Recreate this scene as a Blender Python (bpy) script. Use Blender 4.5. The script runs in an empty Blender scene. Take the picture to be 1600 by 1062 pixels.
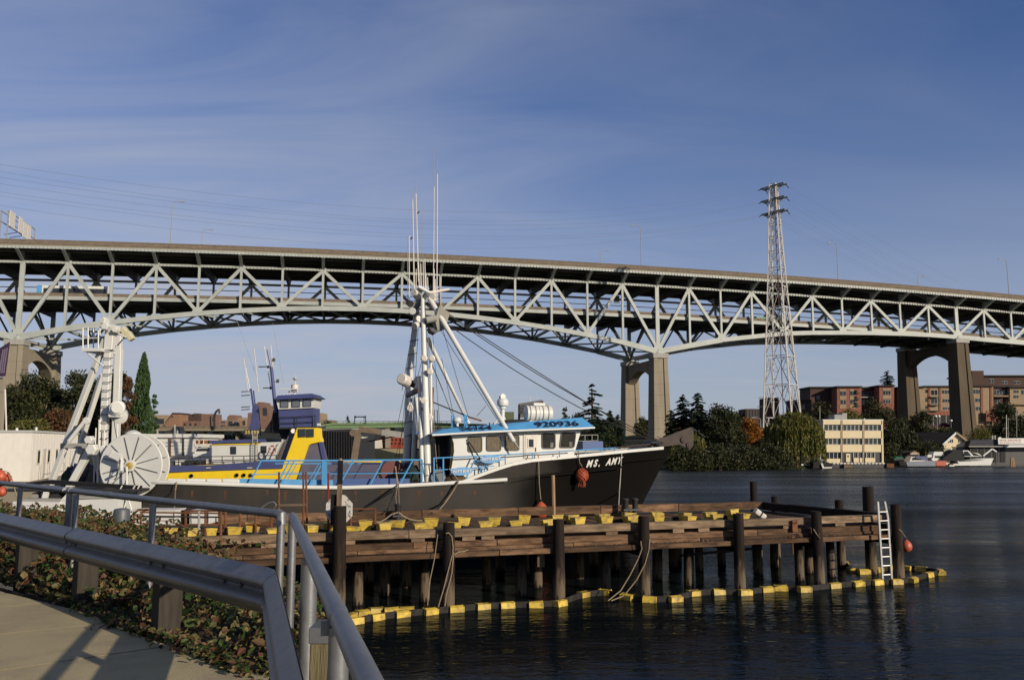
import bpy, bmesh, math, random
from mathutils import Vector, Matrix, Quaternion, noise
R = math.radians
rnd = random.Random(7)
scene = bpy.context.scene
COL = scene.collection

# ---------------------------------------------------------------- camera
F_PX, HZ, EYE = 1300.0, 690.0, 4.8
PITCH = math.atan((HZ - 531) / F_PX)
CP, SP = math.cos(PITCH), math.sin(PITCH)
cam_d = bpy.data.cameras.new("camera")
cam = bpy.data.objects.new("camera", cam_d)
COL.objects.link(cam)
cam.location = (0, 0, EYE)
cam.rotation_euler = (math.pi / 2 + PITCH, 0, 0)
cam_d.sensor_width = 36.0
cam_d.lens = 36.0 * F_PX / 1600.0
cam_d.clip_start = 0.05
cam_d.clip_end = 6000
scene.camera = cam

# ---------------------------------------------------------------- light
SUN_AZ, SUN_EL = R(48), R(18.0)          # azimuth to the right of straight behind the camera
sun_vec = Vector((math.sin(SUN_AZ) * math.cos(SUN_EL), -math.cos(SUN_AZ) * math.cos(SUN_EL), math.sin(SUN_EL)))
sd = bpy.data.lights.new("sun", 'SUN')
sd.energy = 4.8
sd.angle = R(0.5)
sd.color = (1.0, 0.87, 0.69)
sun = bpy.data.objects.new("sun", sd)
COL.objects.link(sun)
sun.rotation_euler = sun_vec.to_track_quat('Z', 'Y').to_euler()

world = bpy.data.worlds.new("World")
scene.world = world
world.use_nodes = True
nt = world.node_tree
nt.nodes.clear()
def N(nt, t, **kw):
    n = nt.nodes.new(t)
    for k, v in kw.items():
        setattr(n, k, v)
    return n
wo = N(nt, 'ShaderNodeOutputWorld')
bg = N(nt, 'ShaderNodeBackground')
sky = N(nt, 'ShaderNodeTexSky')
sky.sky_type = 'NISHITA'
sky.sun_disc = False
sky.sun_elevation = SUN_EL
sky.sun_rotation = math.atan2(sun_vec.x, sun_vec.y)
sky.altitude = 10
sky.air_density = 1.0
sky.dust_density = 0.6
sky.ozone_density = 2.0
bg.inputs['Strength'].default_value = 0.062
# thin cirrus: noise on a plane high overhead
tc = N(nt, 'ShaderNodeTexCoord')
sep = N(nt, 'ShaderNodeSeparateXYZ')
nt.links.new(tc.outputs['Generated'], sep.inputs[0])
zc = N(nt, 'ShaderNodeMath', operation='MAXIMUM'); zc.inputs[1].default_value = 0.02
nt.links.new(sep.outputs['Z'], zc.inputs[0])
za = N(nt, 'ShaderNodeMath', operation='ADD'); za.inputs[1].default_value = 0.12
nt.links.new(zc.outputs[0], za.inputs[0])
dx = N(nt, 'ShaderNodeMath', operation='DIVIDE'); dy = N(nt, 'ShaderNodeMath', operation='DIVIDE')
nt.links.new(sep.outputs['X'], dx.inputs[0]); nt.links.new(za.outputs[0], dx.inputs[1])
nt.links.new(sep.outputs['Y'], dy.inputs[0]); nt.links.new(za.outputs[0], dy.inputs[1])
cmb = N(nt, 'ShaderNodeCombineXYZ')
nt.links.new(dx.outputs[0], cmb.inputs[0]); nt.links.new(dy.outputs[0], cmb.inputs[1])
mp = N(nt, 'ShaderNodeMapping'); mp.inputs['Rotation'].default_value = (0, 0, R(24)); mp.inputs['Scale'].default_value = (0.42, 1.05, 1)
nt.links.new(cmb.outputs[0], mp.inputs[0])
n1 = N(nt, 'ShaderNodeTexNoise'); n1.inputs['Scale'].default_value = 1.7; n1.inputs['Detail'].default_value = 10; n1.inputs['Roughness'].default_value = 0.56; n1.inputs['Distortion'].default_value = 0.9
nt.links.new(mp.outputs[0], n1.inputs['Vector'])
rp = N(nt, 'ShaderNodeValToRGB'); rp.color_ramp.elements[0].position = 0.36; rp.color_ramp.elements[1].position = 0.76
rp.color_ramp.elements[0].color = (0, 0, 0, 1); rp.color_ramp.elements[1].color = (1, 1, 1, 1)
nt.links.new(n1.outputs['Fac'], rp.inputs[0])
mx = N(nt, 'ShaderNodeMix', data_type='RGBA'); mx.blend_type = 'MIX'
fac = N(nt, 'ShaderNodeMath', operation='MULTIPLY'); fac.inputs[1].default_value = 0.55
fa2 = N(nt, 'ShaderNodeMath', operation='ADD'); fa2.inputs[1].default_value = 0.07
# cloud cover thickens towards one side, and a little haze gathers low down
n2 = N(nt, 'ShaderNodeTexNoise'); n2.inputs['Scale'].default_value = 0.35; n2.inputs['Detail'].default_value = 2
mp2 = N(nt, 'ShaderNodeMapping'); mp2.inputs['Location'].default_value = (1.3, 1.7, 0)
nt.links.new(cmb.outputs[0], mp2.inputs[0]); nt.links.new(mp2.outputs[0], n2.inputs['Vector'])
cov = N(nt, 'ShaderNodeMapRange'); cov.inputs['From Min'].default_value = 0.3; cov.inputs['From Max'].default_value = 0.7; cov.inputs['To Min'].default_value = 0.55; cov.inputs['To Max'].default_value = 1.2
nt.links.new(n2.outputs['Fac'], cov.inputs[0])
fcv = N(nt, 'ShaderNodeMath', operation='MULTIPLY')
side = N(nt, 'ShaderNodeMapRange'); side.interpolation_type = 'SMOOTHSTEP'; side.inputs['From Min'].default_value = -0.7; side.inputs['From Max'].default_value = 0.55; side.inputs['To Min'].default_value = 1.0; side.inputs['To Max'].default_value = 0.18
nt.links.new(sep.outputs['X'], side.inputs[0])
cv2 = N(nt, 'ShaderNodeMath', operation='MULTIPLY'); nt.links.new(cov.outputs[0], cv2.inputs[0]); nt.links.new(side.outputs[0], cv2.inputs[1])
rp2 = N(nt, 'ShaderNodeMath', operation='ADD'); rp2.inputs[1].default_value = 0.40; nt.links.new(rp.outputs[0], rp2.inputs[0])
nt.links.new(rp2.outputs[0], fcv.inputs[0]); nt.links.new(cv2.outputs[0], fcv.inputs[1])
hz = N(nt, 'ShaderNodeMapRange'); hz.interpolation_type = 'SMOOTHSTEP'; hz.inputs['From Min'].default_value = 0.0; hz.inputs['From Max'].default_value = 0.42; hz.inputs['To Min'].default_value = 0.62; hz.inputs['To Max'].default_value = 0.0
nt.links.new(sep.outputs['Z'], hz.inputs[0])
nt.links.new(fcv.outputs[0], fac.inputs[0]); nt.links.new(fac.outputs[0], fa2.inputs[0]); nt.links.new(hz.outputs[0], fa2.inputs[1])
fa2.use_clamp = True
nt.links.new(fa2.outputs[0], mx.inputs[0])
wb_ = N(nt, 'ShaderNodeMix', data_type='RGBA'); wb_.blend_type = 'MULTIPLY'; wb_.inputs[0].default_value = 1.0
nt.links.new(sky.outputs[0], wb_.inputs[6]); wb_.inputs[7].default_value = (0.58, 0.87, 1.42, 1)   # camera white balance
nt.links.new(wb_.outputs[2], mx.inputs[6])
mx.inputs[7].default_value = (6.3, 6.6, 7.6, 1)
nt.links.new(mx.outputs[2], bg.inputs['Color'])
nt.links.new(bg.outputs[0], wo.inputs[0])

vs = scene.view_settings
vs.view_transform = 'Standard'
vs.look = 'None'
vs.gamma = 1.0
vs.use_curve_mapping = False
vs.exposure = 0.2

# ---------------------------------------------------------------- helpers
def ray(px, py):
    a = (px - 800) / F_PX; b = (531 - py) / F_PX
    return Vector((a, CP - b * SP, SP + b * CP))
def onz(px, py, z):
    r = ray(px, py); t = (z - EYE) / r.z
    return Vector((r.x * t, r.y * t, z))
def ony(px, py, Y):
    r = ray(px, py); t = Y / r.y
    return Vector((r.x * t, Y, EYE + r.z * t))
def onplane(px, py, k, c):
    """pixel ray met with the vertical plane Y = k X + c"""
    r = ray(px, py); t = c / (r.y - k * r.x)
    return Vector((r.x * t, r.y * t, EYE + r.z * t))

def V(*a): return Vector(a)

def tag(o, label=None, cat=None, group=None, kind=None):
    if label: o['label'] = label
    if cat: o['category'] = cat
    if group: o['group'] = group
    if kind: o['kind'] = kind
    return o
def thing(name, label, cat, loc=(0, 0, 0), group=None):
    o = bpy.data.objects.new(name, None)
    COL.objects.link(o)
    o.location = loc
    o.empty_display_size = 0.2
    return tag(o, label, cat, group)
def wl(o):
    v = Vector((0, 0, 0))
    while o is not None:
        v += o.location; o = o.parent
    return v
def copy_tree(o, off, label=None, parent=None):
    c = o.copy(); COL.objects.link(c)
    if parent is not None:
        c.parent = parent
    else:
        c.location = o.location + Vector(off)
        if label: c['label'] = label
    for ch in o.children:
        copy_tree(ch, (0, 0, 0), None, c)
    return c

class MB:
    def __init__(s): s.v = []; s.f = []; s.m = []; s.mi = 0
    def add(s, vs, fs):
        b = len(s.v); s.v += [tuple(p) for p in vs]
        for f in fs:
            s.f.append([b + i for i in f]); s.m.append(s.mi)
        return s
    def box(s, c, size, rot=None):
        x, y, z = size[0] / 2, size[1] / 2, size[2] / 2
        P = [Vector(p) for p in ((-x, -y, -z), (x, -y, -z), (x, y, -z), (-x, y, -z), (-x, -y, z), (x, -y, z), (x, y, z), (-x, y, z))]
        if rot is not None: P = [rot @ p for p in P]
        c = Vector(c)
        return s.add([p + c for p in P], [(0, 3, 2, 1), (4, 5, 6, 7), (0, 1, 5, 4), (1, 2, 6, 5), (2, 3, 7, 6), (3, 0, 4, 7)])
    def hexa(s, P):
        return s.add(P, [(0, 3, 2, 1), (4, 5, 6, 7), (0, 1, 5, 4), (1, 2, 6, 5), (2, 3, 7, 6), (3, 0, 4, 7)])
    def beam(s, p0, p1, w, h, up=(0, 0, 1), w1=None, h1=None):
        p0 = Vector(p0); p1 = Vector(p1); d = (p1 - p0).normalized(); up = Vector(up)
        if abs(d.dot(up)) > 0.98: up = Vector((0, 1, 0))
        sd = d.cross(up).normalized(); u = sd.cross(d)
        w1 = w if w1 is None else w1; h1 = h if h1 is None else h1
        P = []
        for p, a, b in ((p0, w / 2, h / 2), (p1, w1 / 2, h1 / 2)):
            P += [p - sd * a - u * b, p + sd * a - u * b, p + sd * a + u * b, p - sd * a + u * b]
        return s.hexa(P)
    def tube(s, p0, p1, r0, r1=None, n=10, cap=True):
        p0 = Vector(p0); p1 = Vector(p1); r1 = r0 if r1 is None else r1
        d = (p1 - p0).normalized(); up = Vector((0, 0, 1)) if abs(d.z) < 0.95 else Vector((0, 1, 0))
        a = d.cross(up).normalized(); b = a.cross(d)
        P = []
        for p, r in ((p0, r0), (p1, r1)):
            for i in range(n):
                t = 2 * math.pi * i / n
                P.append(p + a * (r * math.cos(t)) + b * (r * math.sin(t)))
        fs = [(i, n + i, n + (i + 1) % n, (i + 1) % n) for i in range(n)]
        if cap: fs += [tuple(range(n)), tuple(range(2 * n - 1, n - 1, -1))]
        return s.add(P, fs)
    def pipe(s, pts, r, n=8):
        pts = [Vector(p) for p in pts]
        rings = []; a = None
        for i, p in enumerate(pts):
            d = (pts[min(i + 1, len(pts) - 1)] - pts[max(i - 1, 0)]).normalized()
            if a is None:
                up = Vector((0, 0, 1)) if abs(d.z) < 0.95 else Vector((0, 1, 0))
                a = d.cross(up).normalized()
            else:
                a = (a - d * a.dot(d)).normalized()
            b = a.cross(d)
            rr = r[i] if isinstance(r, (list, tuple)) else r
            rings.append([p + a * (rr * math.cos(2 * math.pi * k / n)) + b * (rr * math.sin(2 * math.pi * k / n)) for k in range(n)])
        P = [q for g in rings for q in g]; fs = []
        for j in range(len(rings) - 1):
            for k in range(n):
                fs.append((j * n + k, (j + 1) * n + k, (j + 1) * n + (k + 1) % n, j * n + (k + 1) % n))
        fs += [tuple(range(n)), tuple(range(len(P) - 1, len(P) - n - 1, -1))]
        return s.add(P, fs)
    def lathe(s, prof, c, axis=(0, 0, 1), n=16):
        """prof: list of (radius, height)"""
        q = Vector((0, 0, 1)).rotation_difference(Vector(axis)); c = Vector(c)
        P = []
        for r, h in prof:
            for k in range(n):
                t = 2 * math.pi * k / n
                P.append(c + q @ Vector((r * math.cos(t), r * math.sin(t), h)))
        fs = []
        for j in range(len(prof) - 1):
            for k in range(n):
                fs.append((j * n + k, j * n + (k + 1) % n, (j + 1) * n + (k + 1) % n, (j + 1) * n + k))
        fs += [tuple(range(n - 1, -1, -1)), tuple(range((len(prof) - 1) * n, len(prof) * n))]
        return s.add(P, fs)
    def prism(s, poly, d):
        """poly: list of 3-D points of a planar outline, extruded by vector d"""
        n = len(poly); d = Vector(d); poly = [Vector(p) for p in poly]
        P = poly + [p + d for p in poly]
        fs = [tuple(range(n - 1, -1, -1)), tuple(range(n, 2 * n))] + [(i, (i + 1) % n, n + (i + 1) % n, n + i) for i in range(n)]
        return s.add(P, fs)
    def quad(s, *P): return s.add(P, [tuple(range(len(P)))])
    def grid(s, rows):
        n = len(rows[0]); P = [p for r in rows for p in r]
        return s.add(P, [(j * n + k, j * n + k + 1, (j + 1) * n + k + 1, (j + 1) * n + k) for j in range(len(rows) - 1) for k in range(n - 1)])
    def mesh(s, name, mats, org, smooth):
        me = bpy.data.meshes.new(name)
        o = Vector(org)
        me.from_pydata([(p[0] - o.x, p[1] - o.y, p[2] - o.z) for p in s.v], [], s.f)
        for m in (mats if isinstance(mats, (list, tuple)) else [mats]): me.materials.append(m)
        if isinstance(mats, (list, tuple)): me.polygons.foreach_set('material_index', s.m)
        bm = bmesh.new(); bm.from_mesh(me)
        bmesh.ops.recalc_face_normals(bm, faces=bm.faces)
        bm.to_mesh(me); bm.free()
        if smooth:
            me.polygons.foreach_set('use_smooth', [True] * len(me.polygons))
            try: me.set_sharp_from_angle(angle=R(40))
            except Exception: pass
        me.update()
        return me
    def build(s, name, mats, parent=None, org=None, smooth=False, bevel=0, label=None, cat=None, group=None, kind=None):
        base = wl(parent) if parent is not None else Vector(org or (0, 0, 0))
        me = s.mesh(name, mats, base, smooth)
        o = bpy.data.objects.new(name, me); COL.objects.link(o)
        if parent is not None: o.parent = parent
        else: o.location = base
        if bevel:
            b = o.modifiers.new("bevel", 'BEVEL'); b.width = bevel; b.segments = 2; b.limit_method = 'ANGLE'
        return tag(o, label, cat, group, kind)

_bars = {}
def bar(name, p0, p1, w, h, m, parent=None, up=(0, 0, 1), tube=0, smooth=True, bevel=0.0):
    """one straight member as an object of its own (local X along the member, mesh shared between alike ones)"""
    p0 = Vector(p0); p1 = Vector(p1); L = (p1 - p0).length
    key = (name, round(L, 2), w, h, m.name, tube)
    if key not in _bars:
        b = MB()
        if tube: b.tube((-L / 2, 0, 0), (L / 2, 0, 0), w, h, n=tube)
        else: b.box((0, 0, 0), (L, w, h))
        _bars[key] = b.mesh(name, m, (0, 0, 0), bool(tube))
    o = bpy.data.objects.new(name, _bars[key]); COL.objects.link(o)
    d = (p1 - p0).normalized(); up = Vector(up)
    if abs(d.dot(up)) > 0.98: up = Vector((0, 1, 0))
    sdv = up.cross(d).normalized(); u = d.cross(sdv)
    o.rotation_euler = Matrix((d, sdv, u)).transposed().to_euler()
    o.location = (p0 + p1) / 2
    if parent is not None:
        o.parent = parent; o.location -= wl(parent)
    if bevel:
        bv = o.modifiers.new("bevel", 'BEVEL'); bv.width = bevel; bv.segments = 1
    return o

def catenary(p0, p1, sag, n=16):
    p0 = Vector(p0); p1 = Vector(p1)
    return [p0.lerp(p1, i / n) - Vector((0, 0, 4 * sag * (i / n) * (1 - i / n))) for i in range(n + 1)]

def text_mesh(name, body, size, m, parent, origin, xdir, ydir, depth=0.004, bold=0.0, shear=0.0, spacing=1.0, align='CENTER', sx=1.0):
    cu = bpy.data.curves.new(name, 'FONT'); cu.body = body; cu.size = size; cu.extrude = depth; cu.offset = bold
    cu.shear = shear; cu.space_character = spacing; cu.align_x = align; cu.align_y = 'CENTER'; cu.resolution_u = 3
    t = bpy.data.objects.new(name, cu); COL.objects.link(t)
    dg = bpy.context.evaluated_depsgraph_get(); dg.update()
    me = bpy.data.meshes.new_from_object(t.evaluated_get(dg)); me.name = name
    bpy.data.objects.remove(t); bpy.data.curves.remove(cu)
    me.materials.clear(); me.materials.append(m)
    x = Vector(xdir).normalized(); z = x.cross(Vector(ydir)).normalized(); y = z.cross(x)
    o = bpy.data.objects.new(name, me); COL.objects.link(o)
    me.transform(Matrix((x * sx, y, z)).transposed().to_4x4())
    o.location = Vector(origin)
    if parent is not None:
        o.parent = parent; o.location -= wl(parent)
    return o

# ---------------------------------------------------------------- materials
MATS = {}
def mat(name, col, rough=0.6, metal=0.0, var=0.12, scale=2.0, bump=0.0, bscale=None, stretch=(1, 1, 1), objvar=0.0,
        dirt=None, dirt_lo=0.55, dirt_hi=0.7, dscale=1.0, dstretch=None, spec=None, k=0.74):
    if spec is None: spec = 0.5 if rough < 0.6 else 0.2
    col = tuple(c * k for c in col); dirt = tuple(c * k for c in dirt) if dirt else None   # every colour scaled down to suit the sun, sky and exposure
    m = bpy.data.materials.new(name); m.use_nodes = True; t = m.node_tree
    b = t.nodes['Principled BSDF']
    b.inputs['Roughness'].default_value = rough; b.inputs['Metallic'].default_value = metal
    b.inputs['Specular IOR Level'].default_value = spec
    tc = N(t, 'ShaderNodeTexCoord'); mp = N(t, 'ShaderNodeMapping'); mp.inputs['Scale'].default_value = stretch
    t.links.new(tc.outputs['Object'], mp.inputs[0])
    oi = N(t, 'ShaderNodeObjectInfo')
    vm = N(t, 'ShaderNodeVectorMath', operation='ADD')
    sc = N(t, 'ShaderNodeMath', operation='MULTIPLY'); sc.inputs[1].default_value = 37.0
    t.links.new(oi.outputs['Random'], sc.inputs[0]); t.links.new(mp.outputs[0], vm.inputs[0]); t.links.new(sc.outputs[0], vm.inputs[1])
    nz = N(t, 'ShaderNodeTexNoise'); nz.inputs['Scale'].default_value = scale; nz.inputs['Detail'].default_value = 6
    t.links.new(vm.outputs[0], nz.inputs['Vector'])
    hs = N(t, 'ShaderNodeHueSaturation'); hs.inputs['Color'].default_value = (*col, 1)
    mr = N(t, 'ShaderNodeMapRange'); mr.inputs['From Min'].default_value = 0.25; mr.inputs['From Max'].default_value = 0.75
    mr.inputs['To Min'].default_value = 1 - var; mr.inputs['To Max'].default_value = 1 + var
    t.links.new(nz.outputs['Fac'], mr.inputs[0])
    ob = N(t, 'ShaderNodeMapRange'); ob.inputs['To Min'].default_value = 1 - objvar; ob.inputs['To Max'].default_value = 1 + objvar
    t.links.new(oi.outputs['Random'], ob.inputs[0])
    ml = N(t, 'ShaderNodeMath', operation='MULTIPLY')
    t.links.new(mr.outputs[0], ml.inputs[0]); t.links.new(ob.outputs[0], ml.inputs[1]); t.links.new(ml.outputs[0], hs.inputs['Value'])
    out = hs.outputs[0]
    if dirt:
        mp2 = N(t, 'ShaderNodeMapping'); mp2.inputs['Scale'].default_value = dstretch or stretch
        t.links.new(tc.outputs['Object'], mp2.inputs[0])
        vm2 = N(t, 'ShaderNodeVectorMath', operation='ADD'); t.links.new(mp2.outputs[0], vm2.inputs[0]); t.links.new(sc.outputs[0], vm2.inputs[1])
        n2 = N(t, 'ShaderNodeTexNoise'); n2.inputs['Scale'].default_value = dscale; n2.inputs['Detail'].default_value = 8; n2.inputs['Roughness'].default_value = 0.65
        t.links.new(vm2.outputs[0], n2.inputs['Vector'])
        r2 = N(t, 'ShaderNodeMapRange'); r2.inputs['From Min'].default_value = dirt_lo; r2.inputs['From Max'].default_value = dirt_hi
        t.links.new(n2.outputs['Fac'], r2.inputs[0])
        mx = N(t, 'ShaderNodeMix', data_type='RGBA'); t.links.new(r2.outputs[0], mx.inputs[0]); t.links.new(out, mx.inputs[6]); mx.inputs[7].default_value = (*dirt, 1)
        out = mx.outputs[2]
    t.links.new(out, b.inputs['Base Color'])
    if bump:
        bp = N(t, 'ShaderNodeBump'); bp.inputs['Strength'].default_value = bump; bp.inputs['Distance'].default_value = 0.02
        nb = N(t, 'ShaderNodeTexNoise'); nb.inputs['Scale'].default_value = bscale or scale * 6; nb.inputs['Detail'].default_value = 4
        t.links.new(vm.outputs[0], nb.inputs['Vector']); t.links.new(nb.outputs['Fac'], bp.inputs['Height']); t.links.new(bp.outputs[0], b.inputs['Normal'])
    MATS[name] = m
    return m
def leafmat(name, cols, trans=0.25):
    m = bpy.data.materials.new(name); m.use_nodes = True; t = m.node_tree
    b = t.nodes['Principled BSDF']; b.inputs['Roughness'].default_value = 0.6; b.inputs['Specular IOR Level'].default_value = 0.25
    g = N(t, 'ShaderNodeNewGeometry'); r = N(t, 'ShaderNodeValToRGB')
    r.color_ramp.interpolation = 'LINEAR'
    while len(r.color_ramp.elements) < len(cols): r.color_ramp.elements.new(0.5)
    for i, c in enumerate(cols):
        r.color_ramp.elements[i].position = i / (len(cols) - 1); r.color_ramp.elements[i].color = (*c, 1)
    t.links.new(g.outputs['Random Per Island'], r.inputs[0]); t.links.new(r.outputs[0], b.inputs['Base Color'])
    tr = N(t, 'ShaderNodeBsdfTranslucent'); t.links.new(r.outputs[0], tr.inputs[0])
    mx = N(t, 'ShaderNodeMixShader'); mx.inputs[0].default_value = trans
    t.links.new(b.outputs[0], mx.inputs[1]); t.links.new(tr.outputs[0], mx.inputs[2]); t.links.new(mx.outputs[0], t.nodes['Material Output'].inputs[0])
    return m
def glassmat(name, col=(0.02, 0.025, 0.03), rough=0.05, clear=0.0):
    m = bpy.data.materials.new(name); m.use_nodes = True; t = m.node_tree; b = t.nodes['Principled BSDF']
    b.inputs['Base Color'].default_value = (*col, 1); b.inputs['Roughness'].default_value = rough
    if clear:
        tr = N(t, 'ShaderNodeBsdfTransparent'); tr.inputs[0].default_value = (0.75, 0.75, 0.72, 1); mx = N(t, 'ShaderNodeMixShader'); mx.inputs[0].default_value = clear
        t.links.new(b.outputs[0], mx.inputs[1]); t.links.new(tr.outputs[0], mx.inputs[2]); t.links.new(mx.outputs[0], t.nodes['Material Output'].inputs[0])
    return m

RUST = (0.16, 0.065, 0.03)
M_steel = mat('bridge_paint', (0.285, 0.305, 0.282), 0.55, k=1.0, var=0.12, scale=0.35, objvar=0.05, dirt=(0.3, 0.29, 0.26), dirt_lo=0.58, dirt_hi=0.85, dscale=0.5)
M_steeld = mat('bridge_underside_shade', (0.075, 0.08, 0.08), 0.7, var=0.2, scale=0.3)  # underside shade put into the colour: a darker copy of the bridge paint
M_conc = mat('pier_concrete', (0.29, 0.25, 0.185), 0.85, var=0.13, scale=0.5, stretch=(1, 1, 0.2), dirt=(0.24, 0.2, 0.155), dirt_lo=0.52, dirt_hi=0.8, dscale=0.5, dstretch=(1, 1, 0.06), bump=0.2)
M_concd = mat('dark_pier_concrete', (0.115, 0.088, 0.058), 0.85, var=0.2, scale=0.5, stretch=(1, 1, 0.2), dirt=(0.09, 0.075, 0.055), dirt_lo=0.48, dirt_hi=0.75, dscale=0.5, dstretch=(1, 1, 0.06), bump=0.2)  # darker concrete for the right-hand pier
def formlines(m, period, dark):
    t = m.node_tree; b = t.nodes['Principled BSDF']; src = b.inputs['Base Color'].links[0].from_socket
    tc = N(t, 'ShaderNodeTexCoord'); sp = N(t, 'ShaderNodeSeparateXYZ'); t.links.new(tc.outputs['Object'], sp.inputs[0])
    md = N(t, 'ShaderNodeMath', operation='PINGPONG'); md.inputs[1].default_value = period / 2; t.links.new(sp.outputs['Z'], md.inputs[0])
    r = N(t, 'ShaderNodeMapRange'); r.inputs['From Max'].default_value = .12; r.inputs['To Min'].default_value = dark; r.inputs['To Max'].default_value = 0; t.links.new(md.outputs[0], r.inputs[0])
    mx = N(t, 'ShaderNodeMix', data_type='RGBA'); t.links.new(r.outputs[0], mx.inputs[0]); t.links.new(src, mx.inputs[6]); mx.inputs[7].default_value = (.08, .065, .05, 1); t.links.new(mx.outputs[2], b.inputs['Base Color'])
formlines(M_conc, 3.2, .4); formlines(M_concd, 3.2, .4)
M_barrier = mat('barrier_concrete', (0.19, 0.15, 0.11), 0.85, var=0.2, scale=1.2, stretch=(1, 1, 1), dirt=(0.1, 0.085, 0.07), dirt_lo=0.55, dirt_hi=0.75, dscale=0.8)
M_asph = mat('asphalt', (0.05, 0.05, 0.05), 0.9)
M_white = mat('ship_white_paint', (0.68, 0.68, 0.635), 0.42, var=0.06, scale=1.2, dirt=(0.45, 0.34, 0.22), dirt_lo=0.62, dirt_hi=0.9, dscale=1.6, dstretch=(1.2, 1.2, 0.25))
M_whited = mat('weathered_white_paint', (0.68, 0.63, 0.56), 0.5, var=0.1, scale=2.0, dirt=(0.28, 0.2, 0.14), dirt_lo=0.62, dirt_hi=0.8, dscale=2.2)
M_blue = mat('light_blue_paint', (0.09, 0.33, 0.62), 0.45, var=0.12, scale=2)
M_navy = mat('navy_paint', (0.065, 0.078, 0.20), 0.45, var=0.12, scale=1.0, dirt=(0.06, 0.07, 0.13), dirt_lo=0.5, dirt_hi=0.8, dscale=1.2)
M_grape = mat('grey_blue_paint', (0.12, 0.115, 0.17), 0.5, var=0.15, scale=1.0, dirt=(0.18, 0.15, 0.15), dirt_lo=0.5, dirt_hi=0.8, dscale=0.8)
M_yellow = mat('tug_yellow_paint', (0.95, 0.66, 0.02), 0.4, var=0.06, scale=1.5)
M_fyellow = mat('float_yellow', (0.62, 0.43, 0.05), 0.55, var=0.28, scale=4, objvar=0.22, dirt=(0.2, 0.14, 0.06), dirt_lo=0.47, dirt_hi=0.7, dscale=6)
M_hull = mat('lit_black_hull_paint', (0.040, 0.035, 0.030), 0.55, var=0.3, scale=0.45, stretch=(1, 1, 2.5), dirt=(0.058, 0.048, 0.038), dirt_lo=0.52, dirt_hi=0.8, dscale=0.9, dstretch=(1.4, 1.4, 0.22), bump=0.05)  # lighter hull tone with the sunlit after side put into the colour
def hullmat(u0, u1, za, zslope, uo, zo, SUx, SUy, name='hull_paint_bow_shade'):  # bow shade put into colour and gloss, forward and below the knuckle
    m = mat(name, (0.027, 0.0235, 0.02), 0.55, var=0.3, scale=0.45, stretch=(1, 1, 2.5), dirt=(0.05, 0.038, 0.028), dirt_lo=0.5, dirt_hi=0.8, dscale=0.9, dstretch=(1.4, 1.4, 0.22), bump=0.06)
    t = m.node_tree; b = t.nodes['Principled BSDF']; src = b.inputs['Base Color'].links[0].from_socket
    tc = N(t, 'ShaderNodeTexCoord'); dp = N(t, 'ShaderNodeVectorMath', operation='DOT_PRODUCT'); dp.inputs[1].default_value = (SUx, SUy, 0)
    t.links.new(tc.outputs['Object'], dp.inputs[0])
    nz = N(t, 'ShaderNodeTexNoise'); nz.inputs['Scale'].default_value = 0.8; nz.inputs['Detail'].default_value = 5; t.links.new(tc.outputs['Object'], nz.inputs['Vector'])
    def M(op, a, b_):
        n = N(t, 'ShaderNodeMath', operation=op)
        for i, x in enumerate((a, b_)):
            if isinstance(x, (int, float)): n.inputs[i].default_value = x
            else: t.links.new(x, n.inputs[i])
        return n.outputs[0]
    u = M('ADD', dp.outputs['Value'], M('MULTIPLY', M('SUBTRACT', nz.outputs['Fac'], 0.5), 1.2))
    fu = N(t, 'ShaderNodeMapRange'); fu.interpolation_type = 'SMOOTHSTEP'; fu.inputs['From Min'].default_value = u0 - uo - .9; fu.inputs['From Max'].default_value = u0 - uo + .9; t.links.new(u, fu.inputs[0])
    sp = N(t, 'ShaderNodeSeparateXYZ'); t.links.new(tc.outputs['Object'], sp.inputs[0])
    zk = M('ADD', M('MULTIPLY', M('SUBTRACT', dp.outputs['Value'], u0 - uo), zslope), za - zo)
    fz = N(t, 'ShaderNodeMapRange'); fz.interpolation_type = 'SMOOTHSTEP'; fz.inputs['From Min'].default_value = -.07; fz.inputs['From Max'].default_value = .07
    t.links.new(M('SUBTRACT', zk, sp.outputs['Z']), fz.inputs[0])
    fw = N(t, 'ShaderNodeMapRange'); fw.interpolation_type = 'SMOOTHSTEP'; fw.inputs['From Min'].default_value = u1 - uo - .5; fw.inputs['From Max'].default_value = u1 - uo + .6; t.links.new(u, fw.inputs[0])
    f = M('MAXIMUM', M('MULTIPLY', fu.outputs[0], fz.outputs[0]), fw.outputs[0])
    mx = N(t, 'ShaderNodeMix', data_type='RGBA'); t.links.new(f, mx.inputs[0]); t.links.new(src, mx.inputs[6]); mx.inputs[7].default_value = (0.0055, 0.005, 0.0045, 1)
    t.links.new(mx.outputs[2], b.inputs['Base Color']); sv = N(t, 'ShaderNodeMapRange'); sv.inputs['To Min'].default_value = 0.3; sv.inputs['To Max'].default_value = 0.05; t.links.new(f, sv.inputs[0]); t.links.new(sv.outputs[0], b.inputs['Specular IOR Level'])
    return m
M_hullb = mat('shaded_black_hull_paint', (0.006, 0.0055, 0.005), 0.35, var=0.3, scale=0.6, spec=0.25)  # darker hull tone with the bow's shade put into the colour
M_black = mat('black_rubber', (0.012, 0.012, 0.013), 0.6, var=0.3, scale=6)
M_dark = mat('dark_steel', (0.028, 0.027, 0.027), 0.5, var=0.3, scale=4)
M_rust = mat('rusty_steel', RUST, 0.8, var=0.4, scale=5, dirt=(0.06, 0.035, 0.025), dscale=3, bump=0.2)
M_browns = mat('brown_bow_steel', (0.06, 0.044, 0.037), 0.6, var=0.25, scale=3, dirt=(0.05, 0.035, 0.03), dscale=3)
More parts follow.
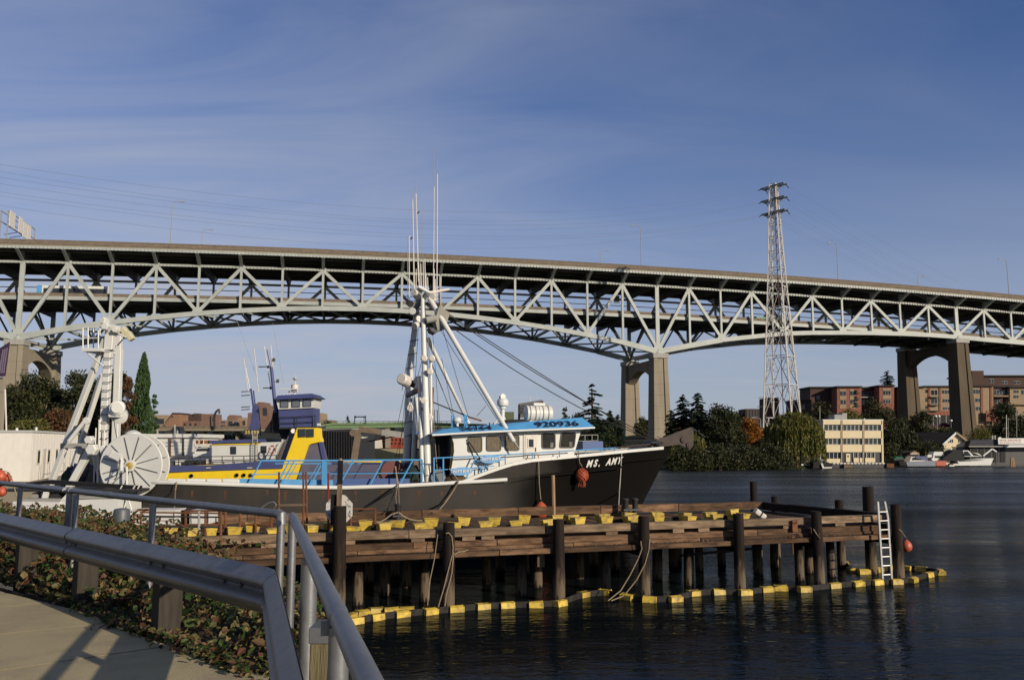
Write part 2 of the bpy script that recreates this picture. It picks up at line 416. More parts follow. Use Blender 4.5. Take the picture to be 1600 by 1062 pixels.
M_galv = mat('galvanised_steel', (0.26, 0.265, 0.27), 0.45, metal=0.6, var=0.17, scale=14, dirt=(0.22, 0.22, 0.22), dirt_lo=0.45, dirt_hi=0.7, dscale=3, bump=0.04, bscale=60)
M_skirt = mat('boom_skirt', (0.03, 0.027, 0.024), 0.8, var=0.5, scale=6)
M_galvb = mat('guardrail_steel', (0.21, 0.21, 0.215), 0.42, metal=0.7, var=0.2, scale=5, stretch=(0.6, 2, 2), dirt=(0.30, 0.29, 0.28), dirt_lo=0.6, dirt_hi=0.75, dscale=9, dstretch=(3, 0.4, 0.4), bump=0.05, bscale=40)
M_alu = mat('aluminium', (0.62, 0.61, 0.58), 0.4, metal=0.5, var=0.08)
M_timber = mat('dock_timber', (0.145, 0.085, 0.048), 0.9, var=0.55, scale=3.0, stretch=(0.35, 3.5, 3.5), objvar=0.5, dirt=(0.04, 0.022, 0.014), dirt_lo=0.45, dirt_hi=0.68, dscale=3.0, dstretch=(0.5, 2, 2), bump=0.5, bscale=18)
M_timberg = mat('grey_dock_timber', (0.235, 0.165, 0.105), 0.9, var=0.5, scale=3.0, stretch=(0.35, 3.5, 3.5), objvar=0.25, dirt=(0.075, 0.048, 0.03), dirt_lo=0.46, dirt_hi=0.7, dscale=3.0, dstretch=(0.5, 2, 2), bump=0.5, bscale=18)
M_pile = mat('creosoted_pile', (0.016, 0.010, 0.007), 0.85, var=0.4, scale=2.5, stretch=(0.4, 4, 4), dirt=(0.13, 0.085, 0.05), dirt_lo=0.58, dirt_hi=0.8, dscale=2.5, dstretch=(0.3, 3, 3), bump=0.6, bscale=14)
M_postd = mat('shaded_guardrail_post', (0.05, 0.042, 0.032), 0.9, var=0.35, scale=4, stretch=(6, 6, 0.6), bump=0.4, bscale=20)  # shade on the posts put into a darker wood colour
def pilemat():
    m = mat('weathered_pile', (0.016, 0.0105, 0.0075), 0.85, var=0.4, scale=2.5, stretch=(4, 4, 0.4), dirt=(0.085, 0.055, 0.032), dirt_lo=0.55, dirt_hi=0.78, dscale=2.5, dstretch=(4, 4, 0.3), bump=0.6, bscale=14)
    t = m.node_tree; b = t.nodes['Principled BSDF']; src = b.inputs['Base Color'].links[0].from_socket
    tc = N(t, 'ShaderNodeTexCoord'); sp = N(t, 'ShaderNodeSeparateXYZ'); t.links.new(tc.outputs['Object'], sp.inputs[0])
    nz = N(t, 'ShaderNodeTexNoise'); nz.inputs['Scale'].default_value = 5; nz.inputs['Detail'].default_value = 6
    mp = N(t, 'ShaderNodeMapping'); mp.inputs['Scale'].default_value = (2.5, 2.5, .5); t.links.new(tc.outputs['Object'], mp.inputs[0]); t.links.new(mp.outputs[0], nz.inputs['Vector'])
    ad = N(t, 'ShaderNodeMath', operation='MULTIPLY_ADD'); ad.inputs[1].default_value = 1.3; t.links.new(nz.outputs['Fac'], ad.inputs[0]); t.links.new(sp.outputs['Z'], ad.inputs[2])
    r = N(t, 'ShaderNodeValToRGB'); e = r.color_ramp.elements
    while len(e) < 4: e.new(.5)
    for k, (p, v) in enumerate(((.34, 0), (.40, .75), (.58, .65), (.82, 0))): e[k].position = p; e[k].color = (v, v, v, 1)
    hf = N(t, 'ShaderNodeMath', operation='MULTIPLY'); hf.inputs[1].default_value = .5; t.links.new(ad.outputs[0], hf.inputs[0]); t.links.new(hf.outputs[0], r.inputs[0])
    mx = N(t, 'ShaderNodeMix', data_type='RGBA'); t.links.new(r.outputs[0], mx.inputs[0]); t.links.new(src, mx.inputs[6]); mx.inputs[7].default_value = (0.14, 0.105, 0.07, 1); t.links.new(mx.outputs[2], b.inputs['Base Color'])
    return m
M_pilew = pilemat()
M_post = mat('treated_wood_post', (0.17, 0.14, 0.075), 0.85, var=0.35, scale=4, stretch=(6, 6, 0.6), dirt=(0.10, 0.085, 0.05), dirt_lo=0.5, dirt_hi=0.62, dscale=7, dstretch=(4, 4, 0.25), bump=0.5, bscale=20)
M_plank = mat('pale_wood', (0.34, 0.215, 0.12), 0.85, var=0.25, scale=4, stretch=(0.5, 4, 4))
M_orange = mat('orange_buoy', (0.45, 0.085, 0.035), 0.5, var=0.25, scale=5)
M_rope = mat('rope', (0.30, 0.235, 0.155), 0.9, var=0.2, scale=20)
M_roped = mat('dark_wire_rope', (0.03, 0.028, 0.026), 0.7)
M_grey = mat('grey_plastic', (0.085, 0.095, 0.10), 0.5, var=0.1)
M_ltgrey = mat('light_grey_paint', (0.34, 0.33, 0.30), 0.6, var=0.12)
M_cream = mat('cream_stucco', (0.78, 0.65, 0.42), 0.8, var=0.06, scale=0.8, dirt=(0.40, 0.31, 0.2), dirt_lo=0.6, dirt_hi=0.9, dscale=0.7, dstretch=(1, 1, 0.3))
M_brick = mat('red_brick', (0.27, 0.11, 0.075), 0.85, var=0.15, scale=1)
M_tan = mat('tan_brick', (0.34, 0.25, 0.155), 0.85, var=0.1, scale=1)
M_roof = mat('dark_roofing', (0.03, 0.028, 0.027), 0.85, var=0.2, scale=2)
M_greenp = mat('green_bridge_paint', (0.19, 0.29, 0.15), 0.6, var=0.15, scale=0.5)
M_glass = glassmat('window_glass')
M_glassc = glassmat('clear_glass', rough=0.03, clear=0.72)
M_curtain = mat('window_curtain', (0.55, 0.45, 0.33), 0.9, var=0.2, scale=6)
M_lamp = mat('white_globe', (0.8, 0.78, 0.72), 0.3, var=0.02)
M_trunk = mat('bark', (0.07, 0.05, 0.035), 0.9, var=0.3, scale=3, stretch=(1, 1, 0.3))
M_soil = mat('soil', (0.055, 0.04, 0.027), 0.95, var=0.4, scale=3, bump=0.5)
L_dark = leafmat('dark_tree_leaves', [(0.012, 0.018, 0.007), (0.022, 0.03, 0.009), (0.036, 0.042, 0.013), (0.05, 0.042, 0.015)], 0.15)
L_fir = leafmat('conifer_needles', [(0.012, 0.025, 0.014), (0.02, 0.036, 0.018), (0.03, 0.045, 0.02)], 0.1)
L_cyp = leafmat('cypress_leaves', [(0.025, 0.05, 0.02), (0.04, 0.075, 0.025), (0.055, 0.09, 0.03)], 0.15)
L_wil = leafmat('willow_leaves', [(0.05, 0.065, 0.015), (0.085, 0.095, 0.02), (0.13, 0.12, 0.025), (0.16, 0.12, 0.03)], 0.3)
L_org = leafmat('autumn_leaves', [(0.16, 0.06, 0.012), (0.26, 0.10, 0.014), (0.33, 0.15, 0.02)], 0.3)
L_red = leafmat('reddish_leaves', [(0.05, 0.045, 0.018), (0.1, 0.05, 0.022), (0.13, 0.055, 0.025)], 0.25)
L_ivy = leafmat('bramble_leaves', [(0.012, 0.026, 0.007), (0.022, 0.045, 0.010), (0.04, 0.07, 0.014), (0.055, 0.07, 0.018), (0.10, 0.09, 0.03), (0.20, 0.15, 0.06), (0.11, 0.06, 0.03), (0.085, 0.035, 0.018), (0.05, 0.035, 0.02)], 0.25)
# ================================================================ SETTING
def watermat():
    m = bpy.data.materials.new('lake_water'); m.use_nodes = True; t = m.node_tree; b = t.nodes['Principled BSDF']
    b.inputs['Base Color'].default_value = (0.006, 0.009, 0.010, 1); b.inputs['Roughness'].default_value = 0.03
    b.inputs['IOR'].default_value = 1.33
    tc = N(t, 'ShaderNodeTexCoord')
    # calmer water in the lee of the dock and bank, ruffled water out on the lake
    sy_ = N(t, 'ShaderNodeSeparateXYZ'); t.links.new(tc.outputs['Object'], sy_.inputs[0])
    lee = N(t, 'ShaderNodeMapRange'); lee.interpolation_type = 'SMOOTHSTEP'; lee.inputs['From Min'].default_value = 18; lee.inputs['From Max'].default_value = 70; lee.inputs['To Min'].default_value = 0.34; lee.inputs['To Max'].default_value = 1.0
    t.links.new(sy_.outputs['Y'], lee.inputs[0])
    def wave(sx, sy, rot, scale, detail, amp, prev=None, dist=1.0):
        mp = N(t, 'ShaderNodeMapping'); mp.inputs['Scale'].default_value = (sx, sy, 1); mp.inputs['Rotation'].default_value = (0, 0, R(rot))
        t.links.new(tc.outputs['Object'], mp.inputs[0])
        nz = N(t, 'ShaderNodeTexNoise'); nz.inputs['Scale'].default_value = scale; nz.inputs['Detail'].default_value = detail; nz.inputs['Distortion'].default_value = 0.6
        t.links.new(mp.outputs[0], nz.inputs['Vector'])
        bp = N(t, 'ShaderNodeBump'); bp.inputs['Strength'].default_value = 1.0; bp.inputs['Distance'].default_value = amp
        t.links.new(nz.outputs['Fac'], bp.inputs['Height'])
        t.links.new(lee.outputs[0], bp.inputs['Strength'])
        if prev is not None: t.links.new(prev.outputs[0], bp.inputs['Normal'])
        return bp
    p = wave(1, 2.6, 8, 0.11, 2, 0.34)
    p = wave(1, 1.9, 14, 0.45, 2, 0.06, p)
    p = wave(1, 2.4, -9, 1.6, 2, 0.05, p)
    p = wave(1, 2.2, 5, 5.0, 3, 0.019, p)
    # dark body with a mirror layer weakened as through a polarising filter
    df = N(t, 'ShaderNodeBsdfDiffuse'); df.inputs[0].default_value = (0.004, 0.006, 0.007, 1)
    gl = N(t, 'ShaderNodeBsdfGlossy'); gl.inputs['Roughness'].default_value = 0.03; gl.inputs[0].default_value = (0.92, 0.97, 1.0, 1)
    # the open lake is ruffled by wind, the water in the lee of the dock is smoother
    sx = N(t, 'ShaderNodeSeparateXYZ'); t.links.new(tc.outputs['Object'], sx.inputs[0])
    ro = N(t, 'ShaderNodeMapRange'); ro.interpolation_type = 'SMOOTHSTEP'; ro.inputs['From Min'].default_value = 22; ro.inputs['From Max'].default_value = 85; ro.inputs['To Min'].default_value = 0.03; ro.inputs['To Max'].default_value = 0.24
    t.links.new(sx.outputs['Y'], ro.inputs[0]); t.links.new(ro.outputs[0], gl.inputs['Roughness'])
    fr = N(t, 'ShaderNodeFresnel'); fr.inputs[0].default_value = 1.33
    mu = N(t, 'ShaderNodeMath', operation='MULTIPLY'); mu.inputs[1].default_value = 0.42
    gust = N(t, 'ShaderNodeTexNoise'); gust.inputs['Scale'].default_value = 1.0; gust.inputs['Detail'].default_value = 5
    gm = N(t, 'ShaderNodeMapping'); gm.inputs['Scale'].default_value = (.022, .15, 1); gm.inputs['Rotation'].default_value = (0, 0, R(6)); t.links.new(tc.outputs['Object'], gm.inputs[0]); t.links.new(gm.outputs[0], gust.inputs['Vector'])
    gr = N(t, 'ShaderNodeMapRange'); gr.inputs['From Min'].default_value = .35; gr.inputs['From Max'].default_value = .65; gr.inputs['To Min'].default_value = .30; gr.inputs['To Max'].default_value = .58
    t.links.new(gust.outputs['Fac'], gr.inputs[0]); t.links.new(gr.outputs[0], mu.inputs[1])
    ms = N(t, 'ShaderNodeMixShader')
    t.links.new(p.outputs[0], gl.inputs['Normal']); t.links.new(p.outputs[0], fr.inputs['Normal'])
    t.links.new(fr.outputs[0], mu.inputs[0]); t.links.new(mu.outputs[0], ms.inputs[0]); t.links.new(df.outputs[0], ms.inputs[1]); t.links.new(gl.outputs[0], ms.inputs[2])
    t.links.new(ms.outputs[0], t.nodes['Material Output'].inputs[0])
    return m
M_water = watermat()
w = MB()
w.quad((-3000, -400, 0), (3000, -400, 0), (3000, 4000, 0), (-3000, 4000, 0))
w.build('water', M_water, kind='structure')

def smooth(a, b, x):
    t = max(0.0, min(1.0, (x - a) / (b - a))); return t * t * (3 - 2 * t)
def shore(X):
    s = 88 + (250 - 88) * smooth(-50, -34, X)
    s = s - (s - 138) * smooth(12, 26, X)
    if X > 26: s += (X - 26) * 0.5 * (1 - smooth(90, 140, X)) + smooth(90, 140, X) * 33
    return s
def land_z(X, Y):
    d = Y - shore(X)
    z = -2.5 + smooth(-6, 4, d) * 3.7
    if d > 4:
        hill = smooth(0, 60, X)
        z += hill * (smooth(30, 130, d) * 8.0 + smooth(150, 400, d) * 10)
        z += (1 - hill) * (smooth(10, 60, d) * 1.5 + smooth(160, 600, d) * 14)
        z += 0.25 * noise.noise(Vector((X * 0.05, Y * 0.05, 0)))
    return z
M_land = mat('ground_cover', (0.025, 0.03, 0.013), 0.95, var=0.4, scale=0.15, dirt=(0.045, 0.04, 0.028), dirt_lo=0.5, dirt_hi=0.65, dscale=0.06)
rows = []
for j in range(110):
    Y = 70 + j * 6 + (max(0, j - 60) ** 2) * 0.6
    rows.append([V(X, Y, land_z(X, Y)) for X in [-900 + 90 * k for k in range(7)] + [-330 + 6 * k for k in range(120)] + [400 + 90 * k for k in range(8)]])
w = MB(); w.grid(rows)
w.build('far_shore_ground', M_land, kind='structure', smooth=True)

# ---- foreground pavement
SWZ = 3.2
edge_px = [(0, 923), (84, 944), (140, 958), (216, 991), (281, 1012), (365, 1040), (421, 1057)]
edge = [onz(x, y, SWZ) for x, y in edge_px]
GC = onz(430, 893, 3.93); GC.z = 0           # guardrail corner (plan)
GL = onz(0, 803, 3.93); GL.z = 0
GR = onz(470, 1062, 3.93); GR.z = 0
HCn = onz(440, 803, 4.2); HL = onz(0, 754, 4.2)
HR = onz(529, 962, 4.2); HR0 = onz(457, 806, 4.2); HR0.z = 0
for q in (HCn, HL, HR): q.z = 0
dL = (GL - GC).normalized(); dR = (GR - GC).normalized()
M_walk = mat('broomed_concrete', (0.345, 0.285, 0.165), 0.9, k=1.0, var=0.15, scale=1.2, stretch=(1, 1, 1), dirt=(0.25, 0.21, 0.135), dirt_lo=0.45, dirt_hi=0.75, dscale=2.6, bump=0.35, bscale=90)
e0 = edge[0] + (edge[0] - edge[1]).normalized() * 9
rim = [e0] + edge + [GC + dR * 0.4 + V(-0.12, 0, SWZ), GC + dR * 12 + V(-0.10, 0, SWZ)]
for p in rim: p.z = SWZ
outer = rim + [V(-3, -9, SWZ), V(-16, -6, SWZ), V(-22, 8, SWZ)]
# the pavement is cast in bays with tooled joints
cxr = dL; cyr = V(-dL.y, dL.x, 0)
w = MB(); w.prism([V(p.x, p.y, SWZ - 0.25) for p in outer], (0, 0, 0.25))
walk = w.build('pavement', M_walk, kind='structure')
M_joint = mat('joint_filler', (0.26, 0.22, 0.14), 0.95)
jn = 0
for k, (a, b_) in enumerate([((0, 948), (90, 938)), ((0, 990), (160, 973)), ((0, 1046), (196, 1018))]):
    p0 = onz(*a, SWZ + .003); p1 = onz(*b_, SWZ + .003); d = (p1 - p0).normalized()
    w = MB(); w.beam(p0 - d * 4, p1 + d * 0.3, 0.006, 0.004); w.build('tooled_joint', M_joint, walk)
# ragged edging board between pavement and planting
w = MB()
for a, b_ in zip(rim[:-2], rim[1:-1]):
    d = (b_ - a).normalized(); n = V(-d.y, d.x, 0)
    if n.y < 0: n = -n
    w.beam(a + n * 0.05 + V(0, 0, -0.07), b_ + n * 0.05 + V(0, 0, -0.07), 0.05, 0.16)
w.build('edging_board', M_pile, walk)

# ---- planted bank behind the guardrail
nL = V(-dL.y, dL.x, 0)
if nL.y < 0: nL = -nL
nR = V(-dR.y, dR.x, 0)
if nR.x < 0: nR = -nR
def bank_z(p):
    """height of the planted bank at plan point p"""
    dl = (p - GC).dot(nL); tl = (p - GC).dot(dL)
    z = SWZ - 0.02
    z += 0.16 * smooth(0.3, 1.6, dl) * smooth(3.5, 9.5, tl)
    z -= 1.0 * smooth(1.6, 4.0, dl) + 2.8 * smooth(3.2, 6.5, dl)
    dr = (p - GC).dot(nR)
    z -= 4.6 * smooth(0.5, 1.1, dr)
    z += 0.07 * noise.noise(Vector((p.x * 1.3, p.y * 1.3, 0)))
    return z
rows = []
for j in range(44):
    t = -3.2 + j * 0.42
    rows.append([(lambda q: V(q.x, q.y, bank_z(q)))(GC + dL * t + nL * (-0.05 + i * 0.28)) for i in range(36)])
bk = MB(); bk.grid(rows)
bk.build('planted_bank', M_soil, kind='structure', smooth=True)
# sheet-pile face holding the bank beside the water
w = MB()
q0 = GC + nR * 0.62 + dR * -1.2; q1 = GC + nR * 0.62 + dR * 14
w.beam(V(q0.x, q0.y, 1.0), V(q1.x, q1.y, 1.0), 0.2, 4.3)
w.build('bank_retaining_face', M_pile, kind='structure')
w = MB()
w.prism([(GC - dR * 1.2).to_3d() + V(0, 0, 3.0), (GC + nR * 0.6 - dR * 1.2) + V(0, 0, 3.0), (GC + nR * 0.6 + dR * 14) + V(0, 0, 3.0), (GC + dR * 14) + V(0, 0, 3.0)], (0, 0, 0.12))
w.build('verge', M_soil, kind='structure')

# ================================================================ THE BIG STEEL BRIDGE
BX, BY, BTH, BZ = -122.87, 205.216, 0.19879, 45.10967
BW = 24.5
BU = V(math.cos(BTH), math.sin(BTH), 0); BV = V(-math.sin(BTH), math.cos(BTH), 0)
def s_of(i): return 10.516 * i if 0 <= i <= 16 else (168.256 + 9.909 * (i - 16) if i > 16 else 9.909 * i)
def BP(s, w, z): return V(BX, BY, EYE + BZ + .02062 * s - .00012 * s * s + z) + BU * s + BV * w
_main = [-19.4, -17.2, -15.5, -14.0, -12.8, -11.8, -11.05, -10.65, -10.5]
_side = [-19.4, -17.2, -15.1, -13.65, -12.2, -11.4, -10.8, -10.3, -9.9, -9.65, -9.6]
def zb(i):
    if 0 <= i <= 16: return _main[i if i <= 8 else 16 - i]
    k = -i if i < 0 else i - 16
    return _side[k] if k <= 10 else -9.8
I0, I1 = -5, 36
bridge = thing('steel_bridge', 'long pale green double-deck steel truss bridge crossing the whole view', 'bridge', BP(0, 0, -20))
for w0, mm in ((0.0, M_steel), (BW, M_steel)):
    for i in range(I0, I1):
        a, b_ = s_of(i), s_of(i + 1)
        o = bar('top_chord', BP(a, w0, -0.25), BP(b_, w0, -0.25), 0.6, 0.6, mm, bridge)
        o = bar('bottom_chord', BP(a, w0, zb(i)), BP(b_, w0, zb(i + 1)), 0.9, 1.25 + 0.25 * (abs(i) < 2 or abs(i - 16) < 2), mm, bridge)
        pier = i in (0, 16, 26)
        bar('truss_vertical', BP(a, w0, zb(i) + .3), BP(a, w0, -0.3), 0.55, 1.1 if pier else 0.58, mm, bridge, up=BU)
        z0, z1 = (zb(i) + .4, -0.4) if i % 2 == 0 else (-0.4, zb(i + 1) + .4)
        bar('diagonal', BP(a, w0, z0), BP(b_, w0, z1), 0.6, 0.82, mm, bridge, up=BV.cross(BU))
        g = MB(); s_, z_ = a, (zb(i) if i % 2 == 0 else -0.3)
        k = (1.9 if pier else 1.45); h = (2.3 if pier else 1.7) * (1 if i % 2 == 0 else -1)
        sg = 1 if i % 2 == 0 else -1
        if i % 2: k *= .55; h *= .5
        for off in (-0.34, 0.34):
            P = [BP(s_ - k, w0 + off, z_ - sg * .55), BP(s_ + k, w0 + off, z_ - sg * .55), BP(s_ + k * .9, w0 + off, z_ + sg * .6), BP(s_ + .5, w0 + off, z_ + h), BP(s_ - .5, w0 + off, z_ + h), BP(s_ - k * .9, w0 + off, z_ + sg * .6)]
            g.prism(P, BV * 0.05)
        g.build('gusset_plate', mm, bridge)
for i in range(I0, I1 + 1):
    a = s_of(i)
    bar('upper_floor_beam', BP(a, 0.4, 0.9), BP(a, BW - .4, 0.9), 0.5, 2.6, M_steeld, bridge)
    for w0, sg in ((0, -1), (BW, 1)):                     # tapered brackets carrying the deck edges
        P = [BP(a - .22, w0, -0.1), BP(a - .22, w0, 2.2), BP(a - .22, w0 + sg * 5, 2.75), BP(a - .22, w0 + sg * 5, 2.15)]
        g = MB(); g.prism(P, BU * 0.44); g.beam(BP(a, w0 + sg * .2, -0.12), BP(a, w0 + sg * 5, 2.12), 0.8, 0.1); g.build('deck_bracket', M_steel, bridge)
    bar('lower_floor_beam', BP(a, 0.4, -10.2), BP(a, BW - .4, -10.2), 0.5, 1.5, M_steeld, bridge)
    bar('bottom_strut', BP(a, 0.4, zb(i)), BP(a, BW - .4, zb(i)), 0.5, 0.7, M_steel, bridge)
    if zb(i) < -12.5:                                     # sway frames under the lower deck
        bar('sway_brace', BP(a, 0.5, zb(i)), BP(a, BW / 2, -10.9), 0.35, 0.35, M_steeld, bridge)
        bar('sway_brace', BP(a, BW - .5, zb(i)), BP(a, BW / 2, -10.9), 0.35, 0.35, M_steeld, bridge)
    if i < I1:
        b_ = s_of(i + 1)
        bar('lateral_brace', BP(a, 0.4, zb(i)), BP(b_, BW - .4, zb(i + 1)), 0.4, 0.45, M_steel, bridge)
        bar('lateral_brace', BP(a, BW - .4, zb(i) - .02), BP(b_, .4, zb(i + 1) - .02), 0.4, 0.45, M_steel, bridge)
# decks, in lengths that follow the crest of the road
def deck_strip(name, wa, wb, za, zb_, m, z_in=0.0):
    g = MB(); n = 41
    ss = [s_of(I0) + (s_of(I1) - s_of(I0)) * k / n for k in range(n + 1)]
    for k in range(n):
        a, b_ = ss[k], ss[k + 1]
        g.hexa([BP(a, wa, za), BP(b_, wa, za), BP(b_, wb, za), BP(a, wb, za), BP(a, wa, zb_), BP(b_, wa, zb_), BP(b_, wb, zb_), BP(a, wb, zb_)])
    return g.build(name, m, bridge)
deck_strip('upper_deck', -5.1, BW + 5.1, 2.85, 3.2, M_conc)
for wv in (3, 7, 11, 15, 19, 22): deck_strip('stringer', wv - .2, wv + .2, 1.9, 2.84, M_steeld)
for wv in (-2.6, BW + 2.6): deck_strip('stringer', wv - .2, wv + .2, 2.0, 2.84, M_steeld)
deck_strip('edge_stringer', -5.05, -4.75, 2.15, 2.84, M_steel)
deck_strip('edge_stringer', BW + 4.75, BW + 5.05, 2.15, 2.84, M_steel)
g = MB(); st = s_of(I0)
while st < s_of(I1):                                      # closely spaced stiffeners along the lit edge beam
    g.box(BP(st, -5.12, 2.44), (0.12, 0.10, 0.5), Matrix.Rotation(BTH, 3, 'Z')); g.box(BP(st, -0.42, -0.3), (0.12, 0.08, 0.5), Matrix.Rotation(BTH, 3, 'Z')); st += 0.9
g.build('edge_stiffeners', M_steel, bridge, kind='stuff')
deck_strip('parapet', -5.25, -4.95, 3.2, 4.15, M_barrier)
deck_strip('parapet_coping', -5.32, -4.88, 4.152, 4.35, M_barrier)
deck_strip('parapet', BW + 4.95, BW + 5.25, 3.2, 4.3, M_barrier)
deck_strip('lower_deck', 0.9, BW - .9, -9.05, -8.7, M_conc)
deck_strip('lower_fascia', 0.75, 0.9, -9.65, -8.72, M_steel)
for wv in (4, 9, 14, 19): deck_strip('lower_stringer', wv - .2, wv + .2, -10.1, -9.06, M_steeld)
deck_strip('lower_barrier', 0.95, 1.25, -8.7, -7.85, M_barrier)
deck_strip('lower_barrier', BW - 1.25, BW - .95, -8.7, -7.85, M_barrier)
g = MB(); g.pipe([BP(s_of(i) , BW + 3.9, 0.0) + V(0, 0, -1.6) for i in range(I0, I1 + 1)], 0.12, 5); g.build('service_pipe', M_steeld, bridge)
for s_, w_ in ((s_of(18.9) - 10.5, 6.0),):
    pass

# ---- concrete piers: two fluted legs joined by an arched beam
def bridge_pier(i, label, ground, mc=None):
    mc = mc or M_conc
    s0 = s_of(i); root = thing('bridge_pier', label, 'pier', V(*BP(s0, BW / 2, 0).xy, ground), 'concrete piers of the steel bridge')
    top = zb(i) - 2.0; zt = BP(s0, 0, top).z
    for w0 in (0.0, BW):
        g = MB()
        for z0, z1, a0, a1 in ((ground - 2, zt, 2.75, 2.05),):
            P = []
            for z, a in ((z0, a0), (z1, a1)):
                c = V(*BP(s0, w0, 0).xy, z)
                prof = [(-1, -1), (-.45, -1), (-.38, -.86), (.38, -.86), (.45, -1), (1, -1), (1, 1), (-1, 1)]
                P += [c + BU * (x * a) + BV * (y * a) for x, y in prof]
            n = 8
            g.add(P, [tuple(range(n - 1, -1, -1)), tuple(range(n, 2 * n))] + [(k, (k + 1) % n, n + (k + 1) % n, n + k) for k in range(n)])
        g.build('pier_leg', mc, root)
        g = MB(); c = V(*BP(s0, w0, 0).xy, zt + 0.65); g.box(c, (4.6, 4.6, 1.3), Matrix.Rotation(BTH, 3, 'Z'))
        g.build('pier_cap', M_ltgrey, root)
        g = MB(); g.lathe([(1.3, 0), (0.8, .5), (0.5, 1.1)], V(*BP(s0, w0, 0).xy, zt + 1.3), n=10); g.build('bearing', M_steel, root)
    poly = []
    n = 14
    for k in range(n + 1):
        w_ = 1.6 + (BW - 3.2) * k / n; x = 2 * k / n - 1
        poly.append(V(*BP(s0 - 1.3, w_, 0).xy, zt - 2.7 - 3.6 * abs(x) ** 2.2))
    poly += [V(*BP(s0 - 1.3, BW - 1.6, 0).xy, zt - .2), V(*BP(s0 - 1.3, 1.6, 0).xy, zt - .2)]
    g = MB(); g.prism(poly, BU * 2.6); g.build('arch_beam', mc, root)
    return root
bridge_pier(0, 'concrete bridge pier with arched opening rising behind trees beside the white portal frame', 2)
bridge_pier(16, 'concrete bridge pier standing just behind the black bow of the fishing boat', 2)
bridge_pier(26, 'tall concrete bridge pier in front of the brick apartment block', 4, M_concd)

# ---- street lamps on the upper deck
def street_lamp(px, py, w_, label, h_arm=2.2, side=-1):
    # find s whose deck-edge point projects to px
    best = min((abs(800 + F_PX * q.x / (q.y * CP + (q.z - EYE) * SP) - px), s) for s, q in ((s * .5, BP(s * .5, w_, 4.2)) for s in range(-60, 720)))
    s_ = best[1]; base = BP(s_, w_, 4.2 if w_ < 0 else 3.2)
    top = onplane(px, py, math.tan(BTH), base.y - math.tan(BTH) * base.x)
    h = top.z - base.z
    t = thing('street_lamp', label, 'street lamp', base, 'street lamps along the bridge deck')
    g = MB(); g.tube(base, base + V(0, 0, h - 1), 0.13, 0.085, 6); g.build('pole', M_ltgrey, t)
    d = BU * side
    g = MB(); g.pipe([base + V(0, 0, h - 1)] + [base + V(0, 0, h - 1) + d * (h_arm * (1 - math.cos(k * R(15)))) * .55 + V(0, 0, 1.0 * math.sin(k * R(15))) for k in range(1, 7)] + [base + V(0, 0, h) + d * h_arm], 0.07, 5)
    g.build('arm', M_ltgrey, t)
    g = MB(); g.box(base + V(0, 0, h - .05) + d * (h_arm + .35), (0.8, 0.35, 0.22), Matrix.Rotation(BTH, 3, 'Z')); g.build('lamp_head', M_ltgrey, t)
street_lamp(267, 314, -4.6, 'slim tall street lamp on the bridge above the white portal frame', side=1)
street_lamp(1003, 353, -4.6, 'street lamp on the bridge above the black bow of the boat')
street_lamp(1309, 380, -4.6, 'street lamp on the bridge just beside the pylon and above the cream office')
street_lamp(1576, 405, -4.6, 'street lamp at the far end of the bridge near the frame edge')
street_lamp(313, 358, BW + 4.5, 'small street lamp on the far bridge parapet beyond the slim tall one', side=1)
street_lamp(939, 391, BW + 4.5, 'short street lamp on the far parapet beside the masts of the boat', side=1)
street_lamp(1436, 431, BW + 4.5, 'short street lamp on the far parapet between two tall ones', side=1)
# small dark sign on the parapet
q = BP(0, 0, 0)
def on_deck(px, w_, z):
    return min(((abs(800 + F_PX * q.x / (q.y * CP + (q.z - EYE) * SP) - px), s) for s, q in ((s * .25, BP(s * .25, w_, z)) for s in range(-120, 1400))))[1]
s_ = on_deck(1042, 3, 5); t = thing('road_sign', 'small dark wedge-shaped road sign seen edge on above the bridge parapet', 'road sign', BP(s_, 3, 3.2))
g = MB(); g.prism([BP(s_ - .9, 3, 4.9), BP(s_ + .9, 3, 4.9), BP(s_ + .9, 3, 6.3), BP(s_ - .2, 3, 5.9)], BV * .1); g.build('sign_panel', M_dark, t)
for d in (-.6, .6):
    bar('post', BP(s_ + d, 3, 3.2), BP(s_ + d, 3, 4.95), .1, .1, M_dark, t, tube=5)
s_ = on_deck(957, 12, -4); t = thing('traffic_signal_board', 'square dark lane signal board hanging between the bridge decks', 'signal', BP(s_, 8, -3))
g = MB(); g.box(BP(s_, 8, -3.3), (1.6, .3, 2.2), Matrix.Rotation(BTH, 3, 'Z')); g.build('signal_panel', M_dark, t)
bar('hanger', BP(s_, 8, -2.3), BP(s_, 8, -.3), .15, .15, M_dark, t)
# overhead sign gantry seen from the back
s_ = on_deck(28, 8, 5); t = thing('sign_gantry', 'overhead highway sign gantry seen from behind on the bridge deck', 'sign gantry', BP(s_, 8, 3.2))
for w_ in (-4.2, 14):
    for d in (0, 1.6): bar('gantry_post', BP(s_ + d, w_, 3.2), BP(s_ + d, w_, 11.8), .22, .22, M_ltgrey, t)
for z in (9.0, 11.6):
    for d in (0, 1.6): bar('gantry_beam', BP(s_ + d, -4.6, z), BP(s_ + d, 14.4, z), .2, .2, M_ltgrey, t)
for w_ in (-3.4, 2, 5, 8): 
    g = MB(); g.box(BP(s_ + 1.9, w_ + 1.1, 9.9 - (.5 if w_ > 4 else 0)), (0.15, 2.4 if w_ > 0 else 3.4, 4.0), Matrix.Rotation(BTH, 3, 'Z')); 
    for k in range(4): g.box(BP(s_ + 1.78, w_ + .2 + k * .6, 9.9 - (.5 if w_ > 4 else 0)), (0.12, .12, 3.9), Matrix.Rotation(BTH, 3, 'Z'))
    g.build('sign_panel', M_whited, t)
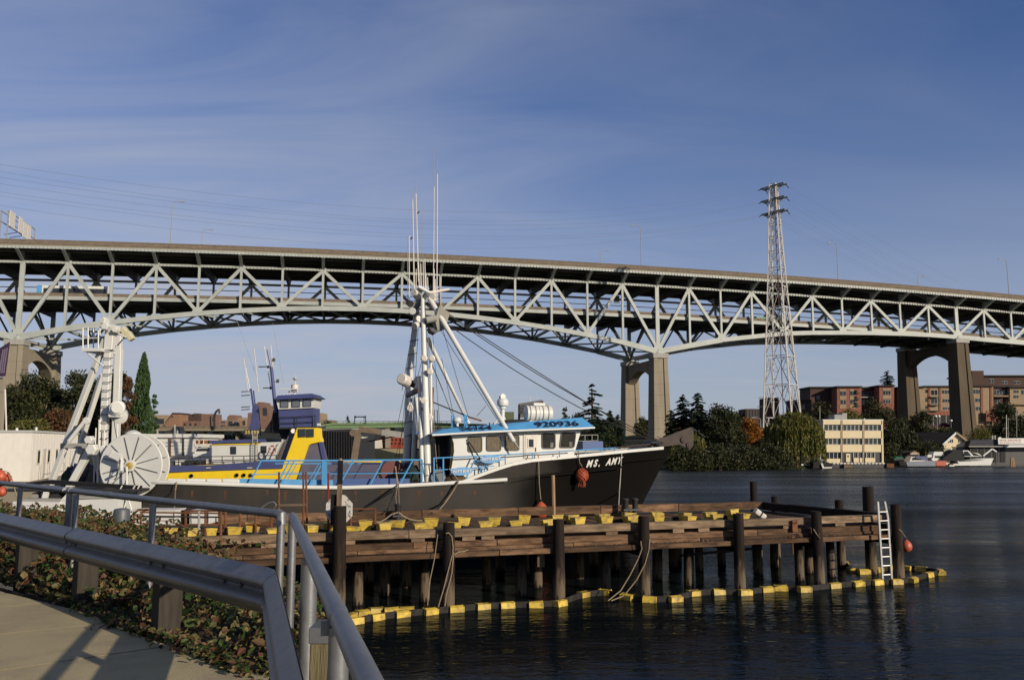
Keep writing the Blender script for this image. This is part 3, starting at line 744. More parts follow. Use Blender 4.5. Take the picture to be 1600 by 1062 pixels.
for w_ in (1.5, 5, 9): bar('light_bracket', BP(s_ + 1.8, w_, 7.6), BP(s_ - 1.2, w_, 7.0), .14, .14, M_dark, t)

# bus and cars on the lower deck
sb = on_deck(60, 4, -6); se = on_deck(172, 4, -6)
bus = thing('bus', 'white articulated bus with blue front crossing on the lower bridge deck', 'bus', BP((sb + se) / 2, 4, -8.7))
def sbox(g, s0, s1, w0, w1, z0, z1):
    g.hexa([BP(s0, w0, z0), BP(s1, w0, z0), BP(s1, w1, z0), BP(s0, w1, z0), BP(s0, w0, z1), BP(s1, w0, z1), BP(s1, w1, z1), BP(s0, w1, z1)])
mid = (sb + se) / 2
g = MB(); sbox(g, sb + 1.2, mid - .5, 3, 5.5, -8.3, -5.6); sbox(g, mid + .5, se, 3, 5.5, -8.3, -5.6); g.build('body', M_white, bus)
g = MB(); sbox(g, sb, sb + 1.18, 3, 5.5, -8.3, -5.6); g.build('front', M_blue, bus, label='blue front end')
g = MB(); sbox(g, mid - .5, mid + .5, 3.1, 5.4, -8.2, -5.7)
g.build('bellows', M_ltgrey, bus)
for k in range(12):
    x0 = sb + 1.6 + k * (se - sb - 2.2) / 12
    g = MB(); sbox(g, x0, x0 + (se - sb) / 13.5, 2.96, 3.0, -7.5, -6.3); g.build('window', M_glass, bus)
for x0 in (sb + 3, mid - 3, mid + 3, se - 3):
    g = MB(); g.tube(BP(x0, 2.95, -8.2), BP(x0, 3.3, -8.2), .5, n=12); g.build('wheel', M_black, bus)
def car(px, m, label, w_=6, zr=-8.7):
    s_ = on_deck(px, w_, zr + 1)
    t = thing('car', label, 'car', BP(s_, w_, zr), 'cars on the lower bridge deck')
    g = MB(); sbox(g, s_ - 2.2, s_ + 2.2, w_ - .9, w_ + .9, zr + .3, zr + .95); g.build('body', m, t, bevel=.08)
    g = MB(); g.hexa([BP(s_ - 1.5, w_ - .8, zr + .95), BP(s_ + 1.3, w_ - .8, zr + .95), BP(s_ + 1.3, w_ + .8, zr + .95), BP(s_ - 1.5, w_ + .8, zr + .95), BP(s_ - .9, w_ - .65, zr + 1.5), BP(s_ + .8, w_ - .65, zr + 1.5), BP(s_ + .8, w_ + .65, zr + 1.5), BP(s_ - .9, w_ + .65, zr + 1.5)]); g.build('cabin', M_glass, t)
    for d in (-1.4, 1.4):
        for ww in (-.9, .8):
            g = MB(); g.tube(BP(s_ + d, w_ + ww, zr + .32), BP(s_ + d, w_ + ww + .12, zr + .32), .32, n=10); g.build('wheel', M_black, t)
car(264, M_dark, 'dark car on the lower bridge deck following behind the bus')
car(345, M_dark, 'dark car on the lower bridge deck midway between bus and masts')
car(730, M_dark, 'dark car on the lower bridge deck just past the masts')
M_green = mat('green_vehicle', (0.05, 0.2, 0.1), .5)
t = None
s_ = on_deck(1192, 8, -7.5); t = thing('lorry', 'low green lorry on the lower bridge deck behind the pylon', 'lorry', BP(s_, 8, -8.7))
g = MB(); sbox(g, s_ - 5, s_ + 3.2, 7, 9.4, -7.9, -6.3); g.build('load_body', M_green, t)
g = MB(); sbox(g, s_ + 3.4, s_ + 5.2, 7, 9.4, -8.2, -6.0); g.build('cab', M_dark, t)
for d in (-4, -2.6, 4): 
    g = MB(); g.tube(BP(s_ + d, 6.95, -8.2), BP(s_ + d, 9.45, -8.2), .5, n=10); g.build('wheel', M_black, t)

# ================================================================ LATTICE PYLON AND WIRES
TB = ony(1224, 690, 200.0); TB.z = 2
Ttop = ony(1207, 288, 200.0).z
M_pyl = mat('pylon_steel', (0.44, 0.415, 0.37), 0.6, k=1.0, var=.15, scale=.5, dirt=(0.30, 0.19, 0.12), dirt_lo=0.62, dirt_hi=0.8, dscale=.3)
pyl = thing('lattice_pylon', 'tall grey steel lattice power pylon standing beside the willow tree', 'pylon', TB)
Q = Matrix.Rotation(R(-37), 3, 'Z')
HT = Ttop - 2
def leg(k, z):
    f = z / HT
    r = 4.3 * (1 - f) ** 1.15 + 1.05 if f < 1 else 1.05
    sx, sy = ((1, 1), (-1, 1), (-1, -1), (1, -1))[k]
    return TB + Q @ V(sx * r * .5 * 1.42, sy * r * .5 * 1.42, 0) + V(0, 0, z)
lv = [0]; dz = 8.6
while lv[-1] + dz < HT - .5: lv.append(lv[-1] + dz); dz = max(2.3, dz * .90)
lv.append(HT)
for k in range(4):
    for a, b_ in zip(lv[:-1], lv[1:]): bar('leg', leg(k, a), leg(k, b_), .30 if a < 30 else .22, .30 if a < 30 else .22, M_pyl, pyl)
for f in range(4):
    g = MB(); k0, k1 = f, (f + 1) % 4
    for n_, (a, b_) in enumerate(zip(lv[:-1], lv[1:])):
        A0, A1, C0, C1 = leg(k0, a), leg(k1, a), leg(k0, b_), leg(k1, b_)
        g.beam(C0, C1, .16, .16)
        if n_ < 6:
            mid_ = (C0 + C1) / 2; g.beam(A0, mid_, .15, .15); g.beam(A1, mid_, .15, .15)
            m0 = (A0 + C0) / 2; m1 = (A1 + C1) / 2; h0 = (A0 + mid_) / 2; h1 = (A1 + mid_) / 2
            g.beam(m0, h0, .1, .1); g.beam(m1, h1, .1, .1); g.beam(h0, C0.lerp(mid_, .02), .1, .1); g.beam(h1, C1, .1, .1); g.beam(A0.lerp(C0, .25), A0.lerp(mid_, .25), .1, .1); g.beam(A1.lerp(C1, .25), A1.lerp(mid_, .25), .1, .1)
        else:
            g.beam(A0, C1, .12, .12); g.beam(A1, C0, .12, .12)
    g.build('lattice_bracing', M_pyl, pyl)
arm_dir = V(3.9, -5.0, 0).normalized(); wdir = V(-0.79, -0.615, 0)
arms = []
for z in (HT - 7.2, HT - 3.9, HT - .6):
    c = TB + V(0, 0, z); L = 3.3
    for d in (-.7, .7): bar('crossarm', c - arm_dir * L + wdir * d, c + arm_dir * L + wdir * d, .28, .34, M_dark, pyl)
    bar('arm_brace', c - arm_dir * L, c - V(0, 0, 1.6), .14, .14, M_pyl, pyl); bar('arm_brace', c + arm_dir * L, c - V(0, 0, 1.6), .14, .14, M_pyl, pyl)
    for e in (-L + .3, -1.6, L - .3):
        p = c + arm_dir * e; arms.append(p)
        for d in (-1, 1):
            g = MB(); g.tube(p + wdir * d * .9, p + wdir * d * 2.0 - V(0, 0, .8), .13, .09, 6); g.build('insulator', M_dark, pyl)
g = MB(); g.pipe([TB + V(0.3, 0, 0), TB + V(.15, 0, HT)], .1, 5); g.build('ladder_rail', M_rust, pyl)
arms = [arms[i] for i in (8, 6, 5, 3, 2, 0, 1)]
py0 = [257, 268, 277, 287, 300, 306, 321]; py1 = [330, 345, 350, 358, 368, 373, 388]
labs = ['topmost power line strung from the pylon across the whole sky', 'second power line below the topmost across the sky', 'third power line down from the top across the sky', 'middle power line of the seven across the sky', 'third power line up from the bridge deck', 'second lowest power line just above the bridge', 'lowest power line skimming above the bridge deck']
M_wire = mat('wire', (0.16, 0.18, 0.22), .6)
for n_, (p, a, b_) in enumerate(zip(arms, py0, py1)):
    k = wdir.y / wdir.x; c = p.y - k * p.x
    A = onplane(0, a, k, c); Bm = onplane(690, b_, k, c)
    tA = (A.xy - p.xy).length; tB = (Bm.xy - p.xy).length
    # parabola through the arm, the mid point and the far left point
    import itertools
    a2 = ((A.z - p.z) / tA - (Bm.z - p.z) / tB) / (tA - tB); a1 = (A.z - p.z) / tA - a2 * tA
    pts = [V(p.x + wdir.x * t_ / wdir.length, p.y + wdir.y * t_ / wdir.length, p.z + a1 * t_ + a2 * t_ * t_) for t_ in [tA * 1.12 * q / 30 for q in range(31)]]
    g = MB(); g.pipe(pts, .014, 4); 
    # onward span beyond the pylon, falling away over the far hill
    end = p - wdir * 420; end.z = p.z - 20
    g.pipe(catenary(p, end, 14, 16), .018, 4)
    g.build('power_line', M_wire, org=p, label=labs[n_], cat='power line', group='power lines strung from the pylon')
# ================================================================ TIMBER DOCK
DK, DC = 0.31765, 25.548
DA = math.atan(DK)
DU = V(math.cos(DA), math.sin(DA), 0); DV = V(-math.sin(DA), math.cos(DA), 0)
def DP(u, v, z): return V(0, DC, z) + DU * u + DV * v
def du(px, py=850, v=0.0):
    """u on the dock's front line under a pixel"""
    p = onplane(px, py, DK, DC + v / math.cos(DA)); return (p - V(0, DC, 0)).dot(DU)
UL, UE = du(160), du(1392)
DW = 6.3
dock = thing('timber_dock', 'weathered brown timber dock on dark piles in front of the black fishing boat', 'dock', DP(0, 3, 0))
# front face: cap timber, spacer blocks, fascia, protruding ledge
def run(name, v, z0, z1, th, joints, m, jit=.012, u0=None, u1=None):
    js = [UL if u0 is None else u0] + [du(x) for x in joints] + [UE if u1 is None else u1]
    for a, b_ in zip(js[:-1], js[1:]):
        dz = rnd.uniform(-jit, jit); dv = rnd.uniform(-.02, .02)
        bar(name, DP(a + .008, v + dv, (z0 + z1) / 2 + dz), DP(b_ - .008, v + dv, (z0 + z1) / 2 + dz * .3), th, z1 - z0, m, dock, bevel=.012)
run('cap_timber', .28, 2.015, 2.245, .28, [345, 520, 640, 687, 856, 990, 1140, 1265], M_timberg)
run('fascia_timber', .33, 1.70, 1.885, .22, [300, 430, 530, 648, 780, 868, 996, 1190, 1290], M_timber)
run('fascia_plank', .29, 1.585, 1.695, .2, [380, 560, 700, 900, 1100, 1250], M_timber)
run('ledge_timber', .14, 1.43, 1.58, .34, [330, 500, 690, 780, 868, 1000, 1150, 1280], M_timber)
for px in (255, 420, 545, 655, 735, 765, 960, 1065, 1105, 1238, 1320):
    u = du(px); bar('spacer_block', DP(u - .2, .29, 1.95), DP(u + .2, .29, 1.95), .22, .125, M_timberg, dock)
# bolts along the fascia
g = MB()
for k in range(150):
    u = UL + .3 + k * .165
    if u < UE - .3 and rnd.random() < .75: g.tube(DP(u, .17, 1.60 + rnd.uniform(-.008, .008)), DP(u, .21, 1.60), .018, n=6)
g.build('bolt_heads', M_dark, dock, kind='stuff')
# end of the dock runs back at a skew to the rear corner
E0 = DP(UE, .2, 0); E1 = onz(1176, 786, 2.2); E1.z = 0
eu = (E1 - E0).normalized()
UB = (E1 - V(0, DC, 0)).dot(DU)
js = [UL, -7.6, -4.4, -1.5, 2.2, 5.6, 9.0, UB]
for a, b_ in zip(js[:-1], js[1:]):
    bar('back_timber', DP(a + .01, DW, 2.17 + rnd.uniform(-.015, .015)), DP(b_ - .01, DW, 2.17), .3, .3, M_timber, dock, bevel=.012)
    bar('back_stringer', DP(a + .01, DW, 1.78), DP(b_ - .01, DW, 1.78), .3, .26, M_timber, dock)
for t0, t1 in ((0, .33), (.335, .68), (.685, 1.0)):
    a = E0.lerp(E1, t0); b_ = E0.lerp(E1, t1)
    bar('end_timber', a + V(0, 0, 2.13), b_ + V(0, 0, 2.16), .3, .3, M_pile, dock, bevel=.012)
    bar('end_fascia', a + V(0, 0, 1.75), b_ + V(0, 0, 1.75), .24, .34, M_pile, dock)
# deck planks laid across, one by one
u = UL; n_ = 0
while u < UE - .35:
    wd = rnd.uniform(.25, .3)
    vend = DW - .1
    lim = E0.lerp(E1, 1)
    # stop planks at the skewed end
    pe = (u + wd / 2 - UE) / ((E1 - E0).dot(DU)); vmax = vend if pe >= 1 else max(.4, pe * (E1 - E0).dot(DV))
    if vmax > .8 and n_ < 280:
        bar('deck_plank', DP(u + wd / 2, .62, 1.87 + rnd.uniform(-.01, .01)), DP(u + wd / 2, vmax - .02, 1.87 + rnd.uniform(-.01, .01)), wd - .012, .075, M_timber, dock)
    u += wd; n_ += 1
for v in (.9, 2.1, 3.3, 4.5, 5.7): bar('joist', DP(UL, v, 1.66), DP(UE - .45 * v - .4, v, 1.66), .2, .3, M_pile, dock)
pile_px = [530, 701, 873, 1006, 1155, 1279, 1403]
def pile(p, z1, r, name='pile', lean=(0, 0), band=None):
    g = MB(); n = 10; h = z1 + 2.0; P = []; k = 5
    for j in range(k + 1):
        z = -2 + h * j / k; rr = r * (1.08 - .14 * j / k)
        for i in range(n):
            t = 2 * math.pi * i / n; q = rr * (1 + .06 * noise.noise(Vector((p.x * 3 + math.cos(t), p.y + math.sin(t), z * .7))))
            P.append(V(p.x + lean[0] * z + q * math.cos(t), p.y + lean[1] * z + q * math.sin(t), z + (rnd.uniform(-.02, .02) if j == k else 0)))
    fs = [(j * n + i, j * n + (i + 1) % n, (j + 1) * n + (i + 1) % n, (j + 1) * n + i) for j in range(k) for i in range(n)] + [tuple(range(k * n, (k + 1) * n))]
    g.add(P, fs)
    base = V(p.x, p.y, 0)
    me = g.mesh(name, M_pilew, base, True)
    o = bpy.data.objects.new(name, me); COL.objects.link(o); o.parent = dock; o.location = base - wl(dock)
    return o
for px in pile_px:
    top = {1403: 2.62, 530: 3.0}.get(px, 2.46)
    pile(DP(du(px, 870, -.12), -.12, 0), top, .185 if px != 530 else .2, lean=(rnd.uniform(-.01, .01), 0))
    u = du(px)
    bar('pile_cap_beam', DP(u + .1, .25, 1.36), DP(u + .1 - .4, DW, 1.36), .3, .3, M_pile, dock)
inner = [(1.3, [560, 660, 811, 945, 1075, 1247, 1303]), (2.5, [600, 690, 838, 1031, 1185, 1262]), (3.9, [640, 760, 905, 1097, 1213, 1313]), (5.3, [580, 700, 820, 960, 1050, 1125, 1180]), (6.4, [620, 780, 930, 1060, 1190])]
for v, xs in inner:
    for px in xs:
        u = du(px, 880, v)
        if (u - UE) < (v / (E1 - E0).dot(DV)) * (E1 - E0).dot(DU) - .1:
            pile(DP(u + rnd.uniform(-.1, .1), v + rnd.uniform(-.15, .15), 0), 1.22, .15 + rnd.uniform(0, .04), lean=(rnd.uniform(-.02, .02), 0))
for px, py, v_, r_ in ((1178, 752, DW + .35, .17), (1211, 775, 5.6, .16), (1311, 781, 2.8, .17), (1357, 760, 1.25, .21)):
    pe = onz(px, 786 if px < 1250 else 797, 2.0)
    if px != 1178:
        # beside the skewed end edge
        t = v_ / 6.3; c = E0.lerp(E1, t) + V(.27, .27, 0); pe = ony(px, 790, c.y); 
    top = ony(px, py, pe.y).z
    pile(V(pe.x, pe.y, 0), top, r_)
# white bill on the tall pile
# cross pole lying below the deck and braces
bar('brace', DP(du(1110), 2, .9), DP(du(1245), 2.2, 1.0), .05, .05, M_dark, dock, tube=6)
bar('hanging_block', DP(du(852), .4, 1.0), DP(du(852), .4, 1.42), .22, .2, M_timberg, dock)

# ---- boom lying folded on the deck: yellow floats on a black skirt
def yfloat(parent, c, ang, L=.40, W=.30, H=.29, tilt=0.0, roll=0.0):
    """one float: a trapezoid block with a lid, wider at the top"""
    if 'f' not in _bars:
        g = MB(); a, b_, h = L / 2, W / 2, H
        g.hexa([V(-a * .72, -b_ * .75, 0), V(a * .72, -b_ * .75, 0), V(a * .72, b_ * .75, 0), V(-a * .72, b_ * .75, 0), V(-a, -b_, h), V(a, -b_, h), V(a, b_, h), V(-a, b_, h)])
        g.box((0, 0, h + .02), (L * 1.06, W * 1.08, .035))
        me = g.mesh('float', M_fyellow, (0, 0, 0), False); _bars['f'] = me
    o = bpy.data.objects.new('float', _bars['f']); COL.objects.link(o); o.parent = parent; o.location = V(*c) - wl(parent); o.rotation_euler = (roll, tilt, ang); k_ = rnd.uniform(.86, 1.1); o.scale = (k_, rnd.uniform(.9, 1.1), rnd.uniform(.85, 1.08))
    if not o.modifiers:
        b = o.modifiers.new('bevel', 'BEVEL'); b.width = .018; b.segments = 2
    return o
dboom = thing('deck_boom', 'folded containment boom of yellow floats lying along the timber dock', 'containment boom', DP(0, 1, 1.91))
spots = []
u = UL + 1.0; k = 0
while u < du(1212):
    for v, off in ((.56, 0), (1.1, .5 if u < du(900) else .06)):
        uu = u + off + rnd.uniform(-.08, .08)
        yfloat(dboom, DP(uu, v + rnd.uniform(-.06, .06), 2.10 + rnd.uniform(-.02, .03) + (.04 if v > 1 else 0)), DA + rnd.uniform(-.4, .4), tilt=rnd.uniform(-.1, .1), roll=rnd.uniform(-.12, .1))
        spots.append((uu, v))
    u += 1.0 if u > -5 else 1.1
for k, v in enumerate((.74, 1.36)):
    pts = [DP(uu, v + .09 * math.sin(uu * 7 + k), 2.10 + .06 * math.sin(uu * 3.1 + k)) for uu in [UL + 1 + .25 * q for q in range(int((du(1212) - UL - 1) / .25))]]
    g = MB()
    for a, b_ in zip(pts[:-1], pts[1:]): g.beam(a, b_, .05, .24)
    g.build('skirt', M_skirt, dboom)
# loose cream float thrown against the end pile, broken pieces
for px, py, m, lab in ((1187, 796, M_whited, 'loose off-white float tipped against the tall pile at the end of the dock'),):
    p = onplane(px, py, DK, DC + 2.2); p.z = 2.12
    f = thing('loose_float', lab, 'float', p)
    rot = Matrix.Rotation(R(35), 3, 'Y') @ Matrix.Rotation(.3, 3, 'Z')
    g = MB(); g.box(p + V(0, 0, .1), (.5, .22, .2), rot); g.build('shell', m, f, bevel=.05)
    g = MB(); g.box(p + V(0, 0, .1), (.06, .235, .215), rot); g.build('strap', M_dark, f)

# ---- boom floating round the dock
wpx = [(555, 974), (588, 968), (628, 963), (672, 959), (713, 955), (754, 951), (793, 949), (838, 948), (875, 946), (911, 932), (945, 929), (980, 936), (1015, 940), (1055, 939), (1083, 930), (1122, 928), (1164, 929), (1198, 924), (1220, 922), (1257, 924), (1303, 918), (1340, 915), (1370, 913), (1400, 912), (1426, 909), (1450, 901), (1470, 897), (1440, 892), (1415, 890)]
wb = thing('floating_boom', 'line of yellow boom floats on the water round the outside of the dock', 'containment boom', onz(900, 940, 0))
wp = [onz(x, y, 0) for x, y in wpx]
def wfloat(parent, c, ang):
    if 'wf' not in _bars:
        g = MB(); L, W, H = .38, .14, .25
        g.prism([V(-L / 2, -W, -.1), V(-L / 2, -W * .75, H * .62), V(-L / 2, 0, H * .72), V(-L / 2, W * .75, H * .62), V(-L / 2, W, -.1)], (L, 0, 0))
        for x in (-L / 2, L / 2): g.prism([V(x - .015, -W * 1.06, -.1), V(x - .015, -W * .8, H * .66), V(x - .015, W * .8, H * .66), V(x - .015, W * 1.06, -.1)], (.03, 0, 0))
        _bars['wf'] = g.mesh('float', M_fyellow, (0, 0, 0), False)
    o = bpy.data.objects.new('float', _bars['wf']); COL.objects.link(o); o.parent = parent; o.location = V(*c) - wl(parent)
    o.rotation_euler = (rnd.uniform(-.12, .25), rnd.uniform(-.06, .06), ang)
def wboom(root, pts):
    fine = []
    for i in range(len(pts) - 1):
        for k in range(6):
            t = k / 6
            p = pts[i].lerp(pts[i + 1], t); fine.append(p)
    fine.append(pts[-1])
    fine = [sum((fine[max(0, min(len(fine) - 1, j + d))] for d in range(-2, 3)), V(0, 0, 0)) / 5 for j in range(len(fine))]
    g = MB()
    for a, b_ in zip(fine[:-1], fine[1:]): g.beam(a + V(0, 0, .05), b_ + V(0, 0, .05), .04, .24)
    g.build('skirt', M_skirt, root)
    for i, p in enumerate(pts):
        d = pts[min(i + 1, len(pts) - 1)] - pts[max(i - 1, 0)]
        wfloat(root, p, math.atan2(d.y, d.x) + rnd.uniform(-.25, .25))
wboom(wb, wp)
wb2 = thing('boom_tail', 'short tail of yellow boom floats behind the aluminium ladder at the dock end', 'containment boom', onz(1345, 893, 0))
wboom(wb2, [onz(x, y, 0) for x, y in ((1322, 884), (1331, 893), (1350, 896), (1372, 893), (1392, 890))])
wb3 = thing('boom_curl', 'short inner curl of yellow boom floats beside the rope under the dock', 'containment boom', onz(560, 960, 0))
wboom(wb3, [onz(x, y, 0) for x, y in ((548, 968), (566, 962), (588, 958), (612, 958), (636, 957))])

# ---- aluminium ladder
lu = du(1384, 850, -.35)
lad = thing('ladder', 'upright aluminium ladder leaning at the end of the timber dock', 'ladder', DP(lu, -.35, 0))
for s in (-1, 1):
    pts = [DP(lu + s * .19, -.33, -.3), DP(lu + s * .19, -.30, 2.2), DP(lu + s * (.19 if s < 0 else .1), -.29, 2.75)]
    g = MB(); g.beam(pts[0], pts[1], .055, .075); g.beam(pts[1], pts[2], .055, .075); g.build('stile', M_alu, lad)
for k in range(9):
    z = -.02 + k * .302
    bar('rung', DP(lu - .17, -.315, z), DP(lu + .17, -.315, z), .026, .026, M_alu, lad, tube=8)

# ---- hanging buoys and ropes
def buoy(name, label, p, r, m=M_orange, group=None, net=False, hang=None):
    t = thing(name, label, 'buoy', p, group)
    g = MB(); g.lathe([(.12 * r, 1.3 * r), (.25 * r, 1.12 * r), (.55 * r, .88 * r), (.86 * r, .52 * r), (r, 0), (.9 * r, -.48 * r), (.6 * r, -.82 * r), (.2 * r, -1.0 * r)], p, n=18); g.build('ball', m, t, smooth=True)
    g = MB(); g.tube(p + V(0, 0, 1.15 * r), p + V(0, 0, 1.5 * r), .2 * r, n=10); g.build('eye', M_black, t)
    if net:
        g = MB()
        for k in range(10):
            for sgn in (-1, 1):
                pts = []
                for j in range(13):
                    h = 1.2 - j * 2.2 / 12; rr = math.sqrt(max(.01, 1 - max(-1, min(1, h * .9)) ** 2)) * 1.05 + .02; a = k * 2 * math.pi / 10 + sgn * j * .22
                    pts.append(p + V(rr * r * math.cos(a), rr * r * math.sin(a), h * r))
                g.pipe(pts, .012, 4)
        g.build('net_bag', mat('orange_net_twine', (.45, .10, .05), .9), t)
        g = MB()
        for k in range(22):
            a = rnd.uniform(0, 6.28); q = p + V(.4 * r * math.cos(a), .4 * r * math.sin(a), -r * .9); g.pipe([q, q + V(rnd.uniform(-.06, .06), 0, -.15), q + V(rnd.uniform(-.08, .08), 0, -.26)], .01, 4)
        g.build('twine_ends', MATS['orange_net_twine'], t)
    return t
bp = DP(du(1415, 850, .25) + .02, .05, 0); bp = onplane(1416, 853, DK, DC + .05)
buoy('mooring_buoy', 'round orange buoy hanging from the outermost dock pile', bp, .2)
def rope(label, pts, r=.016, m=M_rope, name='rope', group=None):
    g = MB(); g.pipe(pts, r, 5); return g.build(name, m, org=pts[0], label=label, cat='rope', group=group, smooth=True)
def dkp(px, py, v=-.32): return onplane(px, py, DK, DC + v / math.cos(DA))
rope('thin line hung on the outer buoy at the dock end', [dkp(1404, 826, -.3), dkp(1409, 830, -.3), bp + V(0, 0, .29)])
rope('loop of pale rope round the second dock pile trailing into the water', [dkp(697, 833), dkp(701, 832), dkp(706, 838), dkp(708, 855), dkp(707, 865), dkp(700, 892), dkp(693, 920), dkp(684, 950)])
rope('rope hanging straight from the second dock pile', [dkp(709, 862, -.34), dkp(706, 895, -.34), dkp(697, 930, -.34), dkp(695, 948, -.34)])
rope('thin pale line sloping down from the cap timber into the boom', [dkp(684, 834, -.1), dkp(679, 872, -.2), dkp(672, 905, -.4), dkp(668, 945, -.6)], .012)
rope('rope drooping from the fourth dock pile to the floating boom', [dkp(1001, 845), dkp(1003, 857), dkp(997, 873), dkp(985, 897), dkp(970, 922), dkp(950, 938, -.6)])
rope('second rope drooping beside the fourth dock pile', [dkp(1015, 842), dkp(1014, 858), dkp(1008, 880), dkp(995, 905), dkp(975, 930), dkp(955, 938, -.7)])
rope('short rope end lying on the ledge beyond the second pile', [dkp(710, 866), dkp(716, 862, -.1), dkp(725, 861, -.05), dkp(732, 858, -.05)])
rope('rope wound round the sixth dock pile', [dkp(1271, 826), dkp(1276, 834), dkp(1282, 842), dkp(1280, 833)])
# metal bracket on the face
t = thing('mooring_bracket', 'rusty mooring bracket bolted to the dock face near its end', 'bracket', dkp(1241, 820, .1))
g = MB(); g.box(dkp(1241, 823, .1), (.2, .1, .28), Matrix.Rotation(DA, 3, 'Z')); g.tube(dkp(1237, 815, .05), dkp(1245, 815, .05), .06, n=8); g.build('plate', M_rust, t)
bar('drop_rod', dkp(1238, 836, .05), dkp(1239, 865, .05), .025, .025, M_rust, t, tube=6)

# ---- things standing on the dock
# pale wooden staff
p = DP(du(866, 810, 2.0), 2.0, 1.9); top = ony(864, 742, p.y)
t = tag(bar('wooden_staff', p, V(top.x, top.y, top.z), .055, .06, M_plank, tube=8), 'pale wooden staff standing upright on the dock below the bow', 'post')
# octagonal sign seen from behind, beside the dock post
p = DP(du(530, 800, .35), .35, 0)
c = ony(530, 796, p.y - .05)
t = thing('octagonal_sign', 'white eight-sided board with a black stripe fixed to the tall post on the dock', 'sign', c)
def octo(r, y): return [c + V(r * math.cos(R(22.5 + 45 * k)) * .98, y, r * 1.08 * math.sin(R(22.5 + 45 * k))) for k in range(8)]
g = MB(); g.prism(octo(.42, 0), (0, .02, 0)); g.build('board', mat('peeling_white_board', (.62, .6, .55), .6, var=.1, dirt=(.16, .14, .12), dirt_lo=.54, dirt_hi=.6, dscale=9), t)
g = MB(); g.box(c + V(-.14, -.012, 0), (.19, .02, .86)); g.build('stripe', M_black, t)
pz = lambda px, py, Y: ony(px, py, Y)
Y = p.y - .12
t = thing('marker_post', 'tall wooden post with a black upper half in front of the eight-sided board', 'post', V(pz(530, 930, Y).x, Y, 0))
bar('post_batten', pz(527, 882, Y), pz(531, 755, Y), .13, .08, M_timberg, t)
bar('black_upper_post', pz(531, 756, Y), pz(532, 719, Y), .14, .1, M_black, t)
g = MB(); g.lathe([(.06, 0), (.03, .06)], pz(532, 719, Y), n=6); g.build('post_tip', M_plank, t)
# thin steel posts with a cross bar
Y = DP(du(455, 800, 1.2), 1.2, 0).y
t = thing('steel_gate_frame', 'thin rusty steel goal frame of two posts and one bar on the dock', 'frame', pz(455, 835, Y))
for a, b_ in ((434, 436), (473, 474), (479, 478)):
    bar('post', pz(a + 1, 835, Y), pz(b_, 737, Y), .035, .03, M_rust, t, tube=6)
bar('cross_bar', pz(436, 789, Y), pz(478, 788, Y), .09, .06, M_timberg, t)
Y = DP(du(513, 800, .9), .9, 0).y
tag(bar('red_stake', pz(513, 835, Y), pz(513, 738, Y), .035, .03, mat('red_paint', (.22, .03, .02), .6), tube=6), 'thin dark red stake standing left of the eight-sided board', 'stake')
# rusty pipe guard frames standing on the dock
def pipe_frame(label, x0, x1, ytop, ybot, v, n=2):
    Y = DP(du((x0 + x1) / 2, 810, v), v, 0).y
    t = thing('pipe_guard', label, 'railing', pz((x0 + x1) / 2, ybot, Y), 'rusty pipe guards along the dock')
    for k in range(n + 1):
        x = x0 + (x1 - x0) * k / n; bar('upright', pz(x, ybot, Y), pz(x, ytop, Y), .035, .035, M_rust, t, tube=6)
    for yy in (ytop, (ytop * .55 + ybot * .45)): bar('rail', pz(x0, yy, Y), pz(x1, yy - .5, Y), .03, .03, M_rust, t, tube=6)
pipe_frame('rusty pipe guard right of the eight-sided board', 548, 586, 795, 838, 1.0, 1)
pipe_frame('rusty pipe guard beyond the corner of the handrail', 375, 424, 800, 842, .9, 2)
pipe_frame('rusty pipe guard by the white panels at the dock root', 290, 352, 798, 846, .9, 2)
# coil of cable on the dock
Y = DP(du(422, 795, 1.0), 1.0, 0).y
rope('loop of grey hose standing up behind the handrail', [pz(405, 797, Y), pz(412, 790, Y), pz(420, 785, Y), pz(428, 784, Y), pz(432, 789, Y), pz(427, 796, Y), pz(420, 797, Y)], .022, M_galv, 'hose')
# dark bollards on the back timber
for px, lab in ((985, 'pair of dark bollards below the MS. AMY lettering'), (622, 'dark bollard holding the mooring lines amidships')):
    p = onplane(px, 795, DK, DC + 6.0); p.z = 2.2; t = thing('bollard', lab, 'bollard', p)
    for d in ((-.2, .2) if px == 985 else (0,)):
        g = MB(); q = p + DU * d; g.lathe([(.11, -.3), (.11, .3), (.14, .34), (.14, .4), (.05, .42)], q, n=12); g.build('bollard_post', M_dark, t, smooth=True)
    g = MB(); g.box(p + V(0, 0, -.02), (.7 if px == 985 else .4, .3, .06), Matrix.Rotation(DA, 3, 'Z')); g.build('base_plate', M_dark, t)
rope('pale mooring tail lying on the dock left of the midship bollard', [onplane(x, y, DK, DC + 4.5) for x, y in ((622, 800), (612, 803), (603, 810), (594, 815), (588, 815))], .025)
rope('pale mooring tail lying on the dock right of the midship bollard', [onplane(x, y, DK, DC + 4.5) for x, y in ((623, 800), (630, 806), (640, 811), (652, 813), (660, 813))], .025)
t = None

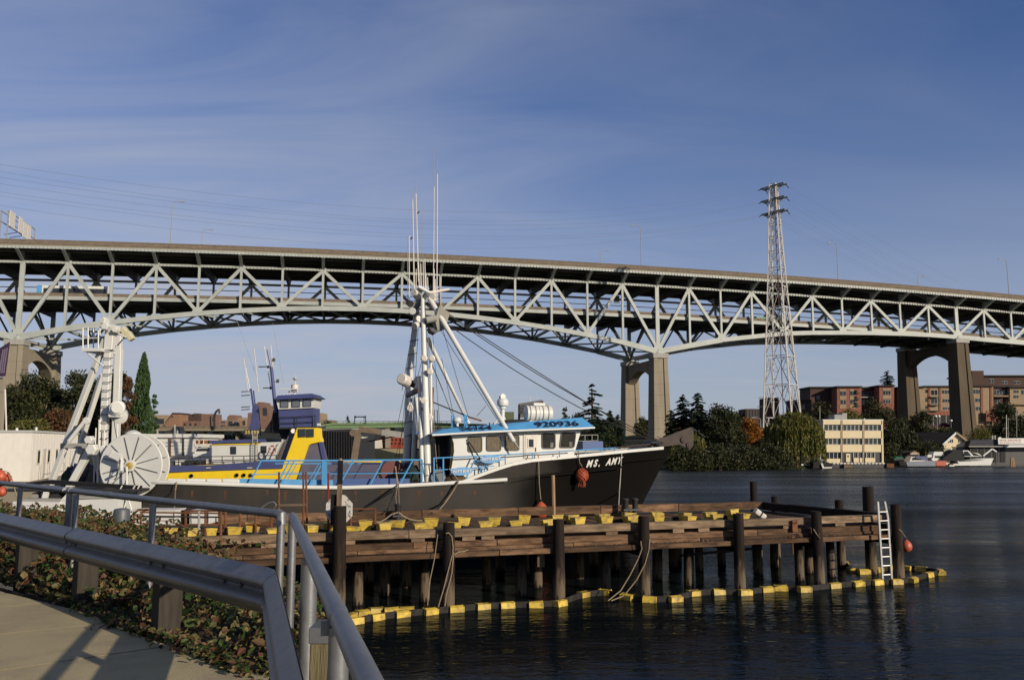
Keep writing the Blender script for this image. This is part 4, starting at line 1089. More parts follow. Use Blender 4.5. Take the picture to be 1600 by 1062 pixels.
# ================================================================ FOREGROUND RAILS
grl = thing('crash_barrier', 'dull galvanised corrugated crash barrier turning a corner beside the pavement', 'guardrail', GC + V(0, 0, SWZ))
prof = [(0.0, 0.0), (0.012, 0.022), (0.055, 0.045), (0.078, 0.075), (0.078, 0.095), (0.052, 0.122), (0.012, 0.138), (0.002, 0.156), (0.012, 0.174), (0.052, 0.190), (0.078, 0.217), (0.078, 0.237), (0.055, 0.267), (0.012, 0.290), (0.0, 0.312)]
def wbeam(p0, p1, z_top, out, name='barrier_rail', e0=None, e1=None):
    """corrugated rail extruded along p0-p1; out = side of the corrugation"""
    d = (p1 - p0).normalized(); P = []; L = (p1 - p0).length; n = max(1, int(L / .5))
    g = MB(); rows = []
    for k in range(n + 1):
        c = p0 + d * (L * k / n)
        rows.append([c + out * a + V(0, 0, z_top - b_) for a, b_ in prof])
    g.grid(rows)
    rows2 = [[q - out * .006 for q in r] for r in rows]
    g.grid(rows2)
    o = g.build(name, M_galvb, grl, smooth=True)
    for p in o.data.polygons: pass
    return o
outL = -nL; outR = V(-dR.y, dR.x, 0)
if outR.x > 0: outR = -outR
ZT = 3.95
a = GC + dL * .05
for k in range(3):
    p0 = GC + dL * (.09 + k * 3.81); p1 = GC + dL * (.09 + (k + 1) * 3.81 + (.25 if k < 2 else 0))
    wbeam(p0 + outL * (.006 * (k % 2)), p1 + outL * (.006 * (k % 2)), ZT, outL)
for k in range(3):
    p0 = GC + dR * (.09 + k * 3.81); p1 = GC + dR * (.09 + (k + 1) * 3.81)
    wbeam(p0, p1, ZT, outR)
# bent corner piece
rows = []
for k in range(7):
    t = k / 6; o_ = (outL * (1 - t) + outR * t).normalized(); c = GC + dL * .1 * (1 - t) ** 2 + dR * .1 * t * t
    rows.append([c + o_ * (a_ + .004) + V(0, 0, ZT - b_) for a_, b_ in prof])
g = MB(); g.grid(rows); g.build('corner_rail', M_galvb, grl, smooth=True)
# splice bolts
def bolts(p0, d, out):
    for dz, dx in ((.156, 0), (.156, .25)):
        c = p0 + d * dx + V(0, 0, ZT - dz) + out * .002
        g = MB(); g.lathe([(.022, 0), (.022, .008), (.014, .016)], c, axis=out, n=10); g.build('bolt', M_dark, grl)
for tt in (3.8, 7.6, 1.75, .45): bolts(GC + dL * tt, dL, outL)
# stiff wooden posts and offset blocks
for tt, dd, nn in [(x, dL, nL) for x in (1.95, 3.86, 5.77, 7.68)]:
    c = GC + dd * tt + nn * .13
    g = MB(); g.box(c + V(0, 0, SWZ + .12), (.15, .2, 1.15), Matrix.Rotation(math.atan2(dd.y, dd.x), 3, 'Z')); g.build('wooden_post', M_postd, grl, bevel=.008)
    if dd is dL and tt < 3: 
        g = MB(); g.box(c + nn * .14 + V(0, 0, SWZ + .46), (.3, .16, .12), Matrix.Rotation(math.atan2(dd.y, dd.x), 3, 'Z')); g.build('offset_block', M_timberg, grl)
# ---- tubular handrail
hr = thing('handrail', 'galvanised tubular handrail standing behind the crash barrier', 'handrail', HCn + V(0, 0, SWZ))
HZt = 4.2
hdL = (HL - HCn).normalized(); hdR = (HR - HR0).normalized()
RP = .035
def hp(base, d, t, z=HZt): q = base + d * t; return V(q.x, q.y, z)
LH = (HL - HCn).length
bar('rail_pipe', hp(HCn, hdL, .02), hp(HCn, hdL, 4.95), RP, RP, M_galv, hr, tube=20)
bar('rail_pipe', hp(HCn, hdL, 5.08), hp(HCn, hdL, 14), RP, RP, M_galv, hr, tube=20)
LR = (HR - HR0).length
bar('rail_pipe', hp(HR0, hdR, .03), hp(HR0, hdR, LR - .06), RP, RP, M_galv, hr, tube=24)
bar('rail_pipe', hp(HR0, hdR, LR + .08), hp(HR0, hdR, LR + 9), RP, RP, M_galv, hr, tube=24)
# joint plates and end caps
g = MB(); c = hp(HR0, hdR, LR + .01); g.lathe([(.037, -.09), (.037, -.03), (.027, 0), (.027, .09)], c, axis=hdR, n=16); g.build('coupling', M_galv, hr, smooth=True)
g = MB(); g.box(hp(HR0, hdR, LR + .01, HZt - .035) - nR * .03, (.012, .06, .05), Matrix.Rotation(math.atan2(hdR.y, hdR.x), 3, 'Z')); g.build('joint_plate', M_galv, hr)
g = MB(); g.pipe([hp(HCn, hdL, .06), hp(HCn, hdL, 0.0, HZt - .005), hp(HCn, hdL, 0.0, HZt - .08)], .042, 12); g.build('corner_bend', M_galv, hr, smooth=True)
g = MB(); g.lathe([(RP, 0), (RP * .9, .02), (RP * .5, .035)], hp(HR0, hdR, .03), axis=-hdR, n=20); g.build('end_cap', M_galv, hr, smooth=True)
def hpost(px, ytop, base, d, L0, zb_=SWZ - .1, r=.034, z=HZt - .04, extra=0, nm='handrail_post'):
    # place the post on the rail's plan line under a pixel
    k = d.y / d.x; c0 = base.y - k * base.x
    p = onplane(px, ytop, k, c0); q = V(p.x, p.y, 0)
    return bar(nm, V(q.x, q.y, zb_), V(q.x, q.y, z), r, r, M_galv, hr, tube=16)
for px in (30, 118, 239): hpost(px, 790, HCn, hdL, 0)
for px in (10,): pass
# square joint post beside the second
k = hdL.y / hdL.x; p = onplane(108, 790, k, HCn.y - k * HCn.x)
bar('joint_post', V(p.x, p.y, SWZ), V(p.x, p.y, HZt - .03), .06, .06, M_galv, hr)
g = MB(); g.lathe([(.04, -.05), (.04, .05)], V(p.x, p.y, HZt), axis=hdL, n=16); g.build('joint_sleeve', M_galv, hr)
# corner posts
hpost(438, 850, HCn + V(.0, 0, 0), hdL, 0, zb_=SWZ - .1)
bar('handrail_post', hp(HR0, hdR, .07, SWZ - .1), hp(HR0, hdR, .07, HZt - .02), .034, .034, M_galv, hr, tube=16)
kr = hdR.y / hdR.x; p = onplane(484, 866, kr, HR0.y - kr * HR0.x); bar('stub_post', V(p.x, p.y, SWZ - .1), V(p.x, p.y, HZt - .03), .045, .045, M_galv, hr, tube=18)
p = hp(HR0, hdR, LR + .03); bar('handrail_post', V(p.x, p.y, SWZ - .1), V(p.x, p.y, HZt - .03), .036, .036, M_galv, hr, tube=18)
# the square timber stanchion with metal cap close to the camera
Yp = 3.35
c = ony(515, 1000, Yp); c.z = 0
st = thing('timber_stanchion', 'square treated timber stanchion with a flat metal cap between barrier and handrail', 'post', V(c.x, c.y, SWZ))
rz = Matrix.Rotation(math.atan2(dR.y, dR.x) , 3, 'Z')
zt_ = ony(515, 1005, Yp - .07).z
g = MB(); g.box(V(c.x, c.y, (2.4 + zt_) / 2), (.12, .15, zt_ - 2.4)); g.build('timber', M_post, st, bevel=.006)
g = MB(); g.box(V(c.x, c.y, zt_ + .03), (.128, .158, .06)); g.build('metal_cap', M_galv, st, bevel=.004)
g = MB(); g.lathe([(.014, 0), (.014, .012), (.006, .016)], V(c.x, c.y, zt_ + .06), n=8); g.build('cap_bolt', M_dark, st)
# ================================================================ FISHING BOAT
SK, SC = 0.28, 35.46
SA = math.atan(SK)
SU = V(math.cos(SA), math.sin(SA), 0); SV = V(-math.sin(SA), math.cos(SA), 0)
def SPx(px, py, w=0.0): return onplane(px, py, SK, SC + w / math.cos(SA))
def SW(u, w, z): return V(0, SC, z) + SU * u + SV * w
def SL(p): d = V(p.x, p.y - SC, 0); return d.dot(SU), d.dot(SV), p.z
HB = 3.4
boat = thing('fishing_boat', 'black hulled fishing boat with white house and light blue trim moored behind the dock', 'fishing boat', SW(-4, HB, 0))
sheer = [(224, 753, 2.5, 2.3, 0), (240, 753, 2.95, 2.7, 0), (275, 753.5, 3.25, 3.0, 0), (330, 755.5, 3.36, 3.2, 0), (400, 758, 3.4, 3.25, 0), (480, 761, 3.4, 3.25, 0), (540, 761.5, 3.4, 3.25, 0), (620, 759, 3.4, 3.25, 0), (700, 754.5, 3.4, 3.2, 0), (722, 753, 3.4, 3.18, 0),
         (740, 745.5, 3.4, 3.15, 0), (760, 738, 3.4, 3.1, 0), (780, 731, 3.4, 3.0, 0), (800, 724.8, 3.38, 2.85, 0), (830, 719, 3.32, 2.6, 0), (860, 716, 3.18, 2.25, .02), (900, 712.3, 2.86, 1.7, .1), (940, 708.4, 2.35, 1.1, .25), (980, 704.4, 1.66, .55, .5), (1010, 701.8, .98, .22, .72), (1035, 699.6, .4, .08, .9), (1049, 698, .06, .03, 1.0)]
tip = SL(SPx(1049, 698, HB)); foot = SL(SPx(1000, 795, HB))
rake_per_z = (tip[0] - foot[0]) / (tip[2] - foot[2])
stn = []
for px, py, b, bw, rk in sheer:
    u, w, z = SL(SPx(px, py, HB - b)); stn.append((u, z, b, bw, rk))
ZB = -0.9
def hull_pt(st, t, side):
    u, z, b, bw, rk = st
    zz = ZB + (z - ZB) * t
    bb = bw + (b - bw) * (t ** 1.7)
    uu = u - rk * rake_per_z * (z - zz)
    if st is stn[0]: uu -= 0.0
    return SW(uu + (-.25 * (1 - t) if st is stn[0] else 0), HB - side * bb, zz)
def lerp_st(a, b_, t): return tuple(x + (y - x) * t for x, y in zip(a, b_))
fine = []
for a, b_ in zip(stn[:-1], stn[1:]):
    for k in range(4): fine.append(lerp_st(a, b_, k / 4))
fine.append(stn[-1])
NT = 16
g = MB()
for side in (1, -1):
    g.grid([[hull_pt(s, k / NT, side) - V(0, 0, .3 if side < 0 and s[0] <= stn[9][0] + .01 else 0) for k in range(NT + 1)] for s in fine])
g.grid([[hull_pt(fine[0], k / NT, 1), hull_pt(fine[0], k / NT, -1)] for k in range(NT + 1)])
g.grid([[hull_pt(s, 0, 1), hull_pt(s, 0, -1)] for s in fine])
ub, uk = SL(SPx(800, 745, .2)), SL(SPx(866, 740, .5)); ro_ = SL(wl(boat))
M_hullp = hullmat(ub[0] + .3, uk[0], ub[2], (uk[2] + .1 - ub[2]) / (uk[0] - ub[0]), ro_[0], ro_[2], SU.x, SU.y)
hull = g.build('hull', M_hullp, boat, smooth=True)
# hull plate welds: vertical frames showing faintly, and a rubbing strake at the knuckle forward
def side_pt(px, py):            # point on the near side of the hull skin under a pixel
    best = None
    for s0, s1 in zip(fine[:-1], fine[1:]):
        for k in range(NT):
            pass
    return best
def sheer_pts(i0, i1, side, dz=0.0, inset=0.0, n=3):
    out = []
    for i in range(i0, i1):
        for k in range(n): 
            s = lerp_st(stn[i], stn[i + 1], k / n); out.append(SW(s[0], HB - side * (s[2] - inset), s[1] + dz))
    s = stn[i1]; out.append(SW(s[0], HB - side * (s[2] - inset), s[1] + dz))
    return out
for side in (1, -1):
    pts = sheer_pts(0, 9, side, 0.0 if side == 1 else -.3, -.03)
    if side == 1: pts += [SPx(px, py, -.05) for px, py in ((745, 752), (770, 750.5), (792, 749))]
    g = MB(); g.pipe(pts, .085, 10); g.build('white_guard_pipe', M_white, boat, smooth=True)
    g = MB(); p2 = sheer_pts(9, 20, side, 0.0, 0.0)
    n = len(p2)
    for a, b_ in zip(p2[:-1], p2[1:]): g.beam(a, b_, .16, .13)
    g.build('bulwark_cap', M_white, boat)
# decks
g = MB(); g.grid([[SW(s[0], HB - (s[2] - .03), s[1] - .12), SW(s[0], HB + (s[2] - .03), s[1] - .34)] for s in fine if s[0] <= stn[9][0] + .01])
g.build('working_deck', M_dark, boat)
g = MB(); g.grid([[SW(s[0], HB - (s[2] - .03), s[1] - .75 if s[0] < 6 else s[1] - .5), SW(s[0], HB + (s[2] - .03), s[1] - .75 if s[0] < 6 else s[1] - .5)] for s in fine if s[0] >= stn[13][0]])
g.build('bow_deck', M_dark, boat)
def hull_surface(px, py):
    """point of the near hull skin under a pixel, with its tangents"""
    r = ray(px, py); o = V(0, 0, EYE); best = None
    for s0, s1 in zip(fine[:-1], fine[1:]):
        for k in range(NT):
            a, b_, c, d = hull_pt(s0, k / NT, 1), hull_pt(s1, k / NT, 1), hull_pt(s1, (k + 1) / NT, 1), hull_pt(s0, (k + 1) / NT, 1)
            from mathutils.geometry import intersect_ray_tri
            for tri in ((a, b_, c), (a, c, d)):
                h = intersect_ray_tri(*tri, r, o, True)
                if h is not None and (best is None or h.length < best[0].length): best = (h, (b_ - a).normalized(), (d - a).normalized())
    return best
M_run = mat('rust_run', (.085, .045, .025), .8, var=.4, scale=6)
for px, L in ((300, 10), (352, 16), (418, 8), (446, 20), (505, 12), (556, 18), (598, 9), (655, 22), (690, 12), (742, 14)):
    pts = []
    for k in range(6):
        h = hull_surface(px + .4 * math.sin(k * 1.7 + px), 766 + L * k / 5)
        if h: pts.append(h[0] - SV * .004)
    if len(pts) > 3:
        g = MB(); n_ = len(pts); wd = [.05 * (1 - k / n_) * (1 + .4 * math.sin(px + k)) + .008 for k in range(n_)]
        g.grid([[p - SU * q, p + SU * q] for p, q in zip(pts, wd)]); g.build('rust_run', M_run, boat)
# ---- deckhouse
WH = 0.42                                        # near wall plane of the house
def H(px, py, d=0.0): return SPx(px, py, WH + d)
outl = [(701, 746), (706, 728), (709.5, 705), (709, 692), (704, 677), (760, 673.8), (830, 671), (909, 668.8), (903, 689), (896.5, 711.5), (860, 716.5), (830, 719.5), (800, 725.5), (780, 732), (760, 739), (740, 747), (722, 754)]
g = MB(); near = [H(*q) for q in outl]
far = [p + SV * (2 * (HB - WH)) for p in near]
n = len(near)
g.add(near + far, [tuple(range(n - 1, -1, -1)), tuple(range(n, 2 * n))] + [(i, (i + 1) % n, n + (i + 1) % n, n + i) for i in range(5, n) if True])
house = g.build('deckhouse', M_white, boat)
# dark recess of the open after end: side cheek ends and an inner bulkhead
g = MB(); p = [H(x, y, .5) for x, y in ((709, 677), (709, 750))]; q = [a + SV * 5 for a in p]
g.add([p[0], p[1], q[1], q[0]], [(0, 1, 2, 3)]); g.build('after_bulkhead', M_dark, boat)
g = MB(); g.box((H(690, 712, 3.6)), (1.2, 3.0, 2.2), Matrix.Rotation(SA, 3, 'Z')); g.build('dark_casing', M_dark, boat)  # dark casing fills the dark area under the roof overhang
g = MB(); g.pipe([H(707, 684, .3), H(708, 700, .3), H(706, 720, .3), H(704, 735, .3)], .07, 6); g.build('hung_hose', M_fyellow, boat)
# visor roof: sloping light blue band with the numbers, flat top
ev = [(675, 678.0), (694, 677), (704, 676.2), (760, 673.2), (830, 670.2), (909, 667.6), (929, 666.6)]
tp = [(690, 671), (699, 669.2), (709, 668.2), (762, 664.0), (832, 657.5), (900, 652.6), (909, 651.8)]
A = [SPx(x, y, WH - .45) for x, y in ev]; Bm = [SPx(x, y, WH - .02) for x, y in tp]
def mirror(p):
    u, w, z = SL(p); return SW(u, 2 * HB - w, z)
A2 = [mirror(p) for p in A]; B2 = [mirror(p) for p in Bm]
g = MB(); g.grid([A, Bm]); g.grid([Bm, B2]); g.grid([B2, A2]); g.grid([A, A2]); g.quad(A[0], Bm[0], B2[0], A2[0]); g.quad(A[-1], A2[-1], B2[-1], Bm[-1])
roof = g.build('visor_roof', M_blue, boat)
g = MB()
for a, b_ in zip(A[:-1], A[1:]): g.beam(a + V(0, 0, -.035), b_ + V(0, 0, -.035), .1, .07)
g.build('eave_trim', M_white, boat)
M_num = mat('number_paint', (0.01, 0.012, 0.03), .5)
def slope_text(txt, i, px, py, size, bold, sx=1.35):
    x = (A[i + 1] - A[i]).normalized(); y = ((Bm[i] + Bm[i + 1]) - (A[i] + A[i + 1])).normalized(); y = (y - x * y.dot(x)).normalized(); nrm = x.cross(y)
    # meet the pixel ray with the slope
    r = ray(px, py); o = V(0, 0, EYE); t = (A[i] - o).dot(nrm) / r.dot(nrm); p = o + r * t
    return text_mesh('number', txt, size, M_num, boat, p + nrm * (.05 if nrm.z > 0 else -.05), x, y, .004, bold, sx=sx)
slope_text('56164', 3, 744, 670.0, .40, .008)
slope_text('920936', 4, 870, 663.6, .46, .009, 1.45)
# windows
def rrect(c, xw, yh, r, shear=0.0, n=4):
    P = []
    for cx, cy, a0 in ((xw - r, yh - r, 0), (-xw + r, yh - r, 90), (-xw + r, -yh + r, 180), (xw - r, -yh + r, 270)):
        for k in range(n + 1):
            a = R(a0 + 90 * k / n); P.append((cx + r * math.cos(a), cy + r * math.sin(a)))
    return P
WZ = V(0, 0, 1)
def window(px0, py0, px1, py1, curtain, shear=0.0):
    a = H(px0, py0); b_ = H(px1, py0); c = H((px0 + px1) / 2, (py0 + py1) / 2); hgt = (H(px0, py0).z - H(px0, py1).z) / 2; wd = (b_ - a).length / 2
    xd = SU; loc = lambda x, y, d: c + xd * (x + shear * y) + WZ * y - SV * d
    o1 = rrect(c, wd, hgt, .11); o2 = rrect(c, wd - .045, hgt - .045, .085); n = len(o1)
    g = MB()
    for d0 in (.03,):
        g.add([loc(x, y, d0) for x, y in o1] + [loc(x, y, d0) for x, y in o2] + [loc(x, y, .001) for x, y in o1] + [loc(x, y, .001) for x, y in o2],
              [(i, (i + 1) % n, n + (i + 1) % n, n + i) for i in range(n)] + [(i, 2 * n + i, 2 * n + (i + 1) % n, (i + 1) % n) for i in range(n)] + [(n + i, n + (i + 1) % n, 3 * n + (i + 1) % n, 3 * n + i) for i in range(n)])
    f = g.build('window', M_dark, boat)
    g = MB()
    if curtain:
        m_ = 18; rows = []
        for j in (0, 1):
            rows.append([loc(-wd + .04 + (2 * wd - .08) * i / m_, (hgt - .04) * (1 - 2 * j), .004 + .012 * (i % 2) + rnd.uniform(0, .003)) for i in range(m_ + 1)])
        g.grid(rows); g.build('curtain', M_curtain, f)
    else:
        g.add([loc(x, y, .004) for x, y in o2], [tuple(range(n))]); g.build('dim_interior', mat('dim_cabin_%d' % px0, (.07, .062, .052), .9, var=.5, scale=3), f)
        g = MB(); g.box(loc(wd * .45, -hgt * .5, .012), (.14, .02, .2), Matrix.Rotation(SA, 3, 'Z')); g.build('notice', M_whited, f)
    g = MB(); g.add([loc(x, y, .022) for x, y in o2], [tuple(range(n))]); g.build('pane', M_glassc, f)
    return f
window(730.5, 681.2, 753.5, 706.5, True); window(759.5, 680.0, 783, 705, True); window(788.5, 678.9, 811.5, 704, True)
window(846, 676, 868, 701, False); window(875, 674.8, 899, 699.8, False, shear=.14)
# door
def slab(px0, py0, px1, py1, th, m, name, d=0.0, parent=None, bev=.03):
    a, b_, c, e = H(px0, py1), H(px1, py1), H(px1, py0), H(px0, py0)
    g = MB(); g.prism([p - SV * (d + th) for p in (a, b_, c, e)], SV * th); return g.build(name, m, parent or boat, bevel=bev)
dr = slab(817.5, 677.5, 840, 716, .035, M_whited, 'door')
slab(820, 680.5, 838, 715.5, .02, M_whited, 'door_panel', .036, dr)
wf = slab(823.5, 684, 834.5, 699.5, .02, M_whited, 'door_window_rim', .057, dr); slab(825.5, 686, 832.8, 698, .012, M_glass, 'door_pane', .078, dr, .01)
bar('door_handle', H(837, 699, -.07), H(837, 705, -.07), .02, .02, M_dark, dr, tube=6)
# oval builder's plates
M_ovalb = mat('plate_blue', (.13, .36, .66), .5)
def oval(px, py, rw, rh, z_off, label):
    c = H(px, py, -z_off); P = [c + SU * (rw * math.cos(t * R(12))) + WZ * (rh * math.sin(t * R(12)) + .05 * rw * math.cos(t * R(12))) for t in range(30)]
    g = MB(); g.prism(P, SV * .03); o = g.build('oval_plate', M_ovalb, boat)
    text_mesh('plate_lettering', 'PATTI BUILT', .14, M_white, o, c - SV * .02 + WZ * .0, SU + WZ * .05, WZ, .003, .006, shear=.15)
oval(767, 717, .46, .17, .34, ''); oval(722, 736, .46, .17, .44, '')
# bow lettering
M_letter = mat('white_lettering', (.8, .78, .74), .5, var=.03)
for ch, px, py in (('M', 920.5, 724.5), ('S', 930, 723.6), ('.', 936.5, 723.4), ('A', 950.5, 721.6), ('M', 958.8, 720.6), ('Y', 967.2, 719.6)):
    h, tu, tw = hull_surface(px, py); nrm = tu.cross(tw).normalized()
    if nrm.y > 0: nrm = -nrm
    y_ = (WZ - nrm * WZ.dot(nrm)).normalized()
    text_mesh('hull_letter', ch, .46, M_letter, boat, h + nrm * .012, tu, y_, .004, .018, shear=.16, sx=.9)
# ---- railings, light blue
def rl(p0, p1, r=.028, m=M_blue, name='rail'): return bar(name, p0, p1, r, r, m, boat, tube=6)
S = lambda x, y, w=.12: SPx(x, y, w)
rl(S(408, 719.5), S(505, 719.3), .036); rl(S(505, 719.3), S(660, 718), .036); rl(S(392, 741), S(660, 738.5), .022)
for a, b_ in (((389, 757), (408, 719.5)), ((433, 757), (452, 719.5)), ((439, 758), (460, 719.5)), ((484, 760), (505, 719.5)), ((529, 760), (552, 719.2)), ((578, 758), (598.5, 719)), ((625, 756), (645, 718.6)), ((659.5, 756), (659.5, 718))): rl(S(*a), S(*b_), .032)
bar('rail_post_box', S(507, 757), S(507, 721), .18, .18, M_blue, boat)
for x in (678, 692.5): rl(S(x, 754), S(x, 715 if x > 680 else 715.5), .034)
rl(S(677, 715.5), S(800, 709.6), .03); rl(S(800, 709.6), S(897, 703.4), .026); rl(S(897, 703.4, .6), S(962, 699.5, 2.0), .03)
rl(S(677, 734), S(745, 731), .022); rl(S(744, 713), S(726, 752), .03); rl(S(789.5, 710), S(789.5, 727), .024); rl(S(745, 720), S(790, 717.5), .02); rl(S(751, 730), S(751, 742), .024); rl(S(735, 731), S(772, 727.5), .02); rl(S(874, 705), S(874, 714), .022); rl(S(832, 707), S(832, 718), .022)
for x, y, w in ((915, 702.4, 1.0), (938, 701, 1.5), (960, 699.6, 2.0)): rl(S(x, y, w), S(x, y + 9, w), .022)
rl(S(757, 726), S(757, 738), .026); rl(S(762, 727.5), S(762, 736), .026)
# far rail of the working deck
rl(S(430, 724, 6.6), S(640, 724, 6.6), .03); rl(S(430, 738, 6.6), S(640, 738, 6.6), .02)
for x in range(450, 640, 34): rl(S(x, 748, 6.6), S(x + 14, 724, 6.6), .022)
# low blue coaming and white fish bins aft
g = MB(); a, b_ = S(374, 757, .35), S(520, 759, .35); t0 = S(374, 747.5, .35); 
g.prism([a, b_, S(520, 749.5, .35), t0], SV * .12); g.build('coaming', M_blue, boat)
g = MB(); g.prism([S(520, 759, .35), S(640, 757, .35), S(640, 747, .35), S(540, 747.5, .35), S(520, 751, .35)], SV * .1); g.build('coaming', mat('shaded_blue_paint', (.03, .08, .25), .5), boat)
for x0, x1 in ((262, 290), (291.5, 321), (322.5, 346), (347.5, 374)):
    g = MB(); g.prism([S(x0, 755, .3), S(x1, 756, .3), S(x1, 748, .3), S(x0, 747.6, .3)], SV * .25); g.build('deck_bin', M_white, boat, bevel=.03)
# maroon net drum, dark gear, brown net heap
g = MB(); c = S(611, 736, 3.0); g.lathe([(.52, -.7), (.52, .7)], c, axis=SV, n=20); g.build('net_drum', mat('maroon_paint', (.12, .02, .018), .5), boat, smooth=True)
def lump(name, c, rx, ry, rz, m, seed, n=10):
    g = MB(); rows = []
    for j in range(n + 1):
        th = math.pi * j / n; rows.append([c + V(rx * math.sin(th) * math.cos(2 * math.pi * i / (2 * n)), ry * math.sin(th) * math.sin(2 * math.pi * i / (2 * n)), rz * math.cos(th)) * (1 + .35 * noise.noise(Vector((seed + math.sin(th) * math.cos(math.pi * i / n) * 2.3, math.sin(th) * math.sin(math.pi * i / n) * 2.3, math.cos(th) * 2.3)))) for i in range(2 * n + 1)])
    g.grid(rows); return g.build(name, m, boat, smooth=True)
M_net = mat('net_heap_brown', (.10, .065, .035), .95, var=.5, scale=8, bump=.8, bscale=25); M_netg = mat('net_heap_green', (.03, .045, .04), .95, var=.5, scale=8, bump=.8, bscale=25)
lump('net_heap', S(710, 749, .45), .55, .4, .2, M_net, 3); lump('net_heap', S(644, 745, 1.2), .5, .6, .45, M_netg, 8); lump('net_heap', S(655, 742, 2.8), .6, .7, .7, M_netg, 12)
g = MB(); g.lathe([(.02, -.05), (.32, -.05), (.32, .05), (.02, .05)], S(685, 745, .5), axis=(-.35, -1, .3), n=16); g.build('trawl_float', M_ltgrey, boat)
for x, w, m in ((648, 3.5, M_blue), (640, 3.6, M_navy), (622, 4, M_whited)):
    g = MB(); g.box(S(x, 738, w), (.5, .6, .9), Matrix.Rotation(SA, 3, 'Z')); g.build('deck_machinery', m, boat)
# ---- masts and booms
def mast(name, a, b_, r0, r1=None, m=M_white, wa=0, wb=0, n=12):
    return bar(name, S(*a, wa), S(*b_, wb), r0, r1 or r0, m, boat, tube=n)
mast('mast', (668.5, 753), (663.5, 580), .155, .14, wa=.9, wb=1.5); mast('mast', (663.5, 582), (660, 462), .12, .09, wa=1.5, wb=2.4)
mast('mast', (660, 753), (655, 588), .09, .08, wa=.6, wb=2.0)
mast('gantry_leg', (635, 748), (640.5, 575), .2, .17, wa=5.6, wb=4.6); mast('gantry_leg', (640.5, 577), (654, 462), .16, .11, wa=4.6, wb=3.0)
mast('gantry_leg', (646, 740), (650.5, 620), .14, .13, wa=5.0, wb=4.6)
mast('boom', (671, 466), (803, 690), .12, .10, wa=2.4, wb=-.05); mast('boom_tip', (802, 688), (812, 702), .045, .03, m=M_ltgrey, wa=-.05, wb=-.1); mast('boom_stay_tube', (674, 466), (782, 650), .045, .045, m=M_whited, wa=2.5, wb=.5)
mast('boom', (668, 528), (732.5, 661), .10, .085, wa=3.0, wb=4.4)
# rungs on the gantry leg
for k in range(11):
    y = 470 + k * 21
    t = (y - 462) / 115 if y < 577 else (y - 577) / 171
    pa = S(654 + (640.5 - 654) * min(1, t), y, 2.9 + 1.6 * min(1, t)) if y < 577 else S(640.5 - 5.5 * t, y, 4.55 + t)
    g = MB(); g.pipe([pa - SU * .22 - SV * .22 - V(0, 0, .05), pa - SV * .26, pa + SU * .22 - SV * .22 + V(0, 0, .06)], .018, 5); g.build('rung', M_dark, boat)
# cross roller and gallows blocks
g = MB(); g.tube(S(636, 596, 2.2), S(652, 603, 3.0), .15, n=12); g.build('roller', M_rust, boat)
g = MB(); g.lathe([(.2, 0), (.26, .06), (.26, .5), (.2, .56)], S(627, 591, 1.8), axis=(S(636, 596, 2.2) - S(627, 591, 1.8)), n=14); g.build('roller_end', M_whited, boat)
for x, y, w in ((653, 595, 2.2), (655, 604, 2.0)):
    g = MB(); g.box(S(x, y, w), (.36, .3, .34), Matrix.Rotation(.4, 3, 'Y')); g.build('block', M_whited, boat, bevel=.06)
mast('gallows_arm', (637, 617), (660, 606), .13, .13, m=mat('shaded_grey_paint', (.3, .29, .3), .6), wa=3.4, wb=2.0)
for x, y in ((663, 560), (675, 560), (672, 581), (662, 626), (672, 652)):
    g = MB(); g.lathe([(.1, 0), (.15, .04), (.15, .14), (.1, .18)], S(x, y, 1.3), axis=(0, -1, 0), n=12); g.build('sheave', M_whited, boat)
mast('topping_tube', (673, 560), (674, 690), .06, .06, wa=1.4, wb=1.2); mast('rusty_tackle', (675, 605), (674, 650), .09, .06, m=M_rust, wa=1.6, wb=1.6)
g = MB(); g.lathe([(.12, 0), (.17, .05), (.17, .12), (.12, .17)], S(641, 638, 4.2), axis=(0, -1, 0), n=14); g.prism([S(636, 640, 4.3), S(646, 640, 4.3), S(643, 628, 4.3), S(640, 628, 4.3)], SV * .1); g.build('hanging_block', M_whited, boat)
mast('davit', (650, 700), (650, 642), .06, .06, wa=5, wb=5, m=M_blue)
# mast head: spreader, platform boxes, floodlights
mast('spreader', (654, 448), (673, 458), .09, .07, wa=2.2, wb=2.2); mast('spreader', (672, 457), (701, 452), .07, .06, wa=2.2, wb=3.0, m=M_whited)
mast('head_beam', (642, 490), (668, 458), .12, .12, m=mat('dull_grey_paint', (.2, .2, .21), .6), wa=3, wb=2.2)
g = MB(); P = [S(686, 479, 1.9), S(703, 488, 1.9), S(696, 513, 2.1), S(684, 517, 2.1), S(680, 500, 2.0)]
g.prism(P, SV * .7); g.build('fish_hopper', mat('grey_canvas', (.36, .34, .28), .8, var=.15), boat)
g = MB(); g.prism([S(671, 511, 1.8), S(686, 517, 1.8), S(681, 520.5, 1.8), S(674, 517, 1.8)], SV * .8); g.build('hopper_lip', M_dark, boat)
g = MB(); g.tube(S(666, 500, 1.9), S(681, 497, 1.9), .16, n=12); g.build('winch_barrel', M_ltgrey, boat)
for x, y, m in ((640, 474, M_dark), (651, 463, M_dark), (648, 457, M_whited), (655, 454, M_whited), (661, 500, M_white), (653, 499, M_whited), (645, 486, M_white), (650, 508, M_whited), (676, 462, M_whited)):
    g = MB(); q = S(x, y, 2.0 + rnd.uniform(-.3, .6)); g.lathe([(.06, -.12), (.13, -.1), (.16, .1), (.15, .12)], q, axis=(rnd.uniform(-1, 1), -1, rnd.uniform(-.8, .3)), n=12); g.build('floodlight', m, boat)
for x, y0, y1 in ((690, 450, 508), (681, 445, 490)): mast('ladder_upright', (x - 1, y1), (x - 4, y0), .03, .03, m=M_rust, wa=2.6, wb=2.6, n=5)
